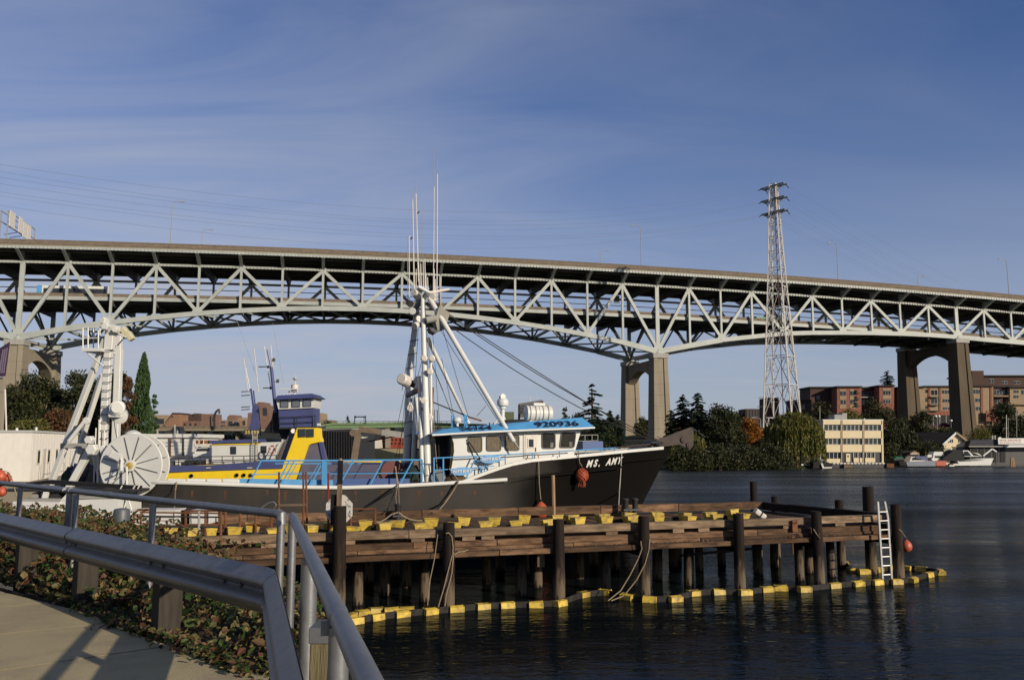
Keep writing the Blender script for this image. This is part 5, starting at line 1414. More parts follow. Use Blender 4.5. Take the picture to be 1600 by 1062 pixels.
for k in range(7): mast('ladder_rung', (680 + .2 * k, 488 - k * 6), (687 + .2 * k, 486 - k * 6), .02, .02, m=M_rust, wa=2.6, wb=2.6, n=5)
# whip antennas
for x0, y0, x1, y1, r in ((682.5, 470, 683.5, 272, .035), (683.5, 275, 683.8, 209, .016), (677, 465, 678.5, 292, .028), (678.5, 292, 678.7, 232, .014), (647.2, 455, 644.7, 312, .038), (644.7, 312, 644.5, 297, .018), (654, 440, 649.9, 302, .038), (649.9, 302, 649.6, 285, .016), (639.5, 470, 639.3, 368, .03), (637.3, 470, 636.8, 369, .02), (661, 450, 660.4, 322, .014), (657, 450, 656, 345, .014),
                          (655, 450, 654, 410, .034), (658, 452, 657.3, 412, .034), (661.5, 450, 661, 408, .03), (664.4, 452, 663.8, 404, .034), (666, 455, 665.5, 430, .03), (668.6, 455, 668, 433, .03), (650, 450, 650.3, 420, .028), (678.5, 470, 678, 420, .045), (680.5, 470, 680, 436, .03)):
    mast('antenna', (x0, y0), (x1, y1), r * .8, r * .6, m=M_whited if r > .02 else M_ltgrey, wa=2.4, wb=2.4, n=6)
g = MB()
for x, y in ((653, 334), (642.5, 374)): g.pipe([S(x - 1, y, 2.4), S(x + .5, y - 2, 2.4), S(x + 2.2, y - 3.4, 2.4)], .03, 5)
g.build('antenna_clip', M_dark, boat)
# standing rigging
def stay(pts, r=.018, m=M_roped, name='stay', sag=.0):
    P = catenary(pts[0], pts[1], sag, 10); g = MB(); g.pipe(P, r, 5); return g.build(name, m, boat)
bowp = S(1032, 684, HB)
stay([S(700, 507, 2.3), S(1024, 689, HB)], .022, sag=.45); stay([S(690, 485, 2.4), S(1028, 687, HB)], .022, sag=.3); stay([S(676, 474, 2.4), S(1018, 690, HB)], .022, sag=.1)
stay([S(640, 575, 4.6), S(622, 660, 6)], .012); stay([S(672, 562, 1.6), S(692, 610, 2)], .02); stay([S(692, 610, 2), S(706, 646, 2.5)], .014); stay([S(676, 628, 1.6), S(735, 652, 2.2)], .03); stay([S(690, 560, 2), S(712, 665, 2)], .012)
stay([S(706, 655, 1.0), S(733, 693, .3)], .014); stay([S(733, 690, .3), S(762, 734, .1)], .03); stay([S(759, 634, 2.4), S(745, 650, 2)], .012)
g = MB(); g.tube(S(735, 652, 2.2), S(752, 657, 2.4), .04, n=6); g.build('turnbuckle', M_rust, boat)
stay([S(683, 640, 1.3), S(686, 715, 1.0)], .02, sag=-.0); stay([S(679, 640, 1.3), S(680, 700, 1.2)], .015)
stay([S(702, 732, .05), S(716, 750, -.1)], .025, M_rope)
for a, b_, wa, wb, r in (((664, 470), (676, 745), 2.2, .8, .012), ((656, 470), (640, 740), 2.6, 4.2, .012), ((668, 520), (684, 748), 2.0, .6, .016), ((650, 480), (628, 610), 2.8, 2.0, .014), ((676, 520), (690, 700), 2.2, 1.4, .01), ((688, 500), (733, 655), 2.2, 4.2, .012), ((660, 560), (612, 735), 2.0, 3.4, .01), ((682, 505), (800, 690), 2.2, .3, .012), ((644, 520), (622, 725), 4.4, 6.2, .012), ((656, 590), (658, 745), 2.2, 1.2, .02)):
    stay([S(*a, wa), S(*b_, wb)], r, M_roped if r < .016 else M_rope, 'rigging_line', .06)
for k in range(9):
    x = 652 + 3.6 * (k % 5); y = 606 + 15 * k; bar('shackle', S(x, y, 1.2), S(x + 1.5, y + 5, 1.2), .05, .04, (M_rust, M_whited, M_dark)[k % 3], boat, tube=6)
for x, y, w in ((690, 738, 1.2), (698, 730, 2.0), (682, 728, 2.6), (648, 728, 2.2), (630, 742, 1.6)):
    g = MB(); g.box(S(x, y, w), (.35, .3, .5), Matrix.Rotation(.2 + SA, 3, 'Z')); g.build('deck_machinery', (M_dark, M_navy, M_rust)[int(x) % 3], boat, bevel=.03)
# ---- roof furniture
def roofp(px, py, w=1.6): return S(px, py, w)
g = MB(); c = roofp(841, 645.5, 2.0); ax = SU
g.lathe([(.26, -.64), (.36, -.58), (.36, -.02), (.38, -.02), (.38, .02), (.36, .02), (.36, .58), (.26, .64)], c, axis=ax, n=20); raft = g.build('liferaft_canister', M_white, boat, smooth=True)
for d in (-.45, -.2, .15, .4):
    g = MB(); g.lathe([(.365, -.02), (.375, -.02), (.375, .02), (.365, .02)], c + SU * d, axis=ax, n=20); g.build('strap', M_rope, raft)
g = MB(); g.box(c + V(0, 0, .4), (.55, .4, .14), Matrix.Rotation(SA, 3, 'Z')); g.build('hydrostatic_box', M_white, raft, bevel=.03)
g = MB(); g.box(c - V(0, 0, .4), (1.0, .6, .12), Matrix.Rotation(SA, 3, 'Z')); g.build('cradle', M_whited, boat)
# lattice radar arch behind the raft
P = [roofp(811, 658, 3.4), roofp(811, 632, 3.4), roofp(847, 626, 3.4), roofp(852, 655, 3.4)]
for a, b_ in ((0, 1), (1, 2), (2, 3)): bar('arch_tube', P[a], P[b_], .1, .1, M_dark, boat)
for k in range(6): bar('arch_lattice', P[0].lerp(P[1], .5 + .08 * k), P[3].lerp(P[2], .45 + .1 * k), .03, .03, M_dark, boat)
g = MB(); g.quad(P[0].lerp(P[1], .2) + SV * .1, P[1] + SV * .1, P[2] + SV * .1, P[3].lerp(P[2], .25) + SV * .1); g.build('arch_mesh_panel', M_dark, boat)
bar('antenna', roofp(829, 630, 3.4), roofp(828.5, 619, 3.4), .015, .01, M_whited, boat, tube=5)
# satellite dome on a pedestal with searchlight
bar('pedestal', roofp(784.5, 662, 2), roofp(785.5, 638, 2), .1, .1, M_white, boat, tube=12)
for x in (772, 792): bar('pedestal_stay', roofp(x, 663, 2), roofp(785, 644, 2), .035, .035, M_white, boat, tube=6)
g = MB(); g.lathe([(.1, 0), (.16, .03), (.14, .1), (.24, .16), (.27, .3), (.24, .42), (.15, .5), (.05, .53)], roofp(785.5, 639, 2), n=18); g.build('dome', M_white, boat, smooth=True)
g = MB(); g.box(roofp(783, 620, 2), (.18, .2, .22)); g.lathe([(.08, 0), (.13, .1), (.13, .14)], roofp(784, 620, 2), axis=(.5, -1, .1), n=12); g.build('searchlight', M_whited, boat)
g = MB(); g.lathe([(.06, -.16), (.06, 0), (.17, .02), (.2, .1), (.16, .2), (.06, .25)], roofp(714.5, 660, 1.2), n=16); g.build('small_dome', M_white, boat, smooth=True)
g = MB(); g.box(roofp(796, 652, 2.6), (.42, .4, .5)); g.build('deck_locker', mat('olive_box', (.12, .14, .07), .7), boat)
a, b_ = roofp(787, 663, .62), roofp(823, 661.5, .62)
g = MB(); g.pipe([a, a.lerp(b_, .08) , a.lerp(b_, .92), b_], [.12, .2, .2, .12], 12); g.build('rolled_awning', mat('charcoal_canvas', (.03, .028, .03), .9), boat, smooth=True)
for x in (706, 726): 
    bar('grab_post', roofp(x, 668, 1), roofp(x, 649, 1), .035, .035, M_blue, boat, tube=6); bar('grab_post', roofp(x + 3, 668, 1.4), roofp(x + 3, 649, 1.4), .035, .035, M_blue, boat, tube=6); bar('grab_rail', roofp(x, 649, 1), roofp(x + 3, 649, 1.4), .035, .035, M_blue, boat, tube=6)
for x in (770, 764): bar('grab_post', roofp(x, 668, .9), roofp(x + 1, 660, .9), .03, .03, M_blue, boat, tube=6)
# blue hatch and rail on the foredeck
g = MB(); g.box(S(917, 696, 3.0), (1.0, 1.6, .42), Matrix.Rotation(SA, 3, 'Z')); g.build('windlass_housing', MATS['shaded_blue_paint'], boat)
for yy in (679, 688): rl(S(903, yy + 1, 3), S(934, yy, 3), .018, M_ltgrey)
for x in (903, 914, 925, 934): rl(S(x, 695, 3), S(x, 679, 3), .018, M_ltgrey)
g = MB(); g.pipe([S(940 + 4 * k, 701 - .4 * k + (k % 2) * 1.2, 2.6) for k in range(20)], .05, 6); g.build('anchor_chain', M_browns, boat)
# ---- anchor roller plates at the stem head
bow = [(1014, 701), (1026, 687), (1050, 678), (1079, 667), (1084, 672), (1083.5, 696), (1078, 703), (1062, 694.5), (1050, 696)]
for w_ in (HB - .32, HB + .24):
    g = MB(); g.prism([S(x, y, w_) for x, y in bow], SV * .08); rp = g.build('roller_plate', M_browns, boat, bevel=.015)
    if w_ < HB:
        for x, y in ((1067, 687), (1076, 695)):
            g = MB(); g.lathe([(.15, -.02), (.15, .05), (.12, .07), (.05, .07), (.05, .1)], S(x, y, w_), axis=(-SV), n=16); g.build('roller_boss', M_browns, rp)
for x, y in ((1067, 687), (1076, 695)):
    g = MB(); g.tube(S(x, y, HB - .24), S(x, y, HB + .24), .12, n=12); g.build('anchor_roller', M_dark, boat)
g = MB(); g.tube(S(1080, 668, HB), S(1102, 683, HB), .05, .03, n=6); g.tube(S(1092, 673, HB - .3), S(1090, 677, HB + .4), .05, n=6); g.build('anchor_shank', M_dark, boat)
lump('chain_heap', S(1022, 693, HB), .5, .5, .16, M_dark, 5)
# rounded black stem nose below the plates
# ---- hanging fenders and mooring ropes
hs = lambda x, y: hull_surface(x, y)[0] if hull_surface(x, y) else S(x, y)
def out(p, d=.12): return p - SV * d
b1 = out(hs(905, 742), .36); buoy('net_buoy', 'orange buoy in a net bag hanging on the black hull beside the lettering', b1, .26, net=True)
rope('line holding the netted buoy against the bow', [out(S(902, 703, .35), .1), out(hs(903.5, 722), .15), b1 + V(0, 0, .4)], .02)
b2 = out(hs(841, 797), .36); buoy('fender_buoy', 'red orange fender buoy hanging low between hull and dock', b2, .33)
rope('long fender line hanging down the black hull', [out(S(840, 709, .3), .1), out(hs(840.5, 722), .1), out(hs(840.5, 755), .18), b2 + V(0, 0, .48)], .024)
rope('white line hanging from the bow beside the lettering', [out(hs(970.5, 706), .06), out(hs(969, 740), .05), out(hs(967, 770), .05), onplane(966, 800, DK, DC + 6.3)], .022, M_whited)
rope('mooring rope slanting from the brown net heap down to the dock', [out(S(716, 750, -.1), .1), out(hs(708, 765), .12), out(hs(695, 784), .15), onplane(682, 801, DK, DC + 6.5)], .03)
rope('dark mooring rope beside the slanting one', [out(S(714, 752, -.1), .1), out(hs(702, 770), .12), out(hs(690, 786), .15), onplane(675, 801, DK, DC + 6.4)], .03, M_roped)
rope('left strand of the midship mooring line', [out(S(618, 728, .1), .05), out(S(620, 757, 0), .12), onplane(618, 778, DK, DC + 7.5), onplane(621, 797, DK, DC + 6.1)], .022)
rope('right strand of the midship mooring line', [out(S(617, 728, .1), .05), out(S(622, 757, 0), .12), onplane(623, 778, DK, DC + 7.5), onplane(624, 797, DK, DC + 6.1)], .022)
rope('black breast rope left of the midship mooring line', [out(S(617, 765, 0), .1), onplane(611, 782, DK, DC + 7.5), onplane(603, 800, DK, DC + 6.2)], .02, M_roped)
rope('short light line hanging over the stern quarter', [out(S(277, 752, .1), .15), out(S(275, 765, .15), .2), onplane(272, 800, DK, DC + 6.5)], .022)
# ================================================================ YELLOW AND NAVY TUG BEHIND
TY = 56.0
def T(x, y, d=0.0): return ony(x, y, TY + d)
tug = thing('tugboat', 'navy and bright yellow tugboat with a tall wheelhouse lying behind the black boat', 'tugboat', T(420, 760, 4))
YD = V(0, 1, 0)
def tpoly(name, pts, m, d=0.0, th=1.0, parent=None, **k):
    g = MB(); g.prism([T(x, y, d) for x, y in pts], YD * th); return g.build(name, m, parent or tug, **k)
# hull: pointed at the bow (hidden by the reel) and square aft
hp_ = []
for x, yt, b in ((232, 726, 3.2), (246, 727.5, 3.8), (290, 727, 3.9), (340, 725, 3.9), (400, 721, 3.9), (440, 719, 3.9), (480, 726, 3.9), (540, 722, 3.9), (602, 722, 3.9)):
    hp_.append((x, yt, b))
g = MB(); rows = []
for side in (1, -1):
    rows = []
    for x, yt, b in hp_:
        r = []
        for k in range(8):
            y = yt + (790 - yt) * k / 7; p = T(x, y, 0); r.append(V(p.x, TY + 3.9 - side * b * (1 - .1 * (k / 7) ** 2), p.z))
        rows.append(r)
    g.grid(rows)
g.build('hull', M_yellow, tug, smooth=True)
def band(name, pts, m, d):   # painted plating standing a little proud of the hull side
    return tpoly(name, pts, m, d, .05)
tpoly('navy_sheer_band', [(258, 727.6), (330, 726), (398, 721), (445, 718), (441, 731.5), (400, 732.5), (330, 735), (258, 737.6)], M_navy, -.08, .1)
tpoly('after_plating', [(462, 760), (473, 722), (515, 721), (604, 722), (604, 762)], M_grape, -.09, .1)
for x in (299, 370, 381, 392):
    y = 743 if x < 320 else 742
    g = MB(); g.lathe([(.13, 0), (.13, .03), (.09, .03)], T(x, y, -.02), axis=(0, -1, 0), n=14); pr = g.build('porthole', M_dark, tug)
    g = MB(); g.lathe([(.09, 0), (.09, .02)], T(x, y, -.03), axis=(0, -1, 0), n=14); g.build('pane', M_glass, pr)
# name strip
for x, w_ in ((322, 7), (386, 8)):
    tpoly('name_strip', [(x, 730), (x + w_, 729.7), (x + w_, 731), (x, 731.3)], M_whited, -.11, .02)
# low deckhouse
tpoly('deckhouse', [(331, 724), (331, 692), (408, 691), (440, 690), (440, 686), (446, 686), (430, 724)], M_white, 1.2, 4.5)
tpoly('roof_edge', [(327, 692.8), (327, 687.8), (408, 685.4), (408, 690.6)], M_navy, 1.0, 5.0)
tpoly('yellow_trim', [(331, 695), (331, 692.9), (403, 691.2), (408, 689), (409, 691), (404, 694)], M_yellow, 1.13, .06)
for x0, x1, y0, y1 in ((361, 368, 698, 708.5), (408.5, 415.5, 697, 706.5)):
    w_ = tpoly('window', [(x0 - .7, y1 + .7), (x0 - .7, y0 - .7), (x1 + .7, y0 - .7), (x1 + .7, y1 + .7)], M_dark, 1.14, .05)
    tpoly('pane', [(x0, y1), (x0, y0), (x1, y0), (x1, y1)], M_glass, 1.11, .02, w_)
def tl(x0, y0, x1, y1, r=.03, m=M_dark, d=.4, name='rail', d1=None): return bar(name, T(x0, y0, d), T(x1, y1, d if d1 is None else d1), r, r, m, tug, tube=6)
for x in (394.5, 402): tl(x, 724, x, 672, .03, M_ltgrey, 1.0, 'ladder_stile')
for k in range(13): tl(394.5, 722 - 4 * k, 402, 722 - 4 * k, .018, M_ltgrey, 1.0, 'ladder_rung')
for y in (711.5, 717.5): tl(258, y + 5, 331, y + 1.5); tl(331, y + 1.5, 436, y - .5)
for x in list(range(262, 436, 17)): tl(x, 729 - (x - 262) * .04, x, 714 - (x - 262) * .02)
g = MB(); c = T(425.5, 702, .3)
for k in range(24):
    a0, a1 = 2 * math.pi * k / 24, 2 * math.pi * (k + 1) / 24
g.pipe([c + V(.21 * math.cos(2 * math.pi * k / 24), 0, .24 * math.sin(2 * math.pi * k / 24)) for k in range(25)], .055, 8); lr = g.build('life_ring', M_orange, tug, smooth=True)
for k in range(4):
    a = R(45 + 90 * k); g = MB(); p = c + V(.21 * math.cos(a), 0, .24 * math.sin(a)); g.lathe([(.063, -.04), (.063, .04)], p, axis=(-math.sin(a), 0, math.cos(a)), n=8); g.build('band', M_white, lr)
tl(430, 716, 441, 692, .04, M_ltgrey, .6); tl(441, 692, 446, 687, .04, M_ltgrey, .6); tl(424, 712, 434, 694, .03, M_ltgrey, .6)
# forward deck gear seen over the band
for x, w_, h, m in ((262, 8, 8, M_grey), (288, 12, 9, M_dark), (307, 12, 8, M_dark), (322, 6, 11, M_whited), (274, 6, 9, M_whited)):
    tpoly('deck_gear', [(x, 728), (x, 728 - h), (x + w_, 728 - h), (x + w_, 728)], m, 1.5, 1.2)
# mast base fin with number and fore mast
tpoly('mast_fin', [(387, 672), (391, 661), (393.5, 646), (394.5, 632), (400.5, 632), (402, 650), (404, 672)], M_navy, 2.5, .6)
tpoly('number_board', [(381, 680), (381, 671), (406, 670.5), (406, 680)], M_dark, 2.3, .3)
text_mesh('number', '35199', .34, mat('yellow_lettering', (.6, .45, .12), .5), tug, T(393.5, 675.3, 2.29), (1, 0, 0), (0, 0, 1), .004, .008, sx=1.2)
tl(396, 636, 392, 607, .07, M_navy, 2.8, 'fore_mast'); tl(399, 636, 396, 610, .05, M_navy, 2.8, 'fore_mast')
for y in (611, 617, 635, 639): tl(377, y + 1, 390, y, .035, M_dark, 2.8, 'yardarm')
for a, b_ in (((381, 560), (388, 612)), ((397, 545), (404, 612)), ((384, 575), (391, 610))): tl(*a, *b_, .03, M_whited, 2.8, 'antenna')
# black structure between fin and wheelhouse: raked funnel casing
tpoly('funnel_casing', [(411, 676), (424, 655), (431, 622), (437, 622), (437, 668), (452, 669), (452, 680), (441, 717), (428, 722), (440, 684), (436, 676)], M_black, 2.0, 2.5)
tpoly('stair_side', [(452, 676), (465, 668), (446, 722), (434, 722)], M_grape, .9, .4)
# upper wheelhouse
tpoly('wheelhouse_lower', [(435, 639.5), (489.5, 637), (489, 666), (436.5, 668)], M_navy, 1.5, 2.0)
wh = tpoly('wheelhouse', [(431, 624.5), (491.5, 620.5), (489.3, 636.8), (435, 639.3)], M_white, 1.35, 2.2)
for x0, x1, dy in ((438.5, 449.5, 1), (456.5, 467.5, .4), (474, 485, -.4)):
    w_ = tpoly('window', [(x0 - 1, 636 + dy), (x0 - 1, 623.8 + dy), (x1 + 1, 623.4 + dy), (x1 + 1, 635.6 + dy)], M_dark, 1.3, .06, tug)
    tpoly('pane', [(x0, 635 + dy), (x0, 624.8 + dy), (x1, 624.4 + dy), (x1, 634.6 + dy)], glassmat('wheelhouse_glass', (.10, .12, .14)), 1.27, .03, w_)
g = MB(); P0 = [T(428.5, 624, .9), T(434, 617.5, 1.4), T(487, 614.5, 1.4), T(496.5, 621, .9)]; P1 = [p + YD * 2.6 for p in P0]
g.add(P0 + P1, [(0, 1, 2, 3), (7, 6, 5, 4), (0, 4, 5, 1), (1, 5, 6, 2), (2, 6, 7, 3), (3, 7, 4, 0)]); g.build('wheelhouse_roof', M_navy, tug)
for y in (650, 659): tl(437, y + 2, 494, y - 1, .03, M_dark, 1.3)
for x in (437, 463.5, 492): tl(x, 667, x, 650.5, .03, M_dark, 1.3)
tpoly('bridge_wing', [(436, 670), (436, 667.5), (499, 665.5), (499, 668)], M_dark, .6, 2)
tl(496, 664, 501, 664, .14, M_white, 1.0, 'horn')
# yellow tower and its sweep into the hull
tpoly('yellow_tower', [(464, 668.5), (497, 668), (498, 682), (500, 686.5), (500.5, 690), (486, 693), (481.5, 696), (473, 722), (462, 758), (432, 758), (439, 731), (445, 722)], M_yellow, .4, 1.1)
for x0, x1 in ((466.5, 476.5), (479.5, 489.5)):
    w_ = tpoly('window', [(x0 - .8, 683), (x0 - .8, 669.6), (x1 + .8, 669.2), (x1 + .8, 682.4)], M_grey, .34, .06)
    tpoly('pane', [(x0, 682), (x0, 670.4), (x1, 670.2), (x1, 681.6)], M_glass, .31, .03, w_)
tpoly('after_house', [(480, 697), (488, 693.5), (498.5, 691.5), (506, 722), (515, 752), (462, 752), (473, 722)], M_grape, .6, 1.4)
tpoly('side_fin', [(498, 691), (503, 690), (511, 724), (505, 724)], M_navy, .5, .3)
# roof gear
tl(431, 645, 424, 574, .13, M_navy, 1.9, 'mast', d1=3.0); tl(424, 574, 418, 546, .08, M_navy, 3.0, 'mast')
for x0, x1, y in ((404, 422, 573), (411, 426, 606)): tl(x0, y, x1, y - .5, .04, M_dark, 3.0, 'yardarm'); g = MB(); g.lathe([(.05, -.1), (.11, 0), (.05, .1)], T(x1 - 3, y, 3), n=8); g.build('navigation_light', M_dark, tug)
for x, y in ((428, 562), (434, 595)): g = MB(); g.lathe([(.1, -.12), (.1, .12)], T(x, y, 3), n=8); g.build('navigation_light', M_dark, tug); tl(x - 5, y + 1, x, y + 1, .03, M_dark, 3.0, 'bracket')
tl(423, 539, 429, 606, .035, M_whited, 3.0, 'antenna'); tl(413, 541, 423, 606, .03, M_whited, 3.0, 'antenna'); tl(370, 500, 405, 600, .012, M_ltgrey, 3, 'antenna'); tl(426, 505, 443, 600, .012, M_ltgrey, 3, 'antenna')
g = MB(); g.lathe([(.24, 0), (.26, .1), (.26, .5), (.1, .56)], T(460.5, 612, 3), n=14); g.build('radar_drum', M_whited, tug, smooth=True)
tl(438, 608, 468, 607.5, .05, M_white, 2.6, 'radar_scanner'); tl(461, 600, 462, 594, .04, M_white, 3, 'lamp_stem')
g = MB(); g.lathe([(.05, 0), (.2, .14), (.24, .2)], T(462, 595, 3), n=12); g.build('beacon', M_white, tug)
tl(462, 592, 462, 586, .02, M_white, 3, 'antenna'); tl(452, 620, 452, 610, .06, M_whited, 3, 'pedestal'); tl(460, 620, 460, 612, .07, M_whited, 3, 'pedestal')
for x in (437, 443, 449, 472): tl(x, 619, x, 613, .025, M_whited, 3, 'antenna')
g = MB(); g.lathe([(.1, -.15), (.16, .1), (.16, .15)], T(457, 673, .6), axis=(.6, -1, 0), n=10); g.build('searchlight', M_whited, tug)
bar('searchlight_arm', T(457, 673, .6), T(461, 672, 1.2), .05, .05, M_dark, tug)

# ================================================================ WHITE PORTAL WORKBOAT AT LEFT
GY = 33.0
def G(x, y, d=0.0): return ony(x, y, GY + d)
gb = thing('workboat', 'white workboat with a tall white portal frame and a big spoked net reel', 'workboat', G(140, 800, 2))
def gt(name, a, b_, w, h=None, m=M_white, da=0, db=None): return bar(name, G(*a, da), G(*b_, da if db is None else db), w, h or w, m, gb, bevel=.02)
M_shw = M_white
# hull and decks
def gpoly(name, pts, m, d=0.0, th=1.0, **k):
    g = MB(); g.prism([G(x, y, d) for x, y in pts], YD * th); return g.build(name, m, gb, **k)
gpoly('hull_side', [(20, 850), (20, 783), (93, 784), (93, 850)], M_white, -2.5, .3); gpoly('hull_side', [(93.6, 850), (93.6, 782), (184, 777), (184, 850)], M_white, -2.4, 5)
gpoly('coaming', [(32, 784), (34, 779), (92, 779), (92, 784)], M_ltgrey, -2.45, .5); gpoly('coaming', [(120, 779), (124, 775), (185, 775), (185, 778)], M_ltgrey, -2.45, .6)
gpoly('bulwark_wedge', [(93.6, 782), (108, 767), (108, 782)], M_white, -2.42, .2)
gpoly('deck', [(0, 768), (0, 764), (215, 764), (215, 768)], M_dark, -2.0, 7)
gpoly('rubbing_strip', [(40, 754), (75, 749.5), (217, 759), (217, 764.5), (75, 756), (40, 758)], M_black, -1.6, .3)
for x, m in ((50, M_ltgrey), (64, M_whited), (76, M_dark), (84, M_dark)): gpoly('deck_gear', [(x, 782), (x, 770), (x + 8, 768), (x + 8, 782)], m, -1.8, .6)
gpoly('hatch_board', [(65, 778), (69, 763), (77, 763), (73, 778)], M_white, -2.0, .1)
# portal: two box legs, raking back stays, cross beam
gt('portal_leg', (158, 756), (170.5, 532), .27, .27); gt('portal_leg', (180, 712), (186, 546), .27, .27, da=2.0); gt('portal_leg', (178, 756), (181, 705), .27, .27, da=2.0)
gt('leg_top', (171, 548), (174, 512), .34, .34); gt('leg_top', (185.5, 548), (186, 520), .24, .24, da=2.0)
for k in range(16):
    t = k / 15; x = 160 + 10 * t; y = 735 - 188 * t
    p = G(x, y, -.2)
    g = MB(); g.pipe([p + V(-.15, .05, .02), p + V(-.13, -.06, -.01), p + V(.13, -.06, 0), p + V(.15, .05, .03)], .016, 5); g.build('rung', M_dark, gb)
bar('conduit', G(156, 700, -.1), G(167.5, 535, -.1), .02, .02, M_dark, gb, tube=5)
gt('back_stay', (79, 757), (165, 530), .21, .21, da=.6, db=0); gt('back_stay', (107, 752), (160, 585), .19, .19, da=2.8, db=1.6)
gt('cross_beam', (96, 696), (140, 696.5), .22, .2, M_ltgrey, da=.4); gt('strut', (107, 764), (139, 706), .24, .24, da=-.3); gt('strut', (160, 696), (182, 768), .24, .22, da=-.5)
gt('davit', (107, 690), (133, 657), .13, .13, da=-.3); g = MB(); g.lathe([(.1, -.06), (.14, -.05), (.14, .05), (.1, .06)], G(135.5, 657, -.3), axis=(0, -1, 0), n=12); g.build('davit_sheave', M_white, gb)
gt('mid_leg', (153, 770), (156, 655), .09, .09, da=-.2); gt('mid_leg', (146, 764), (150, 668), .05, .05, da=-.2, m=M_whited); gt('mid_leg', (160, 764), (163, 672), .05, .05, da=-.3, m=M_whited)
gpoly('side_plate', [(152, 762), (156, 700), (172, 700), (168, 762)], M_white, .1, .2); gpoly('brace_plate', [(142, 712), (157, 762), (170, 762), (158, 712)], M_whited, .5, .1)
# hexagonal lamp housings and head blocks
def hexlamp(x, y, r, d=0, ax=(0, -1, 0), name='lamp_housing'):
    g = MB(); g.lathe([(r, 0), (r, .26), (r * .8, .3)], G(x, y, d), axis=ax, n=6); o = g.build(name, M_white, gb); return o
hexlamp(167, 503, .15, -.3, (-.2, -1, .1)); hexlamp(168.5, 511, .16, -.4); hexlamp(143, 687, .17, -.5); hexlamp(147, 702, .23, -.55)
g = MB(); g.tube(G(174, 514, -.2), G(184, 516, .3), .2, n=12); g.build('head_pivot', M_white, gb); hexlamp(184, 517, .11, -.1)
for a, b_ in (((191, 512), (199, 523)), ((199, 519), (207, 531))):
    g = MB(); g.beam(G(*a, .2), G(*b_, .2), .3, .24); g.build('floodlight', mat('cream_lamp', (.6, .55, .36), .4) if 'cream_lamp' not in MATS else MATS['cream_lamp'], gb, bevel=.04)
gt('lamp_bracket', (183, 520), (197, 527), .07, .07); gt('lamp_bracket', (183, 540), (192, 530), .05, .05, M_dark)
# basket
for x, d in ((129.5, -.5), (137.5, -.5), (146, .6), (153.5, -.5), (156, .6)):
    gt('basket_post', (x, 545), (x, 511.5 if d < 0 else 513), .05, .05, da=d)
for y in (511.5, 528): gt('basket_rail', (129.5, y), (155, y), .045, .045, da=-.5); gt('basket_rail', (129.5, y), (146, y + 1), .04, .04, da=-.5, db=.6)
gpoly('basket_floor', [(128, 548.5), (128, 543.5), (158, 543.5), (158, 548.5)], M_white, -.55, 1.3)
gt('basket_brace', (136, 551), (162, 572), .06, .06, da=-.4); gt('basket_brace', (150, 549), (164, 560), .06, .06, m=M_ltgrey)
# mid winch
gpoly('winch_block', [(168, 631), (184, 632), (184, 652), (168, 652)], M_white, -.5, .6, bevel=.05)
g = MB(); g.lathe([(.26, 0), (.28, .05), (.28, .4), (.2, .42), (.2, .5)], G(185, 636, -.2), axis=(.35, -1, -.1), n=18); g.build('winch_drum', M_white, gb, smooth=True)
g = MB(); g.lathe([(.27, 0), (.3, .04), (.3, .3), (.2, .32)], G(188, 647, .1), axis=(.35, -1, -.4), n=18); g.build('winch_drum', M_white, gb, smooth=True)
# net reel: two spoked flanges on a drum, axis towards the quay and a little left
ax = V(-.04, -1, 0.0).normalized(); rc = G(205, 727, -.9); RR = 1.2
def flange(c, name):
    g = MB(); n = 40
    q = V(0, 0, 1).rotation_difference(ax)
    g.lathe([(RR, -.03), (RR * 1.02, 0), (RR, .04), (RR * .93, .035), (.2, .02)], c, axis=ax, n=n); f = g.build(name, M_white, gb, smooth=True)
    right = ax.cross(V(0, 0, 1)).normalized(); up = right.cross(ax)
    for k in range(12):
        a = R(14 + 30 * k); d = right * math.cos(a) + up * math.sin(a); bar('spoke', c + d * .22 + ax * .045, c + d * RR * .92 + ax * .05, .016, .03, M_grey, f)
    return f
f1 = flange(rc, 'reel_flange'); f2 = flange(rc - ax * .62, 'reel_flange')
g = MB(); g.lathe([(.5, 0), (.5, -.62)], rc, axis=ax, n=24); g.build('reel_drum', M_ltgrey, gb, smooth=True)
g = MB(); g.lathe([(.24, .02), (.24, .12), (.17, .13)], rc, axis=ax, n=6); hb = g.build('reel_hub', M_white, gb)
g = MB(); g.lathe([(.13, .125), (.13, .15), (.09, .16), (.04, .18)], rc, axis=ax, n=12); g.build('hub_ring', M_fyellow, hb)
g = MB(); g.lathe([(.32, 0), (.28, .15), (.1, .25)], G(208, 682, -.6), n=14); g.build('reel_dome', M_white, gb, smooth=True)
right = ax.cross(V(0, 0, 1)).normalized()
gt('reel_frame', (172, 708), (190, 716), .1, .28, da=-1.3); gt('reel_frame', (190, 714), (190, 736), .1, .16, da=-1.3); gt('reel_frame', (176, 742), (190, 734), .1, .1, da=-1.3)
gt('reel_post', (198, 762), (198, 728), .07, .07, da=-1.25)
g = MB(); g.pipe(catenary(G(178, 748, -1.4), G(188, 718, -1.4), .25, 8), .022, 5); g.build('hydraulic_hose', M_dark, gb); g = MB(); g.pipe(catenary(G(184, 690, -.3), G(176, 640, -.3), .1, 8), .015, 5); g.build('hydraulic_hose', M_dark, gb)
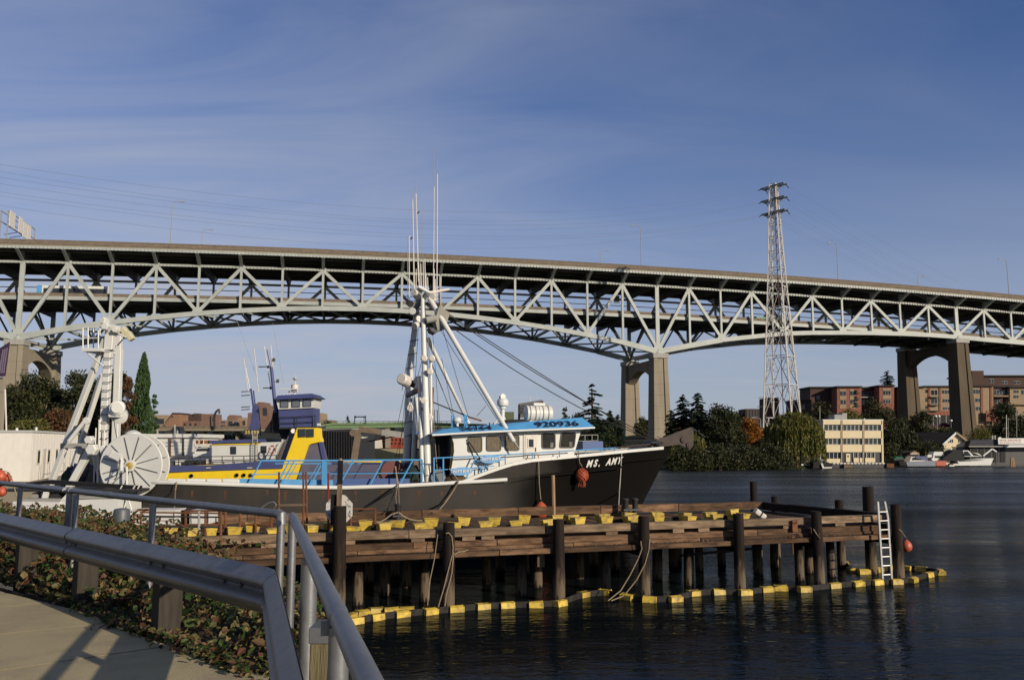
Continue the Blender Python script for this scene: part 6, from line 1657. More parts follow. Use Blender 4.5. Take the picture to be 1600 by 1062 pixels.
# brown and rusty gear heaped in the portal
for x, y, m, r in ((163, 744, M_rust, .35), (133, 742, M_dark, .4), (126, 750, M_rust, .25), (120, 735, M_navy, .22), (146, 748, M_dark, .4), (112, 748, M_netg, .4)):
    g = MB(); rows = []
    for j in range(9):
        th = math.pi * j / 8; rows.append([G(x, y, 1.2) + V(r * math.sin(th) * math.cos(math.pi * i / 6), r * math.sin(th) * math.sin(math.pi * i / 6), r * 1.2 * math.cos(th)) * (1 + .4 * noise.noise(Vector((x + 2 * math.cos(i), j * .7, 0)))) for i in range(13)])
    g.grid(rows); g.build('gear_heap', m, gb, smooth=True)
for x in (205, 212, 185): gt('deck_fitting', (x, 768), (x + 6, 758), .05, .05, m=M_whited, da=-1.7)
gt('trestle', (192, 800), (200, 775), .06, .06, da=-2); gt('trestle', (207, 800), (199, 775), .06, .06, da=-2)
# long white panels standing at the dock root
def dpanel(label, x0, x1, y0, y1, yf=27.5):
    t = thing('white_crate', label, 'crate', ony((x0 + x1) / 2, y1, yf), 'white crates at the dock root')
    def q(a, b_, c, d, dd, th, nm, m): g = MB(); g.prism([ony(a, d, yf + dd), ony(a, b_, yf + dd), ony(c, b_, yf + dd), ony(c, d, yf + dd)], YD * th); g.build(nm, m, t, bevel=.01)
    q(x0, y0 + 1.5, x1, y1, 0, .8, 'crate_body', M_white); q(x0 - .5, y0, x1 + .5, y0 + 1.6, -.02, .84, 'crate_lid', M_whited); q(x0 + 1, y0 + 11, x1 - 1, y0 + 12.2, -.03, .03, 'rib', M_ltgrey)
    for x in (x0 + 2, x1 - 4): q(x, y0 + 3, x + 1.6, y1 - 2, -.03, .03, 'rib', M_ltgrey)
dpanel('long white crate at the dock root beside the grey canister', 206, 275, 796, 820); dpanel('short white crate at the dock root right of the black gap', 296, 327, 797, 818)
pY = 27.9
g = MB(); g.prism([ony(276, 822, pY), ony(276, 797, pY), ony(295, 797, pY), ony(295, 822, pY)], YD * .6); tag(g.build('dark_gap_block', M_black, org=ony(285, 822, pY), label='black block filling the dark gap between the two white crates', cat='box'))  # solid black block added to stand for the dark gap between the crates
t = thing('pipe_railing', 'brown bent pipe railing between grey canister and white crates', 'railing', ony(240, 845, 22))
for y in (800, 806, 822): bar('rail', ony(222 if y > 801 else 219, y, 22), ony(345, y + 1.5, 22), .024, .024, M_rust if y < 803 else M_dark, t, tube=6)
for x in (209, 220):
    g = MB(); g.pipe([ony(x, 850, 22), ony(x, 808, 22), ony(x + 1.5, 801, 22), ony(x + 7, 796.5, 22), ony(x + 22, 796, 22)], .03, 6); g.build('bent_post', M_rust, t, smooth=True)
for x in (311, 345): bar('post', ony(x, 850, 22), ony(x, 798, 22), .035, .035, M_ltgrey if x == 311 else M_rust, t, tube=6)

# ================================================================ WHITE SITE CABIN
cb = thing('site_cabin', 'white flat-roofed portable cabin on the quay behind the portal workboat', 'cabin', ony(60, 750, 57))
c0 = ony(190, 700, 41); 
near_dir = V(-1, .05, 0).normalized(); far_dir = (ony(380, 700, 64) - c0); far_dir.z = 0; Lf = far_dir.length; far_dir.normalize()
zt_, zb_ = ony(190, 674.5, 41).z, ony(190, 752, 41).z - .3
k0 = ony(49, 700, 39).xy
cpt = ony(49, 700, 52.0)     # corner nearest the camera
cz_t = ony(49, 675, 52).z; cz_b = ony(49, 752, 52).z
d1 = V(-1, .12, 0).normalized(); 
e2 = ony(121, 700, 67.0); d2 = V(e2.x - cpt.x, e2.y - cpt.y, 0); L2 = d2.length; d2.normalize()
def cbx(name, s0, s1, t0, t1, z0, z1, m, parent=cb):
    """box in cabin axes: s along the near end, t along the long side"""
    g = MB(); o = V(cpt.x, cpt.y, 0)
    P = [o + d1 * s + d2 * t_ + V(0, 0, z) for z in (z0, z1) for s, t_ in ((s0, t0), (s1, t0), (s1, t1), (s0, t1))]
    g.hexa(P); return g.build(name, m, parent)
M_side = mat('cabin_siding', (.74, .70, .61), .6, var=.05, k=1.0)
cbx('wall', 0, 9, 0, L2, cz_b, cz_t, M_side); cbx('roof', -.08, 9.1, -.08, L2 + .1, cz_t, cz_t + .12, M_white)
n_ = 22
for k in range(n_ + 1): cbx('batten', .3 + k * .4, .312 + k * .4, -.005, 0, cz_b, cz_t, M_side)
for k in range(18): cbx('batten', -.006, 0, .2 + k * L2 / 18, .215 + k * L2 / 18, cz_b, cz_t, M_side)
for t0 in (1.6, 4.6, 7.2, 9.6):
    w_ = cbx('window', -.06, -.016, t0, t0 + .75, cz_b + 1.0, cz_b + 1.95, M_whited); cbx('pane', -.075, -.061, t0 + .12, t0 + .63, cz_b + 1.1, cz_b + 1.85, M_glass, w_)
dr_ = cbx('door', -.06, -.016, 3.3, 4.1, cz_b + .1, cz_b + 2.0, M_whited)
g = MB(); g.lathe([(.07, 0), (.07, .2), (.12, .22), (.02, .32)], V(cpt.x, cpt.y, cz_t + .1) + d2 * 5 + d1 * 1, n=10); g.build('roof_vent', M_white, cb)
g = MB(); g.lathe([(.08, 0), (.08, .14), (.02, .2)], V(cpt.x, cpt.y, cz_t + .1) + d2 * .5 + d1 * 1.2, n=10); g.build('roof_vent', M_white, cb)
for s_ in (-1.2, -.15):
    for t0 in (2.4, 5.0): bar('landing_rail_post', V(cpt.x, cpt.y, cz_b - .2) + d1 * s_ + d2 * t0, V(cpt.x, cpt.y, cz_b + 1.0) + d1 * s_ + d2 * t0, .03, .03, M_ltgrey, cb)
for z in (.5, 1.0): bar('landing_rail', V(cpt.x, cpt.y, cz_b + z) + d1 * -1.2 + d2 * 2.4, V(cpt.x, cpt.y, cz_b + z) + d1 * -1.2 + d2 * 5, .03, .03, M_ltgrey, cb)
# the quay it stands on
g = MB(); g.hexa([V(-75, 51, -2), V(-24.5, 51, -2), V(-24.5, 80, -2), V(-75, 80, -2), V(-75, 51, cz_b - .02), V(-24.5, 51, cz_b - .02), V(-24.5, 80, cz_b - .02), V(-75, 80, cz_b - .02)])
g.build('quay', M_conc, kind='structure')
# second white shed beyond the reel, with roller doors
sh = thing('long_shed', 'long low white shed with roller doors seen above the tug bow', 'shed', ony(260, 720, 66))
def shp(name, pts, m, d=0.0, th=3.0, parent=None):
    g = MB(); g.prism([ony(x, y, 66 + d) for x, y in pts], YD * th); return g.build(name, m, parent or sh)
shp('wall', [(215, 726), (215, 683.5), (300, 683.5), (300, 726)], M_whited, .3, 6); shp('roof_fascia', [(213, 683.4), (213, 677.6), (302.5, 677.6), (302.5, 683.4)], M_white, 0, 7)
for x0, x1 in ((228, 264), (267, 284.5), (287.5, 300.5)):
    dd = shp('roller_door', [(x0, 711.5), (x0, 685), (x1, 685), (x1, 711.5)], M_white, .2, .1)
    for k in range(1, 5): shp('door_joint', [(x0, 685 + 5.3 * k + .35), (x0, 685 + 5.3 * k), (x1, 685 + 5.3 * k), (x1, 685 + 5.3 * k + .35)], M_ltgrey, .185, .014, dd)
shp('door_post', [(264.2, 712), (264.2, 678), (266.4, 678), (266.4, 712)], M_rust, .05, .1); shp('door_post', [(284.6, 712), (284.6, 684), (287.3, 684), (287.3, 712)], M_dark, .15, .1)
for x, h in ((246, 7), (273, 15), (277, 6)):
    bar('roof_mast', ony(x, 678, 67), ony(x, 678 - h, 67), .08, .06, M_ltgrey, sh, tube=6)
shp('roof_plant', [(252, 677.5), (256, 673), (268, 671), (272, 666), (275, 677.5)], M_dark, 1, 2)
# white motor cruiser between shed and tug
cr = thing('motor_yacht', 'white motor yacht with tan canopy between shed and tug deckhouse', 'yacht', ony(315, 715, 62))
def crp(name, pts, m, d=0.0, th=2.0):
    g = MB(); g.prism([ony(x, y, 62 + d) for x, y in pts], YD * th); return g.build(name, m, cr)
crp('hull', [(303, 726), (301, 708), (332, 708), (332, 726)], M_white, 0, 3); crp('cabin', [(304, 708), (306, 699), (330, 698), (331, 708)], M_white, .4, 2); crp('window_band', [(307, 704.5), (308, 700.5), (326, 700), (326, 704)], M_glass, .34, .05); crp('canopy', [(303, 697.6), (305, 695.4), (327, 695), (327, 697.2)], M_whited, .2, 2.4)
for x in (305, 311, 318): bar('canopy_post', ony(x, 698, 62.3), ony(x, 686, 62.3), .03, .03, M_white, cr, tube=5)
crp('tan_canvas', [(304, 693), (305, 687.5), (309, 687.5), (309, 693)], mat('tan_canvas', (.3, .13, .05), .9), .5, 1.5); crp('tan_canvas', [(316, 693), (317, 687.5), (325, 687.5), (325, 693)], MATS['tan_canvas'], .5, 1.5)
# left edge: banner and tan concrete column
t = thing('banner_column', 'tan concrete column at the frame edge carrying a hanging purple banner', 'column', ony(0, 680, 62))
g = MB(); g.prism([ony(-14, 676, 62), ony(-14, 588, 62), ony(6, 590, 62), ony(1.5, 676, 62)], YD * .3); g.build('shaft', M_conc, t)
M_ban = mat('purple_banner', (.045, .028, .06), .8, var=.2)
g = MB(); g.prism([ony(-14, 590, 61.6), ony(-14, 552, 61.6), ony(15, 534, 61.6), ony(8, 587, 61.6)], YD * .06); bn = g.build('banner', M_ban, t)
for k in range(3):
    x = 3 + 3.2 * k; g = MB(); g.beam(ony(x + 2, 546 - k * 1.5, 61.57), ony(x - 1.5, 566, 61.57), .1, .02, up=(0, 1, 0)); g.beam(ony(x - 1.5, 566, 61.57), ony(x - 3.5, 583, 61.57), .1, .02, up=(0, 1, 0)); g.build('banner_stripe', mat('lilac_stripe', (.18, .14, .2), .8) if 'lilac_stripe' not in MATS else MATS['lilac_stripe'], bn)
bar('lamp_stem', ony(10, 676, 61), ony(8, 608, 61), .06, .06, M_whited, t, tube=6)
# orange buoys bunched on the workboat's rail
t0_ = 25.0
for n_, (x, y, r, lab) in enumerate(((1, 744, .16, 'topmost of the orange buoys bunched at the frame edge'), (12, 747, .12, 'small orange buoy at the outer side of the bunch'), (3, 768, .14, 'lowest orange buoy hanging below the handrail'), (-3, 757, .16, 'orange buoy half cut off at the frame edge'))):
    buoy('bunch_buoy', lab, ony(x, y, t0_ + .2 * n_), r, group='orange buoys bunched by the workboat')
rope('thin ropes gathering the orange buoys at the frame edge', [ony(-3, 748, t0_), ony(6, 735, t0_), ony(14, 738, t0_), ony(20, 752, t0_), ony(26, 775, t0_)], .018)
# grey lidded canister in the brambles
cY = 13.2
c = ony(188.5, 828, cY); rr_ = 12.2 / F_PX * cY
t = thing('lidded_canister', 'grey lidded plastic canister standing among the brambles behind the handrail', 'canister', c)
hgt = ony(188.5, 794, cY).z - c.z
g = MB(); g.lathe([(rr_ * .82, -.35), (rr_ * .86, hgt * .28)], c, n=24); g.build('body', M_grey, t, smooth=True)
g = MB(); g.lathe([(rr_ * 1.06, hgt * .28), (rr_ * 1.1, hgt * .30), (rr_ * 1.1, hgt * .42), (rr_ * 1.02, hgt * .44)], c, n=24); g.build('rim', M_grey, t, smooth=True)
g = MB(); g.lathe([(rr_ * 1.0, hgt * .44), (rr_ * .97, hgt * .9), (rr_ * .85, hgt * .98), (rr_ * .3, hgt * 1.02)], c, n=24); g.build('lid', M_grey, t, smooth=True)
g = MB(); g.box(c + V(rr_ * 1.15, -.02, hgt * .2), (rr_ * .4, rr_ * .7, hgt * .5)); g.build('clasp', M_black, t, bevel=.01)
# ================================================================ FAR SHORE BUILDINGS
def fb(t, Y):
    def f(name, pts, m, d=0.0, th=1.0, parent=None, label=None):
        g = MB(); g.prism([ony(x, y, Y + d) for x, y in pts], YD * th); return g.build(name, m, parent or t, label=label)
    return f
def R4(x0, y0, x1, y1): return [(x0, y1), (x0, y0), (x1, y0), (x1, y1)]
# ---- cream three-storey office
of = thing('office_building', 'cream three-storey waterfront office with long strips of windows beside the willow', 'building', ony(1333, 728, 158))
f = fb(of, 158)
f('wall', [(1287, 727), (1286, 656), (1379.5, 656), (1381, 727)], M_cream, .45, 11)
f('roof_edge', R4(1285.5, 655, 1380.5, 656.3), M_white, .2, 11.4)
bays = [(1288, 1314.8), (1317.2, 1348.6), (1351.2, 1377.6)]
for (x0, x1) in bays:
    for y0, y1 in ((656.3, 663), (672.8, 684.4), (694.5, 706)): f('spandrel', [(x0 - .6, y1), (x0 - .6, y0), (x1 + .8, y0), (x1 + .8, y1)], M_cream, .12, .34)
    n_ = 4 if x0 < 1300 or x0 > 1350 else 5
    for y0, y1 in ((663.2, 672.6), (684.6, 694.3)):
        for k in range(n_):
            a = x0 + (x1 - x0) * k / n_; b_ = x0 + (x1 - x0) * (k + 1) / n_
            w_ = f('window', R4(a + .2, y0, b_ - .2, y1), M_whited, .36, .08)
            f('pane', R4(a + .75, y0 + .7, b_ - .75, y1 - .6), glassmat('office_glass', (.035, .045, .045), .12) if 'og' not in MATS else MATS['og'], .33, .03, w_)
for x in (1316, 1350): f('downpipe', R4(x - .18, 655, x + .18, 727), M_tan, -.04, .1)
for x in (1287, 1315.4, 1349.4, 1379): f('pier_strip', R4(x - .7, 656.4, x + .7, 724), M_cream, .0, .1)
f('ground_recess', R4(1316.5, 706.4, 1378, 722), M_dark, .3, .14)
f('ground_window', R4(1289, 707, 1315, 716), M_glass, .3, .1)
for x in (1296, 1302.5, 1308.5): f('mullion', R4(x - .3, 707, x + .3, 716), M_white, .22, .07)
f('low_wall', R4(1290, 716.2, 1316, 723), M_cream, .15, .28)
for x0, x1, y0 in ((1334, 1342, 715), (1343.5, 1349.5, 715), (1352, 1367.5, 715)): f('low_wall', R4(x0, y0, x1, 722), M_cream, .1, .18)
dd = f('door', R4(1322, 708.5, 1328.5, 721.5), M_cream, .1, .18); f('door_pane', R4(1324.4, 711, 1326.2, 714), M_glass, .06, .03, dd)
for x in (1333.5, 1340.5, 1347.5, 1354, 1360.5, 1367): f('post', R4(x - .35, 707, x + .35, 715), M_white, .12, .1)
f('plant_room', [(1304, 655), (1304, 647.5), (1316, 647.5), (1316, 645), (1323.5, 645), (1323.5, 655)], M_ltgrey, 2, 3)
f('roof_vent', R4(1350, 653.5, 1351.5, 655), M_white, 1, .6)
# gallery dock in front of the office
od = thing('office_dock', 'dark floating dock with a row of white fenders in front of the cream office', 'dock', ony(1340, 730, 155))
f = fb(od, 154.5)
f('deck', R4(1300, 724.5, 1384, 731), M_dark, 0, 3.0)
for k in range(15): f('fender', R4(1302 + k * 5.5, 722.6, 1305.2 + k * 5.5, 724.6), M_white, -.15, .4)
f('float', R4(1319, 725, 1331, 731), M_timberg, -.6, 1.0); f('float', R4(1386, 724, 1397, 730), M_rust, -.4, 1.4)
fl = thing('dinghy_dock', 'small float with four white blocks at the foot of the willow', 'dock', ony(1262, 730, 153)); f = fb(fl, 153)
f('deck', R4(1248, 726.5, 1273, 728.5), M_dark, 0, 2)
for x in (1252, 1258, 1264, 1269): f('block', R4(x, 724.5, x + 3.4, 727), M_white, -.1, .5); f('block', R4(x, 728.6, x + 3.4, 730.2), M_whited, -.1, .5)
sb_ = thing('covered_sailboat', 'dark covered boat with a white raked stem moored left of the cream office', 'boat', ony(1287, 732, 151)); f = fb(sb_, 151)
f('cover', [(1270, 731), (1272, 722), (1283, 717.5), (1299, 724), (1300, 731)], M_black, .3, 2.5)
f('stem_rail', [(1281, 709), (1283.5, 709), (1285, 722), (1287.5, 729.5), (1300, 729), (1300, 731), (1285.5, 731.5), (1282.5, 723)], M_white, 0, .25)
f('sheet_post', R4(1282, 707, 1286, 719), M_ltgrey, 1.2, .1)
# ---- yellow gabled boathouse
bh = thing('boathouse', 'cream gabled boathouse with a long dark roof near the moored cruisers', 'building', ony(1494, 715, 172)); f = fb(bh, 172)
gab = [(1475, 712), (1475, 692), (1494, 675.5), (1513.5, 690), (1513.5, 698), (1513.5, 712)]
f('gable_wall', gab, M_cream, 0, 9)
P0 = [ony(x, y, 171.6) for x, y in ((1473, 693.5), (1494, 674.6), (1516, 691.5))]
back = V(-14, 13, 0)
g = MB(); g.add(P0[:2] + [p + back for p in P0[:2]], [(0, 1, 3, 2)]); g.add(P0[1:] + [p + back for p in P0[1:]], [(0, 1, 3, 2)]); o_ = [p - V(0, 0, .3) for p in P0]
g.add(o_[:2] + [p + back for p in o_[:2]], [(0, 1, 3, 2)]); g.build('roof', M_roof, bh)
for a, b_ in ((0, 1), (1, 2)): bar('barge_board', P0[a] - V(0, .1, .15), P0[b_] - V(0, .1, .15), .12, .4, M_white if b_ == 1 else M_tan, bh)
q = P0[0] + V(.3, .5, -.4); g = MB(); g.hexa([V(q.x, q.y, 1.2), V(q.x + back.x, q.y + back.y, 1.2), V(q.x + back.x + .3, q.y + back.y + .3, 1.2), V(q.x + .3, q.y + .3, 1.2), q, q + back, q + back + V(.3, .3, 0), q + V(.3, .3, 0)]); g.build('side_wall', M_tan, bh)
for x0 in (1481.5, 1484.5, 1487.5, 1497.5, 1500.5, 1503.5):
    w_ = f('window', R4(x0, 685.5, x0 + 2.2, 691.5), M_whited, -.05, .06); f('pane', R4(x0 + .3, 686, x0 + 1.9, 691), M_glass, -.08, .03, w_)
f('eave_board', R4(1488, 697.2, 1514, 698.4), M_tan, -.12, .14); f('open_bay', R4(1489, 698.5, 1513, 712), M_dark, -.08, .1); f('glazed_door', R4(1476.5, 700, 1486, 708), M_ltgrey, -.06, .08)
# ---- dark sheds and the sign roof at the right edge
ws = thing('boat_workshop', 'dark low boat workshop with a white red-lettered sign on its roof', 'building', ony(1570, 722, 170)); f = fb(ws, 170)
f('wall', R4(1516, 694, 1640, 728), M_dark, 1, 10); f('shed_roof', [(1514, 697), (1517, 687.5), (1562, 686), (1562, 697)], mat('slate_roof', (.055, .055, .065), .8), .2, 9)
f('white_fascia', [(1573, 698.5), (1577, 695), (1640, 694.5), (1640, 698)], M_white, -1.0, 1.5)
sg_ = f('sign_board', [(1560, 693.8), (1559.5, 684.6), (1561, 682.6), (1564, 682.6), (1565, 684.4), (1640, 684), (1640, 693.5)], M_white, -.4, .2)
M_redl = mat('red_lettering', (.45, .09, .05), .6)
for row, (y, n_, h) in enumerate(((687, 13, 1.3), (689.6, 16, .9), (691.8, 10, .6))):
    for k in range(n_):
        if k in (4,) and row == 0: continue
        x = 1562.5 + k * (33 / n_); f('lettering', R4(x, y - h / 2, x + 33 / n_ * (.5 + .25 * (k % 3 == 0)), y + h / 2), M_redl, -.43, .02, sg_)
for k in range(5): f('dark_bay', R4(1519 + k * 11, 699, 1527 + k * 11, 722), M_black, .9, .12)
f('roof_edge', R4(1514, 696.5, 1572, 698), M_ltgrey, .1, .2)
for x in (1550, 1554): f('vent', R4(x, 680, x + 2, 687), M_ltgrey, 1.5, .5)
f('float_dock', R4(1515, 726, 1640, 728), M_dark, -2, 3)
gf = thing('white_gable_frame', 'bare white gable frame over a slip beside the motor cruiser', 'frame', ony(1548, 715, 166)); f = fb(gf, 166)
for a, b_ in (((1536, 712), (1550, 701)), ((1550, 701), (1557, 705.5))): bar('rafter', ony(*a, 166), ony(*b_, 166), .2, .25, M_white, gf)
for x, y in ((1536.5, 712), (1557, 705.5)): bar('frame_post', ony(x, y, 166), ony(x, 726, 166), .2, .2, M_dark, gf)
dp = thing('mooring_dolphin', 'pale cluster of mooring piles at the water near the frame edge', 'pile', ony(1582, 728, 162))
for d in (-.25, .05, .3): bar('pile', V(0, 0, -1) + V(*ony(1582, 728, 162).xy, 0) + V(d * 1.6, 0, 0), V(*ony(1582, 728, 162).xy, ony(1582, 714, 162).z) + V(d * .6, 0, 0), .2, .16, M_plank, dp, tube=8)
# ---- moored cruisers
def cruiser(name, label, Y, parts, px):
    t = thing(name, label, 'motor boat', ony(px, 728, Y)); f = fb(t, Y)
    for nm, pts, m, d, th in parts: f(nm, pts, m, d, th)
    return t
M_bluehull = mat('grey_blue_hull', (.2, .22, .27), .4)
cruiser('motor_cruiser', 'grey-blue motor cruiser moored left of the orange hull', 160, [('hull', [(1416, 721), (1418, 728), (1462, 728), (1462, 719.5), (1440, 720)], M_bluehull, 0, 3), ('cabin', [(1421, 721), (1424, 713.5), (1438, 713), (1450, 719.6), (1450, 720)], M_whited, .4, 2.2), ('window_band', [(1425, 718.5), (1426.5, 714.5), (1437, 714), (1444, 718.3)], M_glass, .34, .05), ('boat_tarp', [(1430, 715), (1432, 712.5), (1448, 712.5), (1450, 719)], M_navy, .25, 1.5)], 1438)
cruiser('flybridge_boat', 'white flybridge boat with an orange-red hull end', 163, [('hull', [(1455, 716), (1462, 727), (1481, 727), (1488, 716.5)], M_white, 0, 3), ('orange_hull_end', [(1462.5, 719.8), (1463, 727.6), (1478.5, 727.6), (1479, 719.6)], M_orange, -1.2, 1.1), ('cabin', [(1457, 716), (1459, 710.5), (1475, 710.5), (1478, 716)], M_white, .3, 2.4), ('window_band', [(1460.5, 714.8), (1461, 711.8), (1474, 711.8), (1475.5, 714.8)], M_glass, .24, .05), ('flybridge', [(1458, 710.3), (1460, 705.3), (1473, 705.5), (1475, 710.3)], M_white, .6, 2), ('wheel_seat', [(1449, 714), (1450, 710), (1456, 710), (1456, 714)], M_whited, .5, 1)], 1470)
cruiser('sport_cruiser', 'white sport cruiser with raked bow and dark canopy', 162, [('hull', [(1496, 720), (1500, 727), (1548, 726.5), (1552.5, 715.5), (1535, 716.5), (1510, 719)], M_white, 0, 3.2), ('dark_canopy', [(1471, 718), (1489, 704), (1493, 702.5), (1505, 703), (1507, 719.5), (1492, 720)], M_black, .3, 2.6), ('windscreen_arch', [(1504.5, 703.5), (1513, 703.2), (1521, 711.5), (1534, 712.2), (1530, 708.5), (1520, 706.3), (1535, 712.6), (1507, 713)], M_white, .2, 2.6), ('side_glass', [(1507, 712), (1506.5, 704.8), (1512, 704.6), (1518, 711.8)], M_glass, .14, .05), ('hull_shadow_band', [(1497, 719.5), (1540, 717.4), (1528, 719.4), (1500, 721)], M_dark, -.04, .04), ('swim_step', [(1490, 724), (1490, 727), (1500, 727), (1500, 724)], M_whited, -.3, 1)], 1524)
kb = thing('skiff', 'little white skiff floating between the two cruisers', 'boat', ony(1487, 728, 159)); f = fb(kb, 159)
f('hull', [(1483, 726.3), (1484.5, 728.4), (1491, 728.4), (1492.5, 726)], M_white, 0, 1.4); f('thwart', R4(1484.5, 724, 1489, 726.2), M_rust, .3, .8)
ht = thing('gabled_houseboat', 'small tan gabled houseboat behind the grey-blue cruiser', 'houseboat', ony(1429, 716, 168)); f = fb(ht, 168)
f('wall', R4(1418, 709.5, 1437, 720), M_dark, .3, 4); f('gable', [(1422, 710), (1422, 707.8), (1429, 704), (1436.5, 707.4), (1436.5, 710)], M_tan, 0, 4); f('gable_sign', R4(1424, 708, 1433, 709.2), M_whited, -.05, .05); f('roof', [(1410, 707.6), (1411, 705.6), (1429, 703.6), (1429, 705)], M_roof, .1, 4)
gc = thing('green_covered_boat', 'green tarpaulin covered boat in the shade left of the cruisers', 'boat', ony(1405, 722, 164)); f = fb(gc, 164)
f('tarpaulin', [(1398, 716), (1401, 713), (1410, 713), (1412, 716.5)], mat('green_tarpaulin', (.02, .12, .07), .6), 0, 2); f('hull', [(1397, 716.2), (1399, 724), (1412, 724), (1414, 716.6)], M_dark, .05, 2)
# ---- brick apartments on the slope
ap = thing('apartment_block', 'long red and tan brick apartment block with balconies on the slope behind the tall pier', 'building', ony(1420, 680, 376)); f = fb(ap, 376)
M_shadebrick = mat('dark_and_shaded_brick', (.085, .05, .04), .85, var=.2)  # darker brick; the recessed apartment wings have their shade put into it
def block(x0, x1, y0, y1, m, d, floors=3, wins=(), roof=True, th=14):
    f('wall', R4(x0, y0, x1, y1), m, d, th)
    if roof: f('cornice', R4(x0 - 1.2, y0 - 2.2, x1 + 1.2, y0), M_roof, d - .9, th + 1)
    for (a, b_, c, e) in wins:
        w_ = f('window', R4(a, c, b_, e), M_ltgrey, d - .12, .1); n_ = max(1, round((b_ - a) / 4))
        for k in range(n_): f('pane', R4(a + .4 + (b_ - a) * k / n_, c + .4, a + (b_ - a) * (k + 1) / n_ - .3, e - .4), M_glass, d - .16, .03, w_)
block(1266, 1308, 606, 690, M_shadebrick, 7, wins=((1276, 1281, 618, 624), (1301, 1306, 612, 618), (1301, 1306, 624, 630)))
block(1308, 1346, 605, 690, M_brick, 0, wins=((1312.5, 1322, 611, 618), (1328, 1337, 610.5, 617.5), (1313.5, 1322, 624.5, 631.5), (1328.5, 1337, 624, 631)))
for y0, y1 in ((608, 610.6), (618.6, 624), (632, 638)):
    for x0, x1 in ((1312, 1322.4), (1327.8, 1337.4)): f('tan_panel', R4(x0, y0, x1, y1), M_tan, -.15, .14)
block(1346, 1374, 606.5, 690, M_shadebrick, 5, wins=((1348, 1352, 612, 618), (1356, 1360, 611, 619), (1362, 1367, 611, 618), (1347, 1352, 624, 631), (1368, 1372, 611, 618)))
for y in (608, 618, 628): f('balcony', R4(1338, y + 4.5, 1345, y + 6), M_dark, -1.4, 2); f('balcony_brick', R4(1338.5, y, 1344, y + 3), M_brick, -1, .5)
f('balcony', R4(1346, 619.5, 1374, 621), M_ltgrey, 2.5, 2)
block(1374, 1397, 603.5, 690, M_brick, -1, wins=((1380, 1391.5, 610, 617), (1380, 1391.5, 624, 630)))
for y0, y1 in ((606.5, 609.5), (617.4, 623)): f('tan_panel', R4(1379, y0, 1392.6, y1), M_tan, -1.15, .14)
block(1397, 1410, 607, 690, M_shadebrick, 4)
block(1409, 1445, 605.5, 690, M_tan, -1, wins=((1413, 1424, 609, 616), (1413, 1424, 624, 629), (1414, 1424, 635.5, 641)))
block(1445, 1493, 604.5, 660, M_tan, 0, wins=((1446, 1450, 608, 614), (1446, 1450, 623, 628), (1446, 1450, 634, 639), (1455, 1465, 609, 617), (1455, 1465, 622, 631), (1472, 1488, 609, 615), (1473, 1488, 623, 628.5), (1473.5, 1480, 635.5, 640), (1481.5, 1488, 635.5, 640)))
for x in (1452, 1469): f('brick_pilaster', R4(x - 1.4, 606, x + 1.4, 644), M_brick, -.3, .28)
for y in (619.5, 632, 641): f('balcony_slab', R4(1454, y, 1468.5, y + 1), M_dark, -1.6, 1.6); f('balcony_rail', R4(1454, y - 2.8, 1468.5, y - 2.5), M_ltgrey, -1.6, .1)
f('brick_base', R4(1445, 641.5, 1493, 648.5), M_brick, -.25, .2); f('garage_opening', R4(1445, 649, 1510, 664), M_black, -.1, .1)
for k in range(5): f('garage_post', R4(1448 + k * 10, 649, 1449 + k * 10, 664), M_ltgrey, -.2, .1)
f('street_wall', R4(1400, 664, 1560, 690), M_shadebrick, -1.2, 1)
for x0 in (1405, 1541): f('red_retaining_wall', R4(x0, 642, x0 + 20, 658), M_brick, -2.2, .5)
block(1510, 1552, 604, 690, M_tan, 0, wins=((1521, 1532, 608, 615), (1524, 1533, 622, 628), (1525, 1533, 635, 641)))
for x in (1511.5, 1534.5, 1549): f('brick_pilaster', R4(x - 1.6, 605, x + 1.6, 656), M_brick, -.3, .28)
for y in (619, 631): f('balcony_slab', R4(1513, y, 1522, y + 1), M_ltgrey, -1.6, 1.6)
block(1552, 1580, 605, 690, M_shadebrick, 3, wins=((1553, 1566, 609, 616), (1555, 1562, 623, 630), (1566, 1574, 609, 615)))
f('balcony_slab', R4(1553, 617.5, 1576, 619.5), M_tan, 0, 3); f('balcony_slab', R4(1576, 628, 1640, 632), M_tan, -.5, 3)
block(1578, 1640, 606, 690, M_tan, 1, wins=((1584, 1592, 609, 614), (1584, 1592, 617, 622), (1596, 1604, 609, 616)))
block(1510, 1640, 588, 604, M_shadebrick, 9, wins=((1545, 1553, 592, 598), (1566, 1574, 595, 600), (1584, 1594, 595, 600)), th=16)
f('stair_tower', R4(1519, 579, 1537, 606), M_shadebrick, 8, 5); f('rounded_pavilion', R4(1511, 590, 1519, 606), M_shadebrick, 7, 4)
# ---- buildings above the left viaduct and beyond the green bridge
def simple(name, label, pts, m, Y, wins=(), th=12, mw=None, roof=None):
    t = thing(name, label, 'building', ony(sum(p[0] for p in pts) / len(pts), max(p[1] for p in pts), Y)); f = fb(t, Y); f('wall', pts, m, 0, th)
    for a, b_, c, e in wins:
        w_ = f('window', R4(a, c, b_, e), mw or M_dark, -.15, .12); f('pane', R4(a + .25, c + .25, b_ - .25, e - .25), M_glass, -.2, .04, w_)
    if roof: f('roof', roof, M_roof, -.6, th + 1.2)
    return t
M_pbrick = mat('pale_red_brick', (.21, .125, .095), .85, var=.15, scale=.4); M_obrick = mat('orange_brick', (.28, .16, .10), .85, var=.12, scale=.4); M_tanb = mat('tan_facing', (.33, .25, .17), .85, scale=.4)
simple('campus_building', 'tan flat-roofed building beyond the cypress tree above the viaduct', R4(238, 648, 261, 668), M_tanb, 420, [(242, 256, 654, 662)])
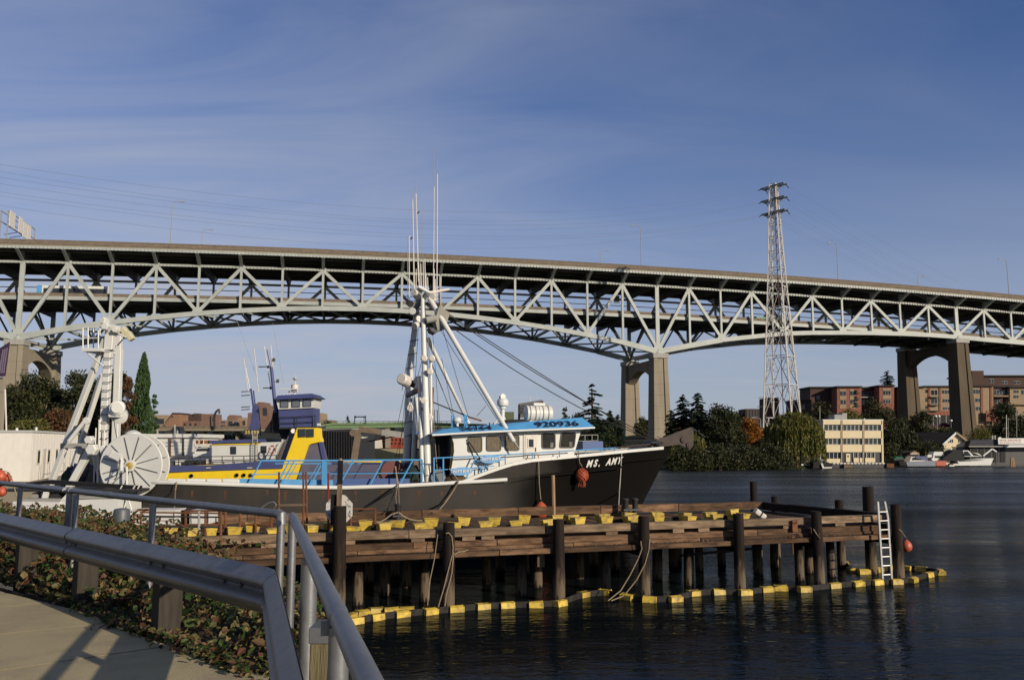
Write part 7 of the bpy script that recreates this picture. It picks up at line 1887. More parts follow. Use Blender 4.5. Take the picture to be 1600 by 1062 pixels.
simple('gabled_brick_building', 'pale red brick building with a steep gable above the viaduct', [(258, 668), (258, 660), (269, 645.5), (279, 645), (279, 668)], M_obrick, 400, [(268, 270.5, 650, 652)], roof=[(257, 661), (269, 644.6), (280, 644.6), (280, 646), (269.4, 646)])
simple('wide_brick_building', 'largest red brick building above the viaduct left of the curved lamp', [(294, 668), (294, 646.5), (334, 646.5), (334, 668)], M_pbrick, 430, [(308.5, 314, 655, 664), (328, 330, 650, 666)])
simple('brick_annex', 'low brick annex in front of the wide brick building', R4(281, 657.5, 313, 670), M_pbrick, 405, [(287, 290, 661, 665), (296, 299, 661, 665), (304, 307, 661, 665)])
simple('dark_roof_tower', 'dark stair towers on the wide brick building roof', [(294, 660), (294, 647), (300, 647), (300, 650), (302, 650), (302, 645.5), (309, 645.5), (309, 660)], mat('dark_brown_brick', (.08, .05, .04), .9), 425)
simple('orange_brick_building', 'long orange brick building right of the curved lamp', [(342, 670), (342, 656), (374, 656), (374, 670)], M_obrick, 410, [(344.5, 353, 658, 661), (344.5, 353, 663, 666), (366, 373, 658, 661), (366, 373, 663, 666), (356.5, 364, 657, 667)], mw=M_whited)
simple('domed_brick_building', 'brown brick building with a hipped top behind the orange one', [(355, 660), (355, 651), (359, 648), (366, 648), (370, 655), (370, 660)], M_pbrick, 450)
simple('pale_corner_building', 'pale flat-roofed corner building behind the mast fin', [(371, 670), (371, 655), (374, 652.5), (384, 652), (384, 670)], M_tanb, 415, [(378, 383, 657, 664)])
simple('brick_tower', 'tall brown brick tower rising between the two tug masts', [(385, 672), (387, 652), (387, 645), (399, 644), (399, 630), (402, 630), (402, 628), (404, 628), (404, 630), (406, 630), (406, 628), (411, 628), (411, 631.5), (416, 632), (419, 640), (421, 672)], M_pbrick, 380, [(411, 417, 637, 649)])
simple('tan_tower', 'small tan tower just right of the tug wheelhouse', R4(495, 645, 503, 668), M_tanb, 400, [(497.5, 499, 650, 653)])
simple('brown_house', 'small brown brick house right of the tan tower', R4(504, 656, 518, 668), M_pbrick, 390, [(507, 509, 659, 662)])
# viaduct
vd = thing('concrete_viaduct', 'pale concrete viaduct running low behind the tug', 'viaduct', ony(320, 680, 254)); f = fb(vd, 254)
f('parapet', R4(225, 665.5, 400, 670), M_barrier, 0, .6); f('deck_edge', R4(225, 670, 400, 672.8), M_conc, -.4, 14)
for x in range(238, 400, 26): f('viaduct_column', R4(x, 672.9, x + 2.5, 692), M_conc, 3, 3)
for k in range(20): f('parapet_post', R4(226 + 8.8 * k, 665, 226.6 + 8.8 * k, 669.8), M_conc, -.1, .1)
# green drawbridge
gbz = thing('green_bridge', 'distant green steel drawbridge on the horizon behind the boats', 'bridge', ony(600, 672, 282)); f = fb(gbz, 282)
f('approach', [(498, 663.6), (520, 660.4), (640, 659.2), (760, 662), (760, 664.5), (640, 662.2), (520, 663.6), (498, 667)], M_greenp, 0, 16); f('truss_girder', [(498, 669.5), (498, 667.2), (520, 664), (560, 663), (660, 663), (730, 665.5), (730, 668), (660, 666.8), (590, 668)], M_greenp, .4, 1.2)
for k in range(26): f('railing_post', R4(500 + 9 * k, 657.8, 500.7 + 9 * k, 661), M_greenp, -.1, .2)
f('railing', R4(500, 657.6, 730, 658.4), M_greenp, -.1, .15)
for x in (530, 558, 602, 650, 690): f('bridge_pier', R4(x, 667, x + 7, 700), M_conc, 1, 12)
for x in (554, 571): f('portal_post', R4(x - .5, 649, x + .5, 661), M_dark, -.5, .5)
f('portal_beam', R4(554, 650, 571, 651.6), M_dark, -.5, .5)
for x in (556, 569): f('portal_knee', [(x - 1, 651.5), (x - 1, 653), (x + 1, 651.5)], M_dark, -.5, .4)
for x, h in ((568.5, 8),): f('gate_arm', R4(x, 651, x + .5, 651 + h), M_dark, -.7, .3)
# dark barge wall and the old crane amidships
dw = thing('floating_drydock', 'tall dark ribbed steel wall of a floating dock behind the tug', 'floating dock', ony(535, 720, 78)); f = fb(dw, 78)
f('side_wall', [(499, 735), (499, 672), (548, 669.5), (561, 673), (561, 735)], M_dark, 0, 9); f('deck_edge', [(499, 672), (499, 670.8), (560, 668.8), (561, 672.4), (548, 669.8)], M_ltgrey, -.05, 9.2)
for k in range(15): f('wall_rib', R4(501 + 4 * k, 673, 501.9 + 4 * k, 735), M_dark, -.18, .17)
ck = thing('steel_crane', 'old brown steel crane leg with a drooping grey boom behind the boat rail', 'crane', ony(555, 730, 72)); 
M_brs = mat('weathered_crane_steel', (.2, .15, .105), .8, var=.25, dirt=(.1, .06, .04), dscale=1)
bar('crane_leg', ony(550, 740, 72), ony(560.5, 671, 72), .5, .42, M_brs, ck); bar('crane_boom', ony(561, 670, 72), ony(597, 675, 72), .4, .46, M_brs, ck); bar('crane_boom', ony(597, 675, 72), ony(642, 681, 72), .4, .5, M_ltgrey, ck)
g = MB(); g.lathe([(.3, -.2), (.3, .2)], ony(552, 676, 72), axis=(0, 1, 0), n=8); g.build('pivot_box', M_brs, ck)
bar('jib', ony(565, 683, 72.5), ony(575, 681.5, 72.5), .2, .2, M_white, ck); bar('stay', ony(566, 691, 73), ony(625, 680, 73), .12, .12, M_dark, ck)
# middle shore
simple('red_warehouse', 'red wooden warehouse with rows of small windows in the gap between masts and crane', [(588, 700), (588, 686), (600, 681), (636, 681), (636, 700)], mat('barn_red', (.30, .06, .035), .8), 285, [(594 + 6 * k, 596.5 + 6 * k, 685, 688) for k in range(7)] + [(593 + 6 * k, 595.5 + 6 * k, 691, 694) for k in range(7)])
simple('white_hall', 'white curved-roof hall left of the red warehouse', [(562, 706), (562, 694), (575, 689), (590, 686), (592, 706)], M_whited, 275, [(566, 569, 696, 699)])
simple('khaki_boat_shed', 'long khaki roofed boat shed at the far moorage', [(576, 718), (576, 708), (582, 701.5), (640, 700.5), (640, 718)], mat('khaki_roof', (.30, .26, .17), .85), 262, [(583 + 9 * k, 589 + 9 * k, 709.5, 716) for k in range(6)])
simple('gabled_float_home', 'pale gabled float home left of the khaki shed', [(563, 719), (563, 706), (571, 701.5), (578, 706), (578, 719)], M_tanb, 258, [(569, 573, 708, 717)], mw=M_white, roof=[(562, 706.6), (571, 700.8), (579, 706.6), (579, 707.4), (571, 702), (562, 707.4)])
for n_, (x, w_, lab) in enumerate(((582, 12, 'white launch moored before the left end of the khaki shed'), (596, 11, 'white launch moored before the middle of the khaki shed'), (609, 12, 'white launch moored third along the khaki shed'), (624, 13, 'white launch moored at the right end of the khaki shed'))):
    t = thing('moored_launch', lab, 'boat', ony(x, 719, 252), 'white launches at the far moorage'); f = fb(t, 252)
    f('hull', [(x - w_ / 2, 714.6), (x - w_ / 2 + 1, 718.5), (x + w_ / 2 - 2, 718.5), (x + w_ / 2, 714.2)], M_white, 0, 3); f('cabin', [(x - w_ / 4, 714.6), (x - w_ / 4 + .6, 711.4), (x + w_ / 6, 711.4), (x + w_ / 4, 714.6)], M_whited, .3, 2); f('window_band', R4(x - w_ / 5, 712.2, x + w_ / 7, 713.4), M_glass, .25, .05)
bar_t = thing('flat_roof_building', 'dark grey flat-roofed building behind the firs left of the pylon', 'building', ony(1178, 680, 372)); f = fb(bar_t, 372)
f('wall', R4(1165, 638.5, 1195, 690), M_shadebrick, 0, 12); f('penthouse', R4(1151, 646, 1166, 690), M_roof, 2, 8)
for k in range(6): f('louvre', R4(1167 + 4.5 * k, 641, 1170 + 4.5 * k, 652), M_dark, -.15, .14)
simple('dark_hall', 'dark flat-roofed hall right behind the pylon', R4(1243, 626, 1268, 690), M_shadebrick, 345, [(1250, 1258, 632, 640)], roof=R4(1242, 624.5, 1268.5, 626))
simple('dark_hall', 'dark square block seen through the pylon legs', R4(1200, 621, 1217, 690), M_shadebrick, 340, [(1204, 1210, 628, 634)])
simple('grey_terrace', 'dim grey terrace between the bridge pier legs', R4(997, 658, 1018, 706), M_shadebrick, 310, [(1000, 1004, 664, 668), (1008, 1012, 664, 668), (1000, 1004, 676, 680), (1008, 1012, 676, 680)], roof=R4(996, 656.5, 1019, 658.2))
# ---- poles
def pole(label, x, y0, y1, Y, r=.12, arm=None, cross=None, m=M_ltgrey, name='utility_pole', cat='pole', globe=0):
    t = thing(name, label, cat, ony(x, y1, Y)); bar('shaft', ony(x, y1, Y), ony(x, y0, Y), r, r * .7, m, t, tube=6)
    for y, w_ in (cross or ()): bar('crossarm', ony(x - w_, y, Y), ony(x + w_ * .5, y, Y), .14, .16, M_dark, t)
    if arm: g = MB(); g.pipe([ony(x, y0, Y), ony(x + arm * .3, y0 - 2.4, Y), ony(x + arm, y0 - 3, Y)], .07, 5); g.build('arm', m, t); g = MB(); g.box(ony(x + arm * 1.15, y0 - 2.8, Y), (.9, .4, .2)); g.build('lamp_head', m, t)
    for k in range(globe):
        g = MB(); dx_ = (-2.6, 2.6)[k] if globe == 2 else 0; g.lathe([(.1, -.35), (.34, -.18), (.38, 0), (.34, .18), (.1, .35)], ony(x + dx_, y0 - 1, Y), n=12); g.build('globe', M_lamp, t, smooth=True)
        if dx_: bar('globe_arm', ony(x, y0 + 1, Y), ony(x + dx_, y0 + .3, Y), .06, .06, m, t)
    return t
pole('tall wooden utility pole with two crossarms left of the pylon', 1197, 620, 672, 215, cross=((621, 12), (635, 14)), m=M_trunk)
pole('pale street lamp with curved arm beside the orange tree', 1188.5, 655, 678, 190, arm=-10, name='street_lamp', cat='street lamp')
pole('thin pole standing above the cream office left corner', 1281, 634, 660, 200)
pole('twin globe lamp in front of the brick apartments', 1464.5, 651, 676, 240, .1, globe=2, name='globe_lamp', cat='street lamp')
pole('left globe lamp of the pair above the willow shrubs', 1404, 663, 676, 230, .07, globe=1, name='globe_lamp', cat='street lamp')
pole('right globe lamp of the pair above the willow shrubs', 1411.5, 663, 676, 230, .07, globe=1, name='globe_lamp', cat='street lamp')
pole('single globe lamp beside the parked red car', 1486, 658, 668, 245, .07, globe=1, name='globe_lamp', cat='street lamp')
pole('white boat mast with a spreader behind the sign roof', 1572.5, 648, 684, 178, .1, cross=((669, 6),), m=M_white, name='boat_mast', cat='mast')
pole('thin second boat mast close behind the white one', 1575.5, 652, 684, 180, .06, name='boat_mast', cat='mast')
pole('grey pole nearest the frame edge above the sign roof', 1588.5, 640, 682, 176, .08)
pole('tall wooden pole behind the dark wide tree', 1119, 630, 680, 240, m=M_trunk)
pole('curved black street lamp standing on the viaduct', 335, 655, 670, 253, .4, m=M_dark, name='viaduct_lamp', cat='street lamp')
t = bpy.data.objects['viaduct_lamp']; g = MB(); g.pipe([ony(x, y, 253) for x, y in ((334, 658), (334.8, 650), (337, 644), (340, 640.5), (342.5, 639.2))], [.5, .42, .34, .28, .22], 6); g.build('arm', M_dark, t); g = MB(); g.lathe([(.12, .9), (.3, .3), (.36, -.2), (.1, -.7)], ony(342.6, 643, 253), n=8); g.build('lantern', M_dark, t)
# parked cars on the street under the apartments
for x, m, lab in ((1476, mat('red_car_paint', (.25, .02, .02), .3), 'red car parked on the street below the apartments'), (1489, M_dark, 'dark car parked beside the red one below the apartments')):
    t = thing('parked_car', lab, 'car', ony(x, 666, 262), 'cars parked below the apartments'); f = fb(t, 262)
    f('body', [(x - 8, 665.5), (x - 8, 663.5), (x - 4.5, 662.8), (x + 5.5, 662.8), (x + 8, 663.8), (x + 8, 665.5)], m, 0, 1.8); f('cabin', [(x - 5, 662.8), (x - 3, 660.5), (x + 3, 660.5), (x + 5, 662.8)], M_glass, .2, 1.4)
    for d in (-5, 5):
        g = MB(); g.tube(ony(x + d, 665.6, 261.9), ony(x + d, 665.6, 261.9) + YD * 1.9, .32, n=10); g.build('wheel', M_black, t)

# ================================================================ TREES AND PLANTS
def leaves(g, c, r, n, s, rng, squash=1.0, droop=0.0, flat=0.0):
    for _ in range(n):
        while True:
            p = V(rng.uniform(-1, 1), rng.uniform(-1, 1), rng.uniform(-1, 1))
            if .25 < p.length < 1: break
        p = c + V(p.x * r, p.y * r, p.z * r * squash)
        a = V(rng.gauss(0, 1), rng.gauss(0, 1), rng.gauss(0, 1) * (1 - flat)).normalized(); b_ = a.orthogonal().normalized()
        b_ = Quaternion(a, rng.uniform(0, 6.28)) @ b_; w_ = s * rng.uniform(.6, 1.3); l = w_ * rng.uniform(1.0, 1.7)
        c2 = a.cross(b_)
        if droop: b_ = (b_ * .4 + V(0, 0, -1) * droop).normalized(); c2 = b_.cross(a).normalized()
        g.quad(p - b_ * l * .5, p - c2 * w_ * .32, p + b_ * l * .5, p + c2 * w_ * .32)
def trunk(t, base, h, r, lean=(0, 0)):
    g = MB(); pts = [base + V(lean[0] * k / 5 + .15 * r * math.sin(k * 2), lean[1] * k / 5, h * k / 5 - .6) for k in range(6)]
    g.pipe(pts, [r * (1.25 - .8 * k / 5) for k in range(6)], 7)
    return g, pts
def broad(label, px, ytop, ybot, hw, Y, m, n=2600, s=.42, seed=1, name='tree', group=None, spiky=0.0, cat='tree', squash=.8):
    n = int(n * 2.0); s *= .92; low = .04 if cat == 'shrub' else .12
    rng = random.Random(seed); base = ony(px, ybot, Y); base.z = max(land_z(base.x, base.y), min(base.z, 12)) if Y > 85 else base.z
    top = ony(px, ytop, Y).z; W = hw * 1.15 / F_PX * Y; H_ = top - base.z
    t = thing(name, label, cat, base, group)
    g, pts = trunk(t, base, H_ * .55, max(.12, W * .07))
    g2 = MB(); cl = []
    k = 17
    for i in range(k):
        a = rng.uniform(0, 6.28); hh = rng.uniform(low, .95); e = math.sqrt(max(.04, 1 - (2 * (hh - .42)) ** 2 * .8)); rr = W * (.62 * e) * math.sqrt(rng.uniform(.15, 1))
        cr_ = W * rng.uniform(.32, .52) * (1.1 - .45 * hh)
        c = V(base.x + rr * math.cos(a), base.y + rr * math.sin(a) * .8, base.z + H_ * hh)
        c.z = min(c.z, top - cr_ * .75); cl.append((c, cr_))
    cl.append((V(base.x + rng.uniform(-.1, .1) * W, base.y, top - W * .3), W * .32)); cl.append((V(base.x - W * .6, base.y, base.z + H_ * .42), W * .36)); cl.append((V(base.x + W * .62, base.y, base.z + H_ * .4), W * .36)); cl.append((V(base.x, base.y - W * .2, base.z + H_ * .4), W * .5))
    for c, r in cl:
        g.pipe([pts[3], pts[3].lerp(c, .5) + V(0, 0, .1 * r), c], [W * .035, W * .022, W * .01], 5)
    g.build('trunk', M_trunk, t)
    tot = sum(r * r for c, r in cl)
    for c, r in cl:
        leaves(g2, c, r, int(n * .86 * r * r / tot), s, rng, squash)
        for _ in range(int(n * .14 * r * r / tot)):       # stray sprays beyond the clump
            d = V(rng.gauss(0, 1), rng.gauss(0, 1), rng.gauss(0, 1) + spiky).normalized(); leaves(g2, c + d * r * rng.uniform(.95, 1.25), .12 * r, 1, s, rng)
    g2.build('crown', m, t)
    return t
def conifer(label, px, ytop, ybot, hw, Y, m=None, seed=1, tiers=22, n=5, gap=.0, s=.55, group=None, name='conifer'):
    rng = random.Random(seed); base = ony(px, ybot, Y); base.z = min(base.z, max(1.0, land_z(base.x, base.y)) if Y < 290 else base.z); top = ony(px, ytop, Y).z; W = hw / F_PX * Y; H_ = top - base.z
    t = thing(name, label, 'tree', base, group)
    g, pts = trunk(t, base, H_ * .98, max(.12, W * .09)); g2 = MB()
    for i in range(tiers):
        f_ = i / (tiers - 1); z = base.z + H_ * (.1 + .88 * f_); L = W * 1.3 * (1.03 - f_) ** .52 * rng.uniform(.78, 1.12) + .1
        nb = max(5, int(10 * (1 - f_)) + 5)
        for b_ in range(nb):
            if gap and rng.random() < gap: continue
            a = rng.uniform(0, 6.28); l = L * rng.uniform(.65, 1.1); d = V(math.cos(a), math.sin(a), 0); zz = z + rng.uniform(-.5, .5) * H_ / tiers
            g.pipe([V(base.x, base.y, zz), V(base.x, base.y, zz) + d * l * .6 + V(0, 0, -.12 * l), V(base.x, base.y, zz) + d * l + V(0, 0, -.16 * l)], [.05, .03, .015], 4)
            for q in range(max(6, int(n * 3.2 * l / .5))):
                u = rng.uniform(.12, 1.0); p = V(base.x, base.y, zz) + d * l * u + V(0, 0, -.18 * l * u * u + rng.uniform(-.1, .06)); sp = V(-d.y, d.x, 0) * rng.uniform(-.28, .28) * l * (1.15 - u)
                w_ = s * rng.uniform(.5, 1.1); dd = (d + V(rng.uniform(-.7, .7), rng.uniform(-.7, .7), rng.uniform(-.5, .1))).normalized(); e = dd.cross(V(rng.uniform(-.5, .5), rng.uniform(-.5, .5), 1)).normalized()
                g2.quad(p + sp - dd * w_ * .7, p + sp - e * w_ * .25, p + sp + dd * w_ * .8, p + sp + e * w_ * .25)
    g.build('trunk', M_trunk, t); g2.build('needles', m or L_fir, t)
    return t
def willow(label, px, ytop, ybot, hw, Y, seed=1, strands=420, m=None, name='willow_tree'):
    rng = random.Random(seed); base = ony(px, ybot, Y); base.z = max(.4, min(base.z, 3)); top = ony(px, ytop, Y).z; W = hw / F_PX * Y; H_ = top - base.z
    t = thing(name, label, 'tree', base); g, pts = trunk(t, base, H_ * .6, max(.15, W * .08)); g2 = MB()
    for k in range(9):
        a = k * 2.4; c = V(base.x + W * .6 * math.cos(a), base.y + W * .5 * math.sin(a), base.z + H_ * rng.uniform(.7, .92)); g.pipe([pts[-1], pts[-1].lerp(c, .5) + V(0, 0, .6), c], [.16, .1, .04], 5)
    for k in range(strands):
        a = rng.uniform(0, 6.28); rr = math.sqrt(rng.uniform(.02, 1)); hx = base.x + W * .98 * rr * math.cos(a); hy = base.y + W * .8 * rr * math.sin(a)
        z0 = base.z + H_ * (1 - .34 * rr ** 2.2) + .5 * noise.noise(Vector((hx * .9, hy * .9, seed))) * H_ * .3; L = (z0 - base.z) * rng.uniform(.5, 1.0) * (.5 + .5 * rr)
        z = z0; x, y = hx, hy; dxx = math.cos(a) * .05; sw = rng.uniform(-.03, .03)
        while z > z0 - L:
            w_ = rng.uniform(.16, .3); l = rng.uniform(.4, .75); d = V(dxx + rng.uniform(-.25, .25), rng.uniform(-.25, .25), -1).normalized(); e = d.cross(V(rng.uniform(-1, 1), rng.uniform(-1, 1), .1)).normalized(); p = V(x + rng.uniform(-.08, .08), y, z)
            g2.quad(p - d * l * .5, p - e * w_ * .5, p + d * l * .5, p + e * w_ * .5); z -= l * .55; x += sw + dxx * .3
    for k in range(int(strands * 2.2)):
        a = rng.uniform(0, 6.28); rr = math.sqrt(rng.uniform(0, 1)); leaves(g2, V(base.x + W * .9 * rr * math.cos(a), base.y + W * .75 * rr * math.sin(a), base.z + H_ * (.97 - .3 * rr ** 2)), .35, 1, .34, rng)
    g.build('trunk', M_trunk, t); g2.build('foliage', m or L_wil, t)
    return t
GR = 'trees along the right shore'; GLf = 'trees on the left bank'
# right shore
willow('big weeping willow between the pylon foot and the cream office', 1243, 646, 730, 46, 152, 3, 1100)
willow('weeping willow partly hidden by the anchor roller of the boat', 1070, 676, 722, 34, 150, 5, 260)
broad('rounded orange autumn tree left of the pylon', 1168, 652, 700, 21, 172, L_org, 2200, .4, 4)
broad('broad dark spiky-topped tree left of the orange tree', 1132, 634, 712, 35, 166, L_dark, 4200, .42, 6, spiky=1.2, group=GR)
conifer('taller of the two firs right of the middle pier', 1092, 613, 712, 25, 168, seed=2, group=GR, n=7)
conifer('shorter fir close to the middle pier', 1069, 617, 712, 21, 172, seed=3, group=GR, n=7)
conifer('small dark fir touching the middle pier', 1049, 640, 706, 13, 178, seed=4, group=GR)
conifer('open-branched tall conifer above the bow left of the middle pier', 926, 599, 712, 26, 150, seed=11, gap=.3, tiers=15, n=7, group=GR)
conifer('small fir just left of the middle pier', 953, 641, 712, 15, 160, seed=12, group=GR)
conifer('narrow dark fir beside the middle pier left leg', 966, 648, 712, 10, 163, seed=13, group=GR)
broad('round dark topped tree behind the liferaft', 884, 636, 700, 10, 190, L_dark, 900, .4, 14, group=GR)
broad('low dark tree right of the round topped one', 904, 645, 706, 18, 188, L_dark, 1500, .4, 15, group=GR)
broad('low dark tree filling the gap under the open conifer', 940, 660, 712, 24, 158, L_dark, 1800, .4, 16, group=GR)
broad('dark shrub at the waterline below the two firs', 1080, 696, 730, 30, 140, L_dark, 1800, .35, 17, group=GR, cat='shrub')
broad('dark shrub at the waterline below the broad spiky tree', 1125, 694, 730, 30, 142.5, L_dark, 1800, .35, 18, group=GR, cat='shrub')
broad('dark shrub at the waterline below the orange tree', 1168, 694, 731, 30, 145.5, L_dark, 1800, .35, 19, group=GR, cat='shrub')
broad('dark shrub at the waterline left of the willow', 1206, 690, 731, 24, 147.5, L_dark, 1500, .35, 20, group=GR, cat='shrub')
broad('shaded tree between the pier legs', 1003, 650, 704, 12, 250, L_dark, 700, .5, 21, group=GR)
broad('olive green tree peeping over the anchor roller', 1062, 661, 700, 20, 180, L_red, 1300, .38, 22, group=GR)
broad('dark tree in front of the apartment left wing', 1288, 628, 690, 24, 215, L_dark, 2200, .5, 23, group=GR)
broad('yellow-green tree behind the cream office roof', 1332, 640, 690, 26, 205, L_wil, 1500, .45, 24, group=GR)
broad('large dark tree right above the cream office', 1374, 622, 700, 34, 212, L_dark, 3200, .5, 25, group=GR)
conifer('dark pointed conifer standing above the apartment roof', 1389, 579, 640, 15, 400, seed=26, s=.8, group=GR)
broad('dark tree left of the tall pier foot', 1443, 640, 702, 24, 205, L_dark, 2200, .5, 27, group=GR)
willow('dim hanging willow above the moored boats', 1408, 668, 716, 32, 176, 28, 240, L_dark)
broad('dark bush between office and boathouse', 1445, 690, 722, 30, 172, L_dark, 1600, .35, 29, group=GR, cat='shrub')
broad('wide dark tree at the frame edge', 1577, 630, 700, 37, 205, L_dark, 3600, .5, 30, group=GR)
broad('olive bush right of the boathouse gable', 1531, 668, 697, 24, 184, L_wil, 1100, .35, 31, group=GR, cat='shrub')
broad('reddish small tree beside the brick retaining wall', 1425, 655, 690, 13, 225, L_red, 700, .42, 32, group=GR)
broad('dark bush behind the office right corner', 1392, 690, 724, 16, 168, L_dark, 900, .35, 33, group=GR, cat='shrub')
for n_, (x, y0, Y_, lab) in enumerate(((1058, 708, 139.5, 'low waterline bush nearest the black bow'), (1102, 710, 141, 'low waterline bush below the taller fir'), (1147, 708, 143.5, 'low waterline bush between broad tree and orange tree'), (1186, 709, 146, 'low waterline bush under the curved street lamp'), (1226, 712, 149, 'low waterline bush at the willow foot'))):
    broad(lab, x, y0, 731, 20, Y_, L_dark, 900, .33, 90 + n_, group=GR, cat='shrub')
broad('dense dark tree filling the slope behind the orange tree', 1180, 664, 705, 30, 190, L_dark, 2200, .42, 97, group=GR)
broad('dark tree behind the two firs', 1085, 655, 705, 34, 185, L_dark, 2600, .42, 98, group=GR)
broad('dark tree under the apartment left wing', 1316, 646, 700, 30, 222, L_dark, 2200, .5, 101, group=GR)
broad('dark tree under the middle of the apartments', 1350, 650, 700, 30, 224, L_dark, 2200, .5, 102, group=GR)
broad('dark tree between the large tree and the tall pier', 1412, 652, 702, 28, 220, L_dark, 2200, .5, 103, group=GR)
broad('dark tree behind the globe lamps', 1470, 668, 702, 26, 235, L_dark, 1500, .5, 104, group=GR)
# left bank
broad('leafy dark tree between the olive tree and the portal frame', 80, 603, 690, 34, 104, L_dark, 3600, .3, 51, group=GLf)
broad('dark tree close behind the portal legs', 150, 592, 694, 34, 100, L_dark, 3600, .3, 52, group=GLf)
broad('dark tree at the frame edge behind the banner column', 8, 600, 690, 26, 108, L_dark, 2200, .3, 53, group=GLf)
broad('broad olive tree in front of the left bridge pier', 44, 582, 690, 44, 100, L_dark, 5200, .3, 41, group=GLf)
broad('dark tree right of the left bridge pier', 118, 582, 692, 40, 98, L_dark, 4200, .3, 42, group=GLf, spiky=.6)
broad('reddish-leaved low tree behind the white cabin', 96, 640, 692, 34, 88, L_red, 2600, .24, 43, group=GLf)
broad('olive low shrub behind the cabin roof', 40, 655, 694, 36, 84, L_wil, 1800, .22, 44, group=GLf, cat='shrub')
broad('tree seen between the portal legs', 175, 580, 700, 34, 96, L_dark, 3600, .28, 45, group=GLf)
def column_tree(label, px, ytop, ybot, hw, Y, m, n, s, seed, group=None):
    rng = random.Random(seed); base = ony(px, ybot, Y); base.z = 1.3; top = ony(px, ytop, Y).z; W = hw / F_PX * Y; H_ = top - base.z
    t = thing('cypress', label, 'tree', base, group); g, pts = trunk(t, base, H_ * .9, .2); g.build('trunk', M_trunk, t); g2 = MB()
    for _ in range(n):
        f_ = rng.random() ** 1.15; rr = W * (1 - f_) ** .72 * min(1, .55 + f_ * 6) * math.sqrt(rng.uniform(.3, 1.12)); a = rng.uniform(0, 6.28); rr *= 1 + .55 * noise.noise(Vector((math.cos(a) * 1.3, math.sin(a) * 1.3, f_ * 7 + seed)))
        p = V(base.x + rr * math.cos(a), base.y + rr * math.sin(a), base.z + .4 + (H_ - .4) * f_ + rng.uniform(-.1, .15)); d = V(math.cos(a) * .5, math.sin(a) * .5, 1).normalized(); e = d.cross(V(rng.uniform(-1, 1), rng.uniform(-1, 1), .2)).normalized(); w_ = s * rng.uniform(.6, 1.3)
        g2.quad(p - d * w_ * .6, p - e * w_ * .3, p + d * w_ * .8, p + e * w_ * .3)
    g2.build('foliage', m, t); return t
column_tree('tall narrow dark green cypress right of the portal frame', 217, 553, 712, 25, 92, L_cyp, 9000, .26, 46, GLf)
broad('brown drooping tree beside the cypress', 196, 588, 704, 17, 90, L_red, 1800, .24, 47, group=GLf)
broad('slim green shrub right of the cypress', 238, 616, 700, 8, 95, L_cyp, 800, .24, 48, group=GLf)
for n_, (x, y0, hw_, Y_, lab) in enumerate(((510, 656, 9, 370, 'small green tree above the far green bridge'), (283, 676, 12, 330, 'dark tree under the viaduct left part'), (310, 676, 14, 332, 'pale green tree under the viaduct beside the yacht'))):
    broad(lab, x, y0, y0 + 24, hw_, Y_, L_dark if n_ != 2 else L_cyp, 500, .7, 60 + n_, group='small far trees')
conifer('small dark fir on the horizon above the green bridge', 543, 650, 670, 4.5, 380, seed=70, s=.8, tiers=9, n=2, group='small far trees')
for n_, (x0, x1, y0, Y_, lab) in enumerate(((300, 380, 675, 300, 'dark belt of trees below the viaduct'), (640, 900, 668, 300, 'dim far belt of trees behind the masts'))):
    rng = random.Random(80 + n_); g = MB(); b0 = ony((x0 + x1) / 2, 700, Y_)
    for k in range(int((x1 - x0) / 4)):
        x = rng.uniform(x0, x1); c = ony(x, y0 + rng.uniform(2, 22), Y_ + rng.uniform(-3, 3)); leaves(g, c, rng.uniform(1.5, 3.5), 60, .7, rng, .8)
    g.build('far_treeline', L_dark, org=b0, label=lab, cat='treeline', kind='stuff')

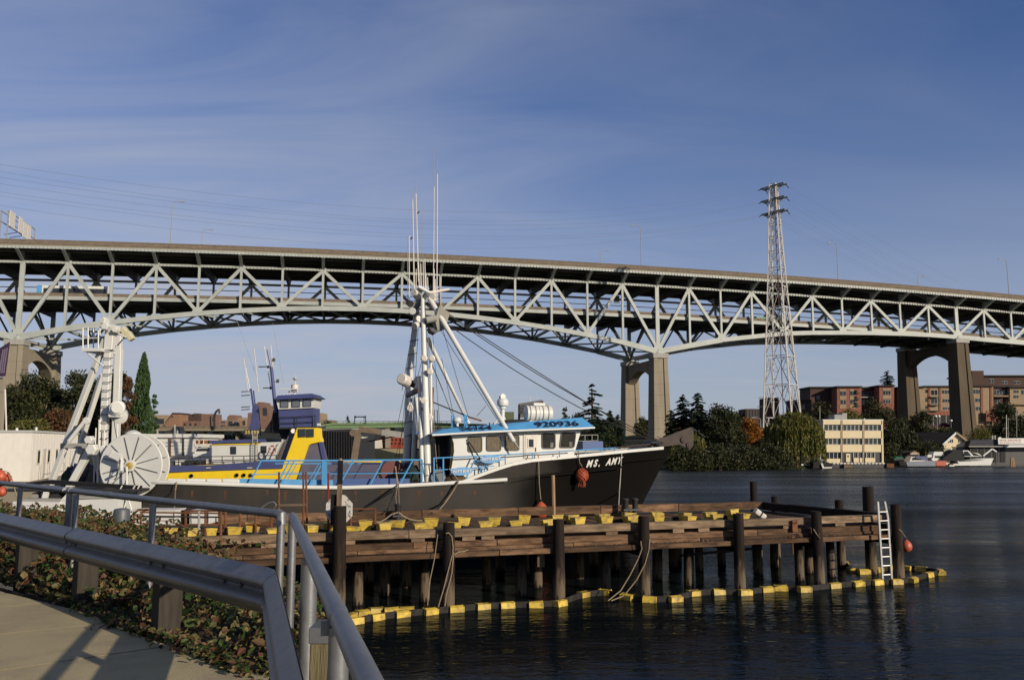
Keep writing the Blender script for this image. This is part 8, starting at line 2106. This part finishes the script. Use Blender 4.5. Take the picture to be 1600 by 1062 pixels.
# ---- brambles on the bank: leaf quads on arching canes
rng = random.Random(99); g = MB(); gs = MB()
def bleaf(p, s, up=.6):
    a = V(rng.gauss(0, .7), rng.gauss(0, .7), up + rng.uniform(-.4, .6)).normalized(); b_ = Quaternion(a, rng.uniform(0, 6.28)) @ a.orthogonal().normalized(); c = a.cross(b_); l = s * rng.uniform(.7, 1.25); w_ = l * rng.uniform(.6, .8); k = a * l * .12
    g.add([p - b_ * l * .5, p - b_ * l * .1 - c * w_ * .5 + k, p + b_ * l * .25 - c * w_ * .36 + k, p + b_ * l * .6, p + b_ * l * .25 + c * w_ * .36 + k, p - b_ * l * .1 + c * w_ * .5 + k], [(0, 1, 2, 3), (0, 3, 4, 5)])
for _ in range(23000):
    t_ = rng.uniform(-.3, 12.5); d_ = rng.uniform(-.06, 3.0) ** 1.0
    p = GC + dL * t_ + nL * d_
    if (p - GC).dot(nR) > .5: continue
    dens = .55 + .45 * smooth(-.2, .35, noise.noise(Vector((p.x * .9, p.y * .9, 3))))
    if rng.random() > dens: continue
    z = bank_z(p); mound = .05 + .16 * smooth(.35, 1.1, d_) * smooth(2.6, 6.0, t_) * (1 + noise.noise(Vector((p.x * 1.1, p.y * 1.1, 9)))) + .10 * smooth(.0, .3, d_)
    h = mound * rng.uniform(.05, 1.0); 
    if d_ < .25: h *= .6
    bleaf(V(p.x, p.y, z + h + .01), rng.uniform(.03, .085) * (1 if rng.random() < .8 else 1.4))
for _ in range(1500):                                    # fallen and creeping leaves over the pavement edge
    t_ = rng.uniform(.3, 10); p = GC + dL * t_ - nL * rng.uniform(-.1, .16) * rng.uniform(0, 1); bleaf(V(p.x, p.y, SWZ + .015 + rng.uniform(0, .06)), rng.uniform(.03, .075), 1.2)
for _ in range(200):                                     # arching canes
    t_ = rng.uniform(1.5, 12); d_ = rng.uniform(.3, 2.2); p = GC + dL * t_ + nL * d_
    if (p - GC).dot(nR) > -.7: continue
    p.z = bank_z(p); dirv = V(rng.uniform(-1, 1), rng.uniform(-1, 1), 0).normalized(); L = rng.uniform(.5, 1.1); hh = rng.uniform(.12, .34) * smooth(2, 6, t_) + .06
    pts = [p + dirv * L * k / 7 + V(0, 0, hh * math.sin(math.pi * k / 8.5)) for k in range(8)]; gs.pipe(pts, .006, 4)
    for q in pts[1:]:
        for _ in range(4): bleaf(q + V(rng.uniform(-.07, .07), rng.uniform(-.07, .07), rng.uniform(-.03, .05)), rng.uniform(.05, .095), .3)
g.build('bramble_leaves', L_ivy, kind='stuff', label='green and yellowing bramble leaves covering the bank under the crash barrier', cat='ground cover')
gs.build('bramble_canes', M_rust, kind='stuff', label='thin reddish bramble canes arching over the bank', cat='ground cover')
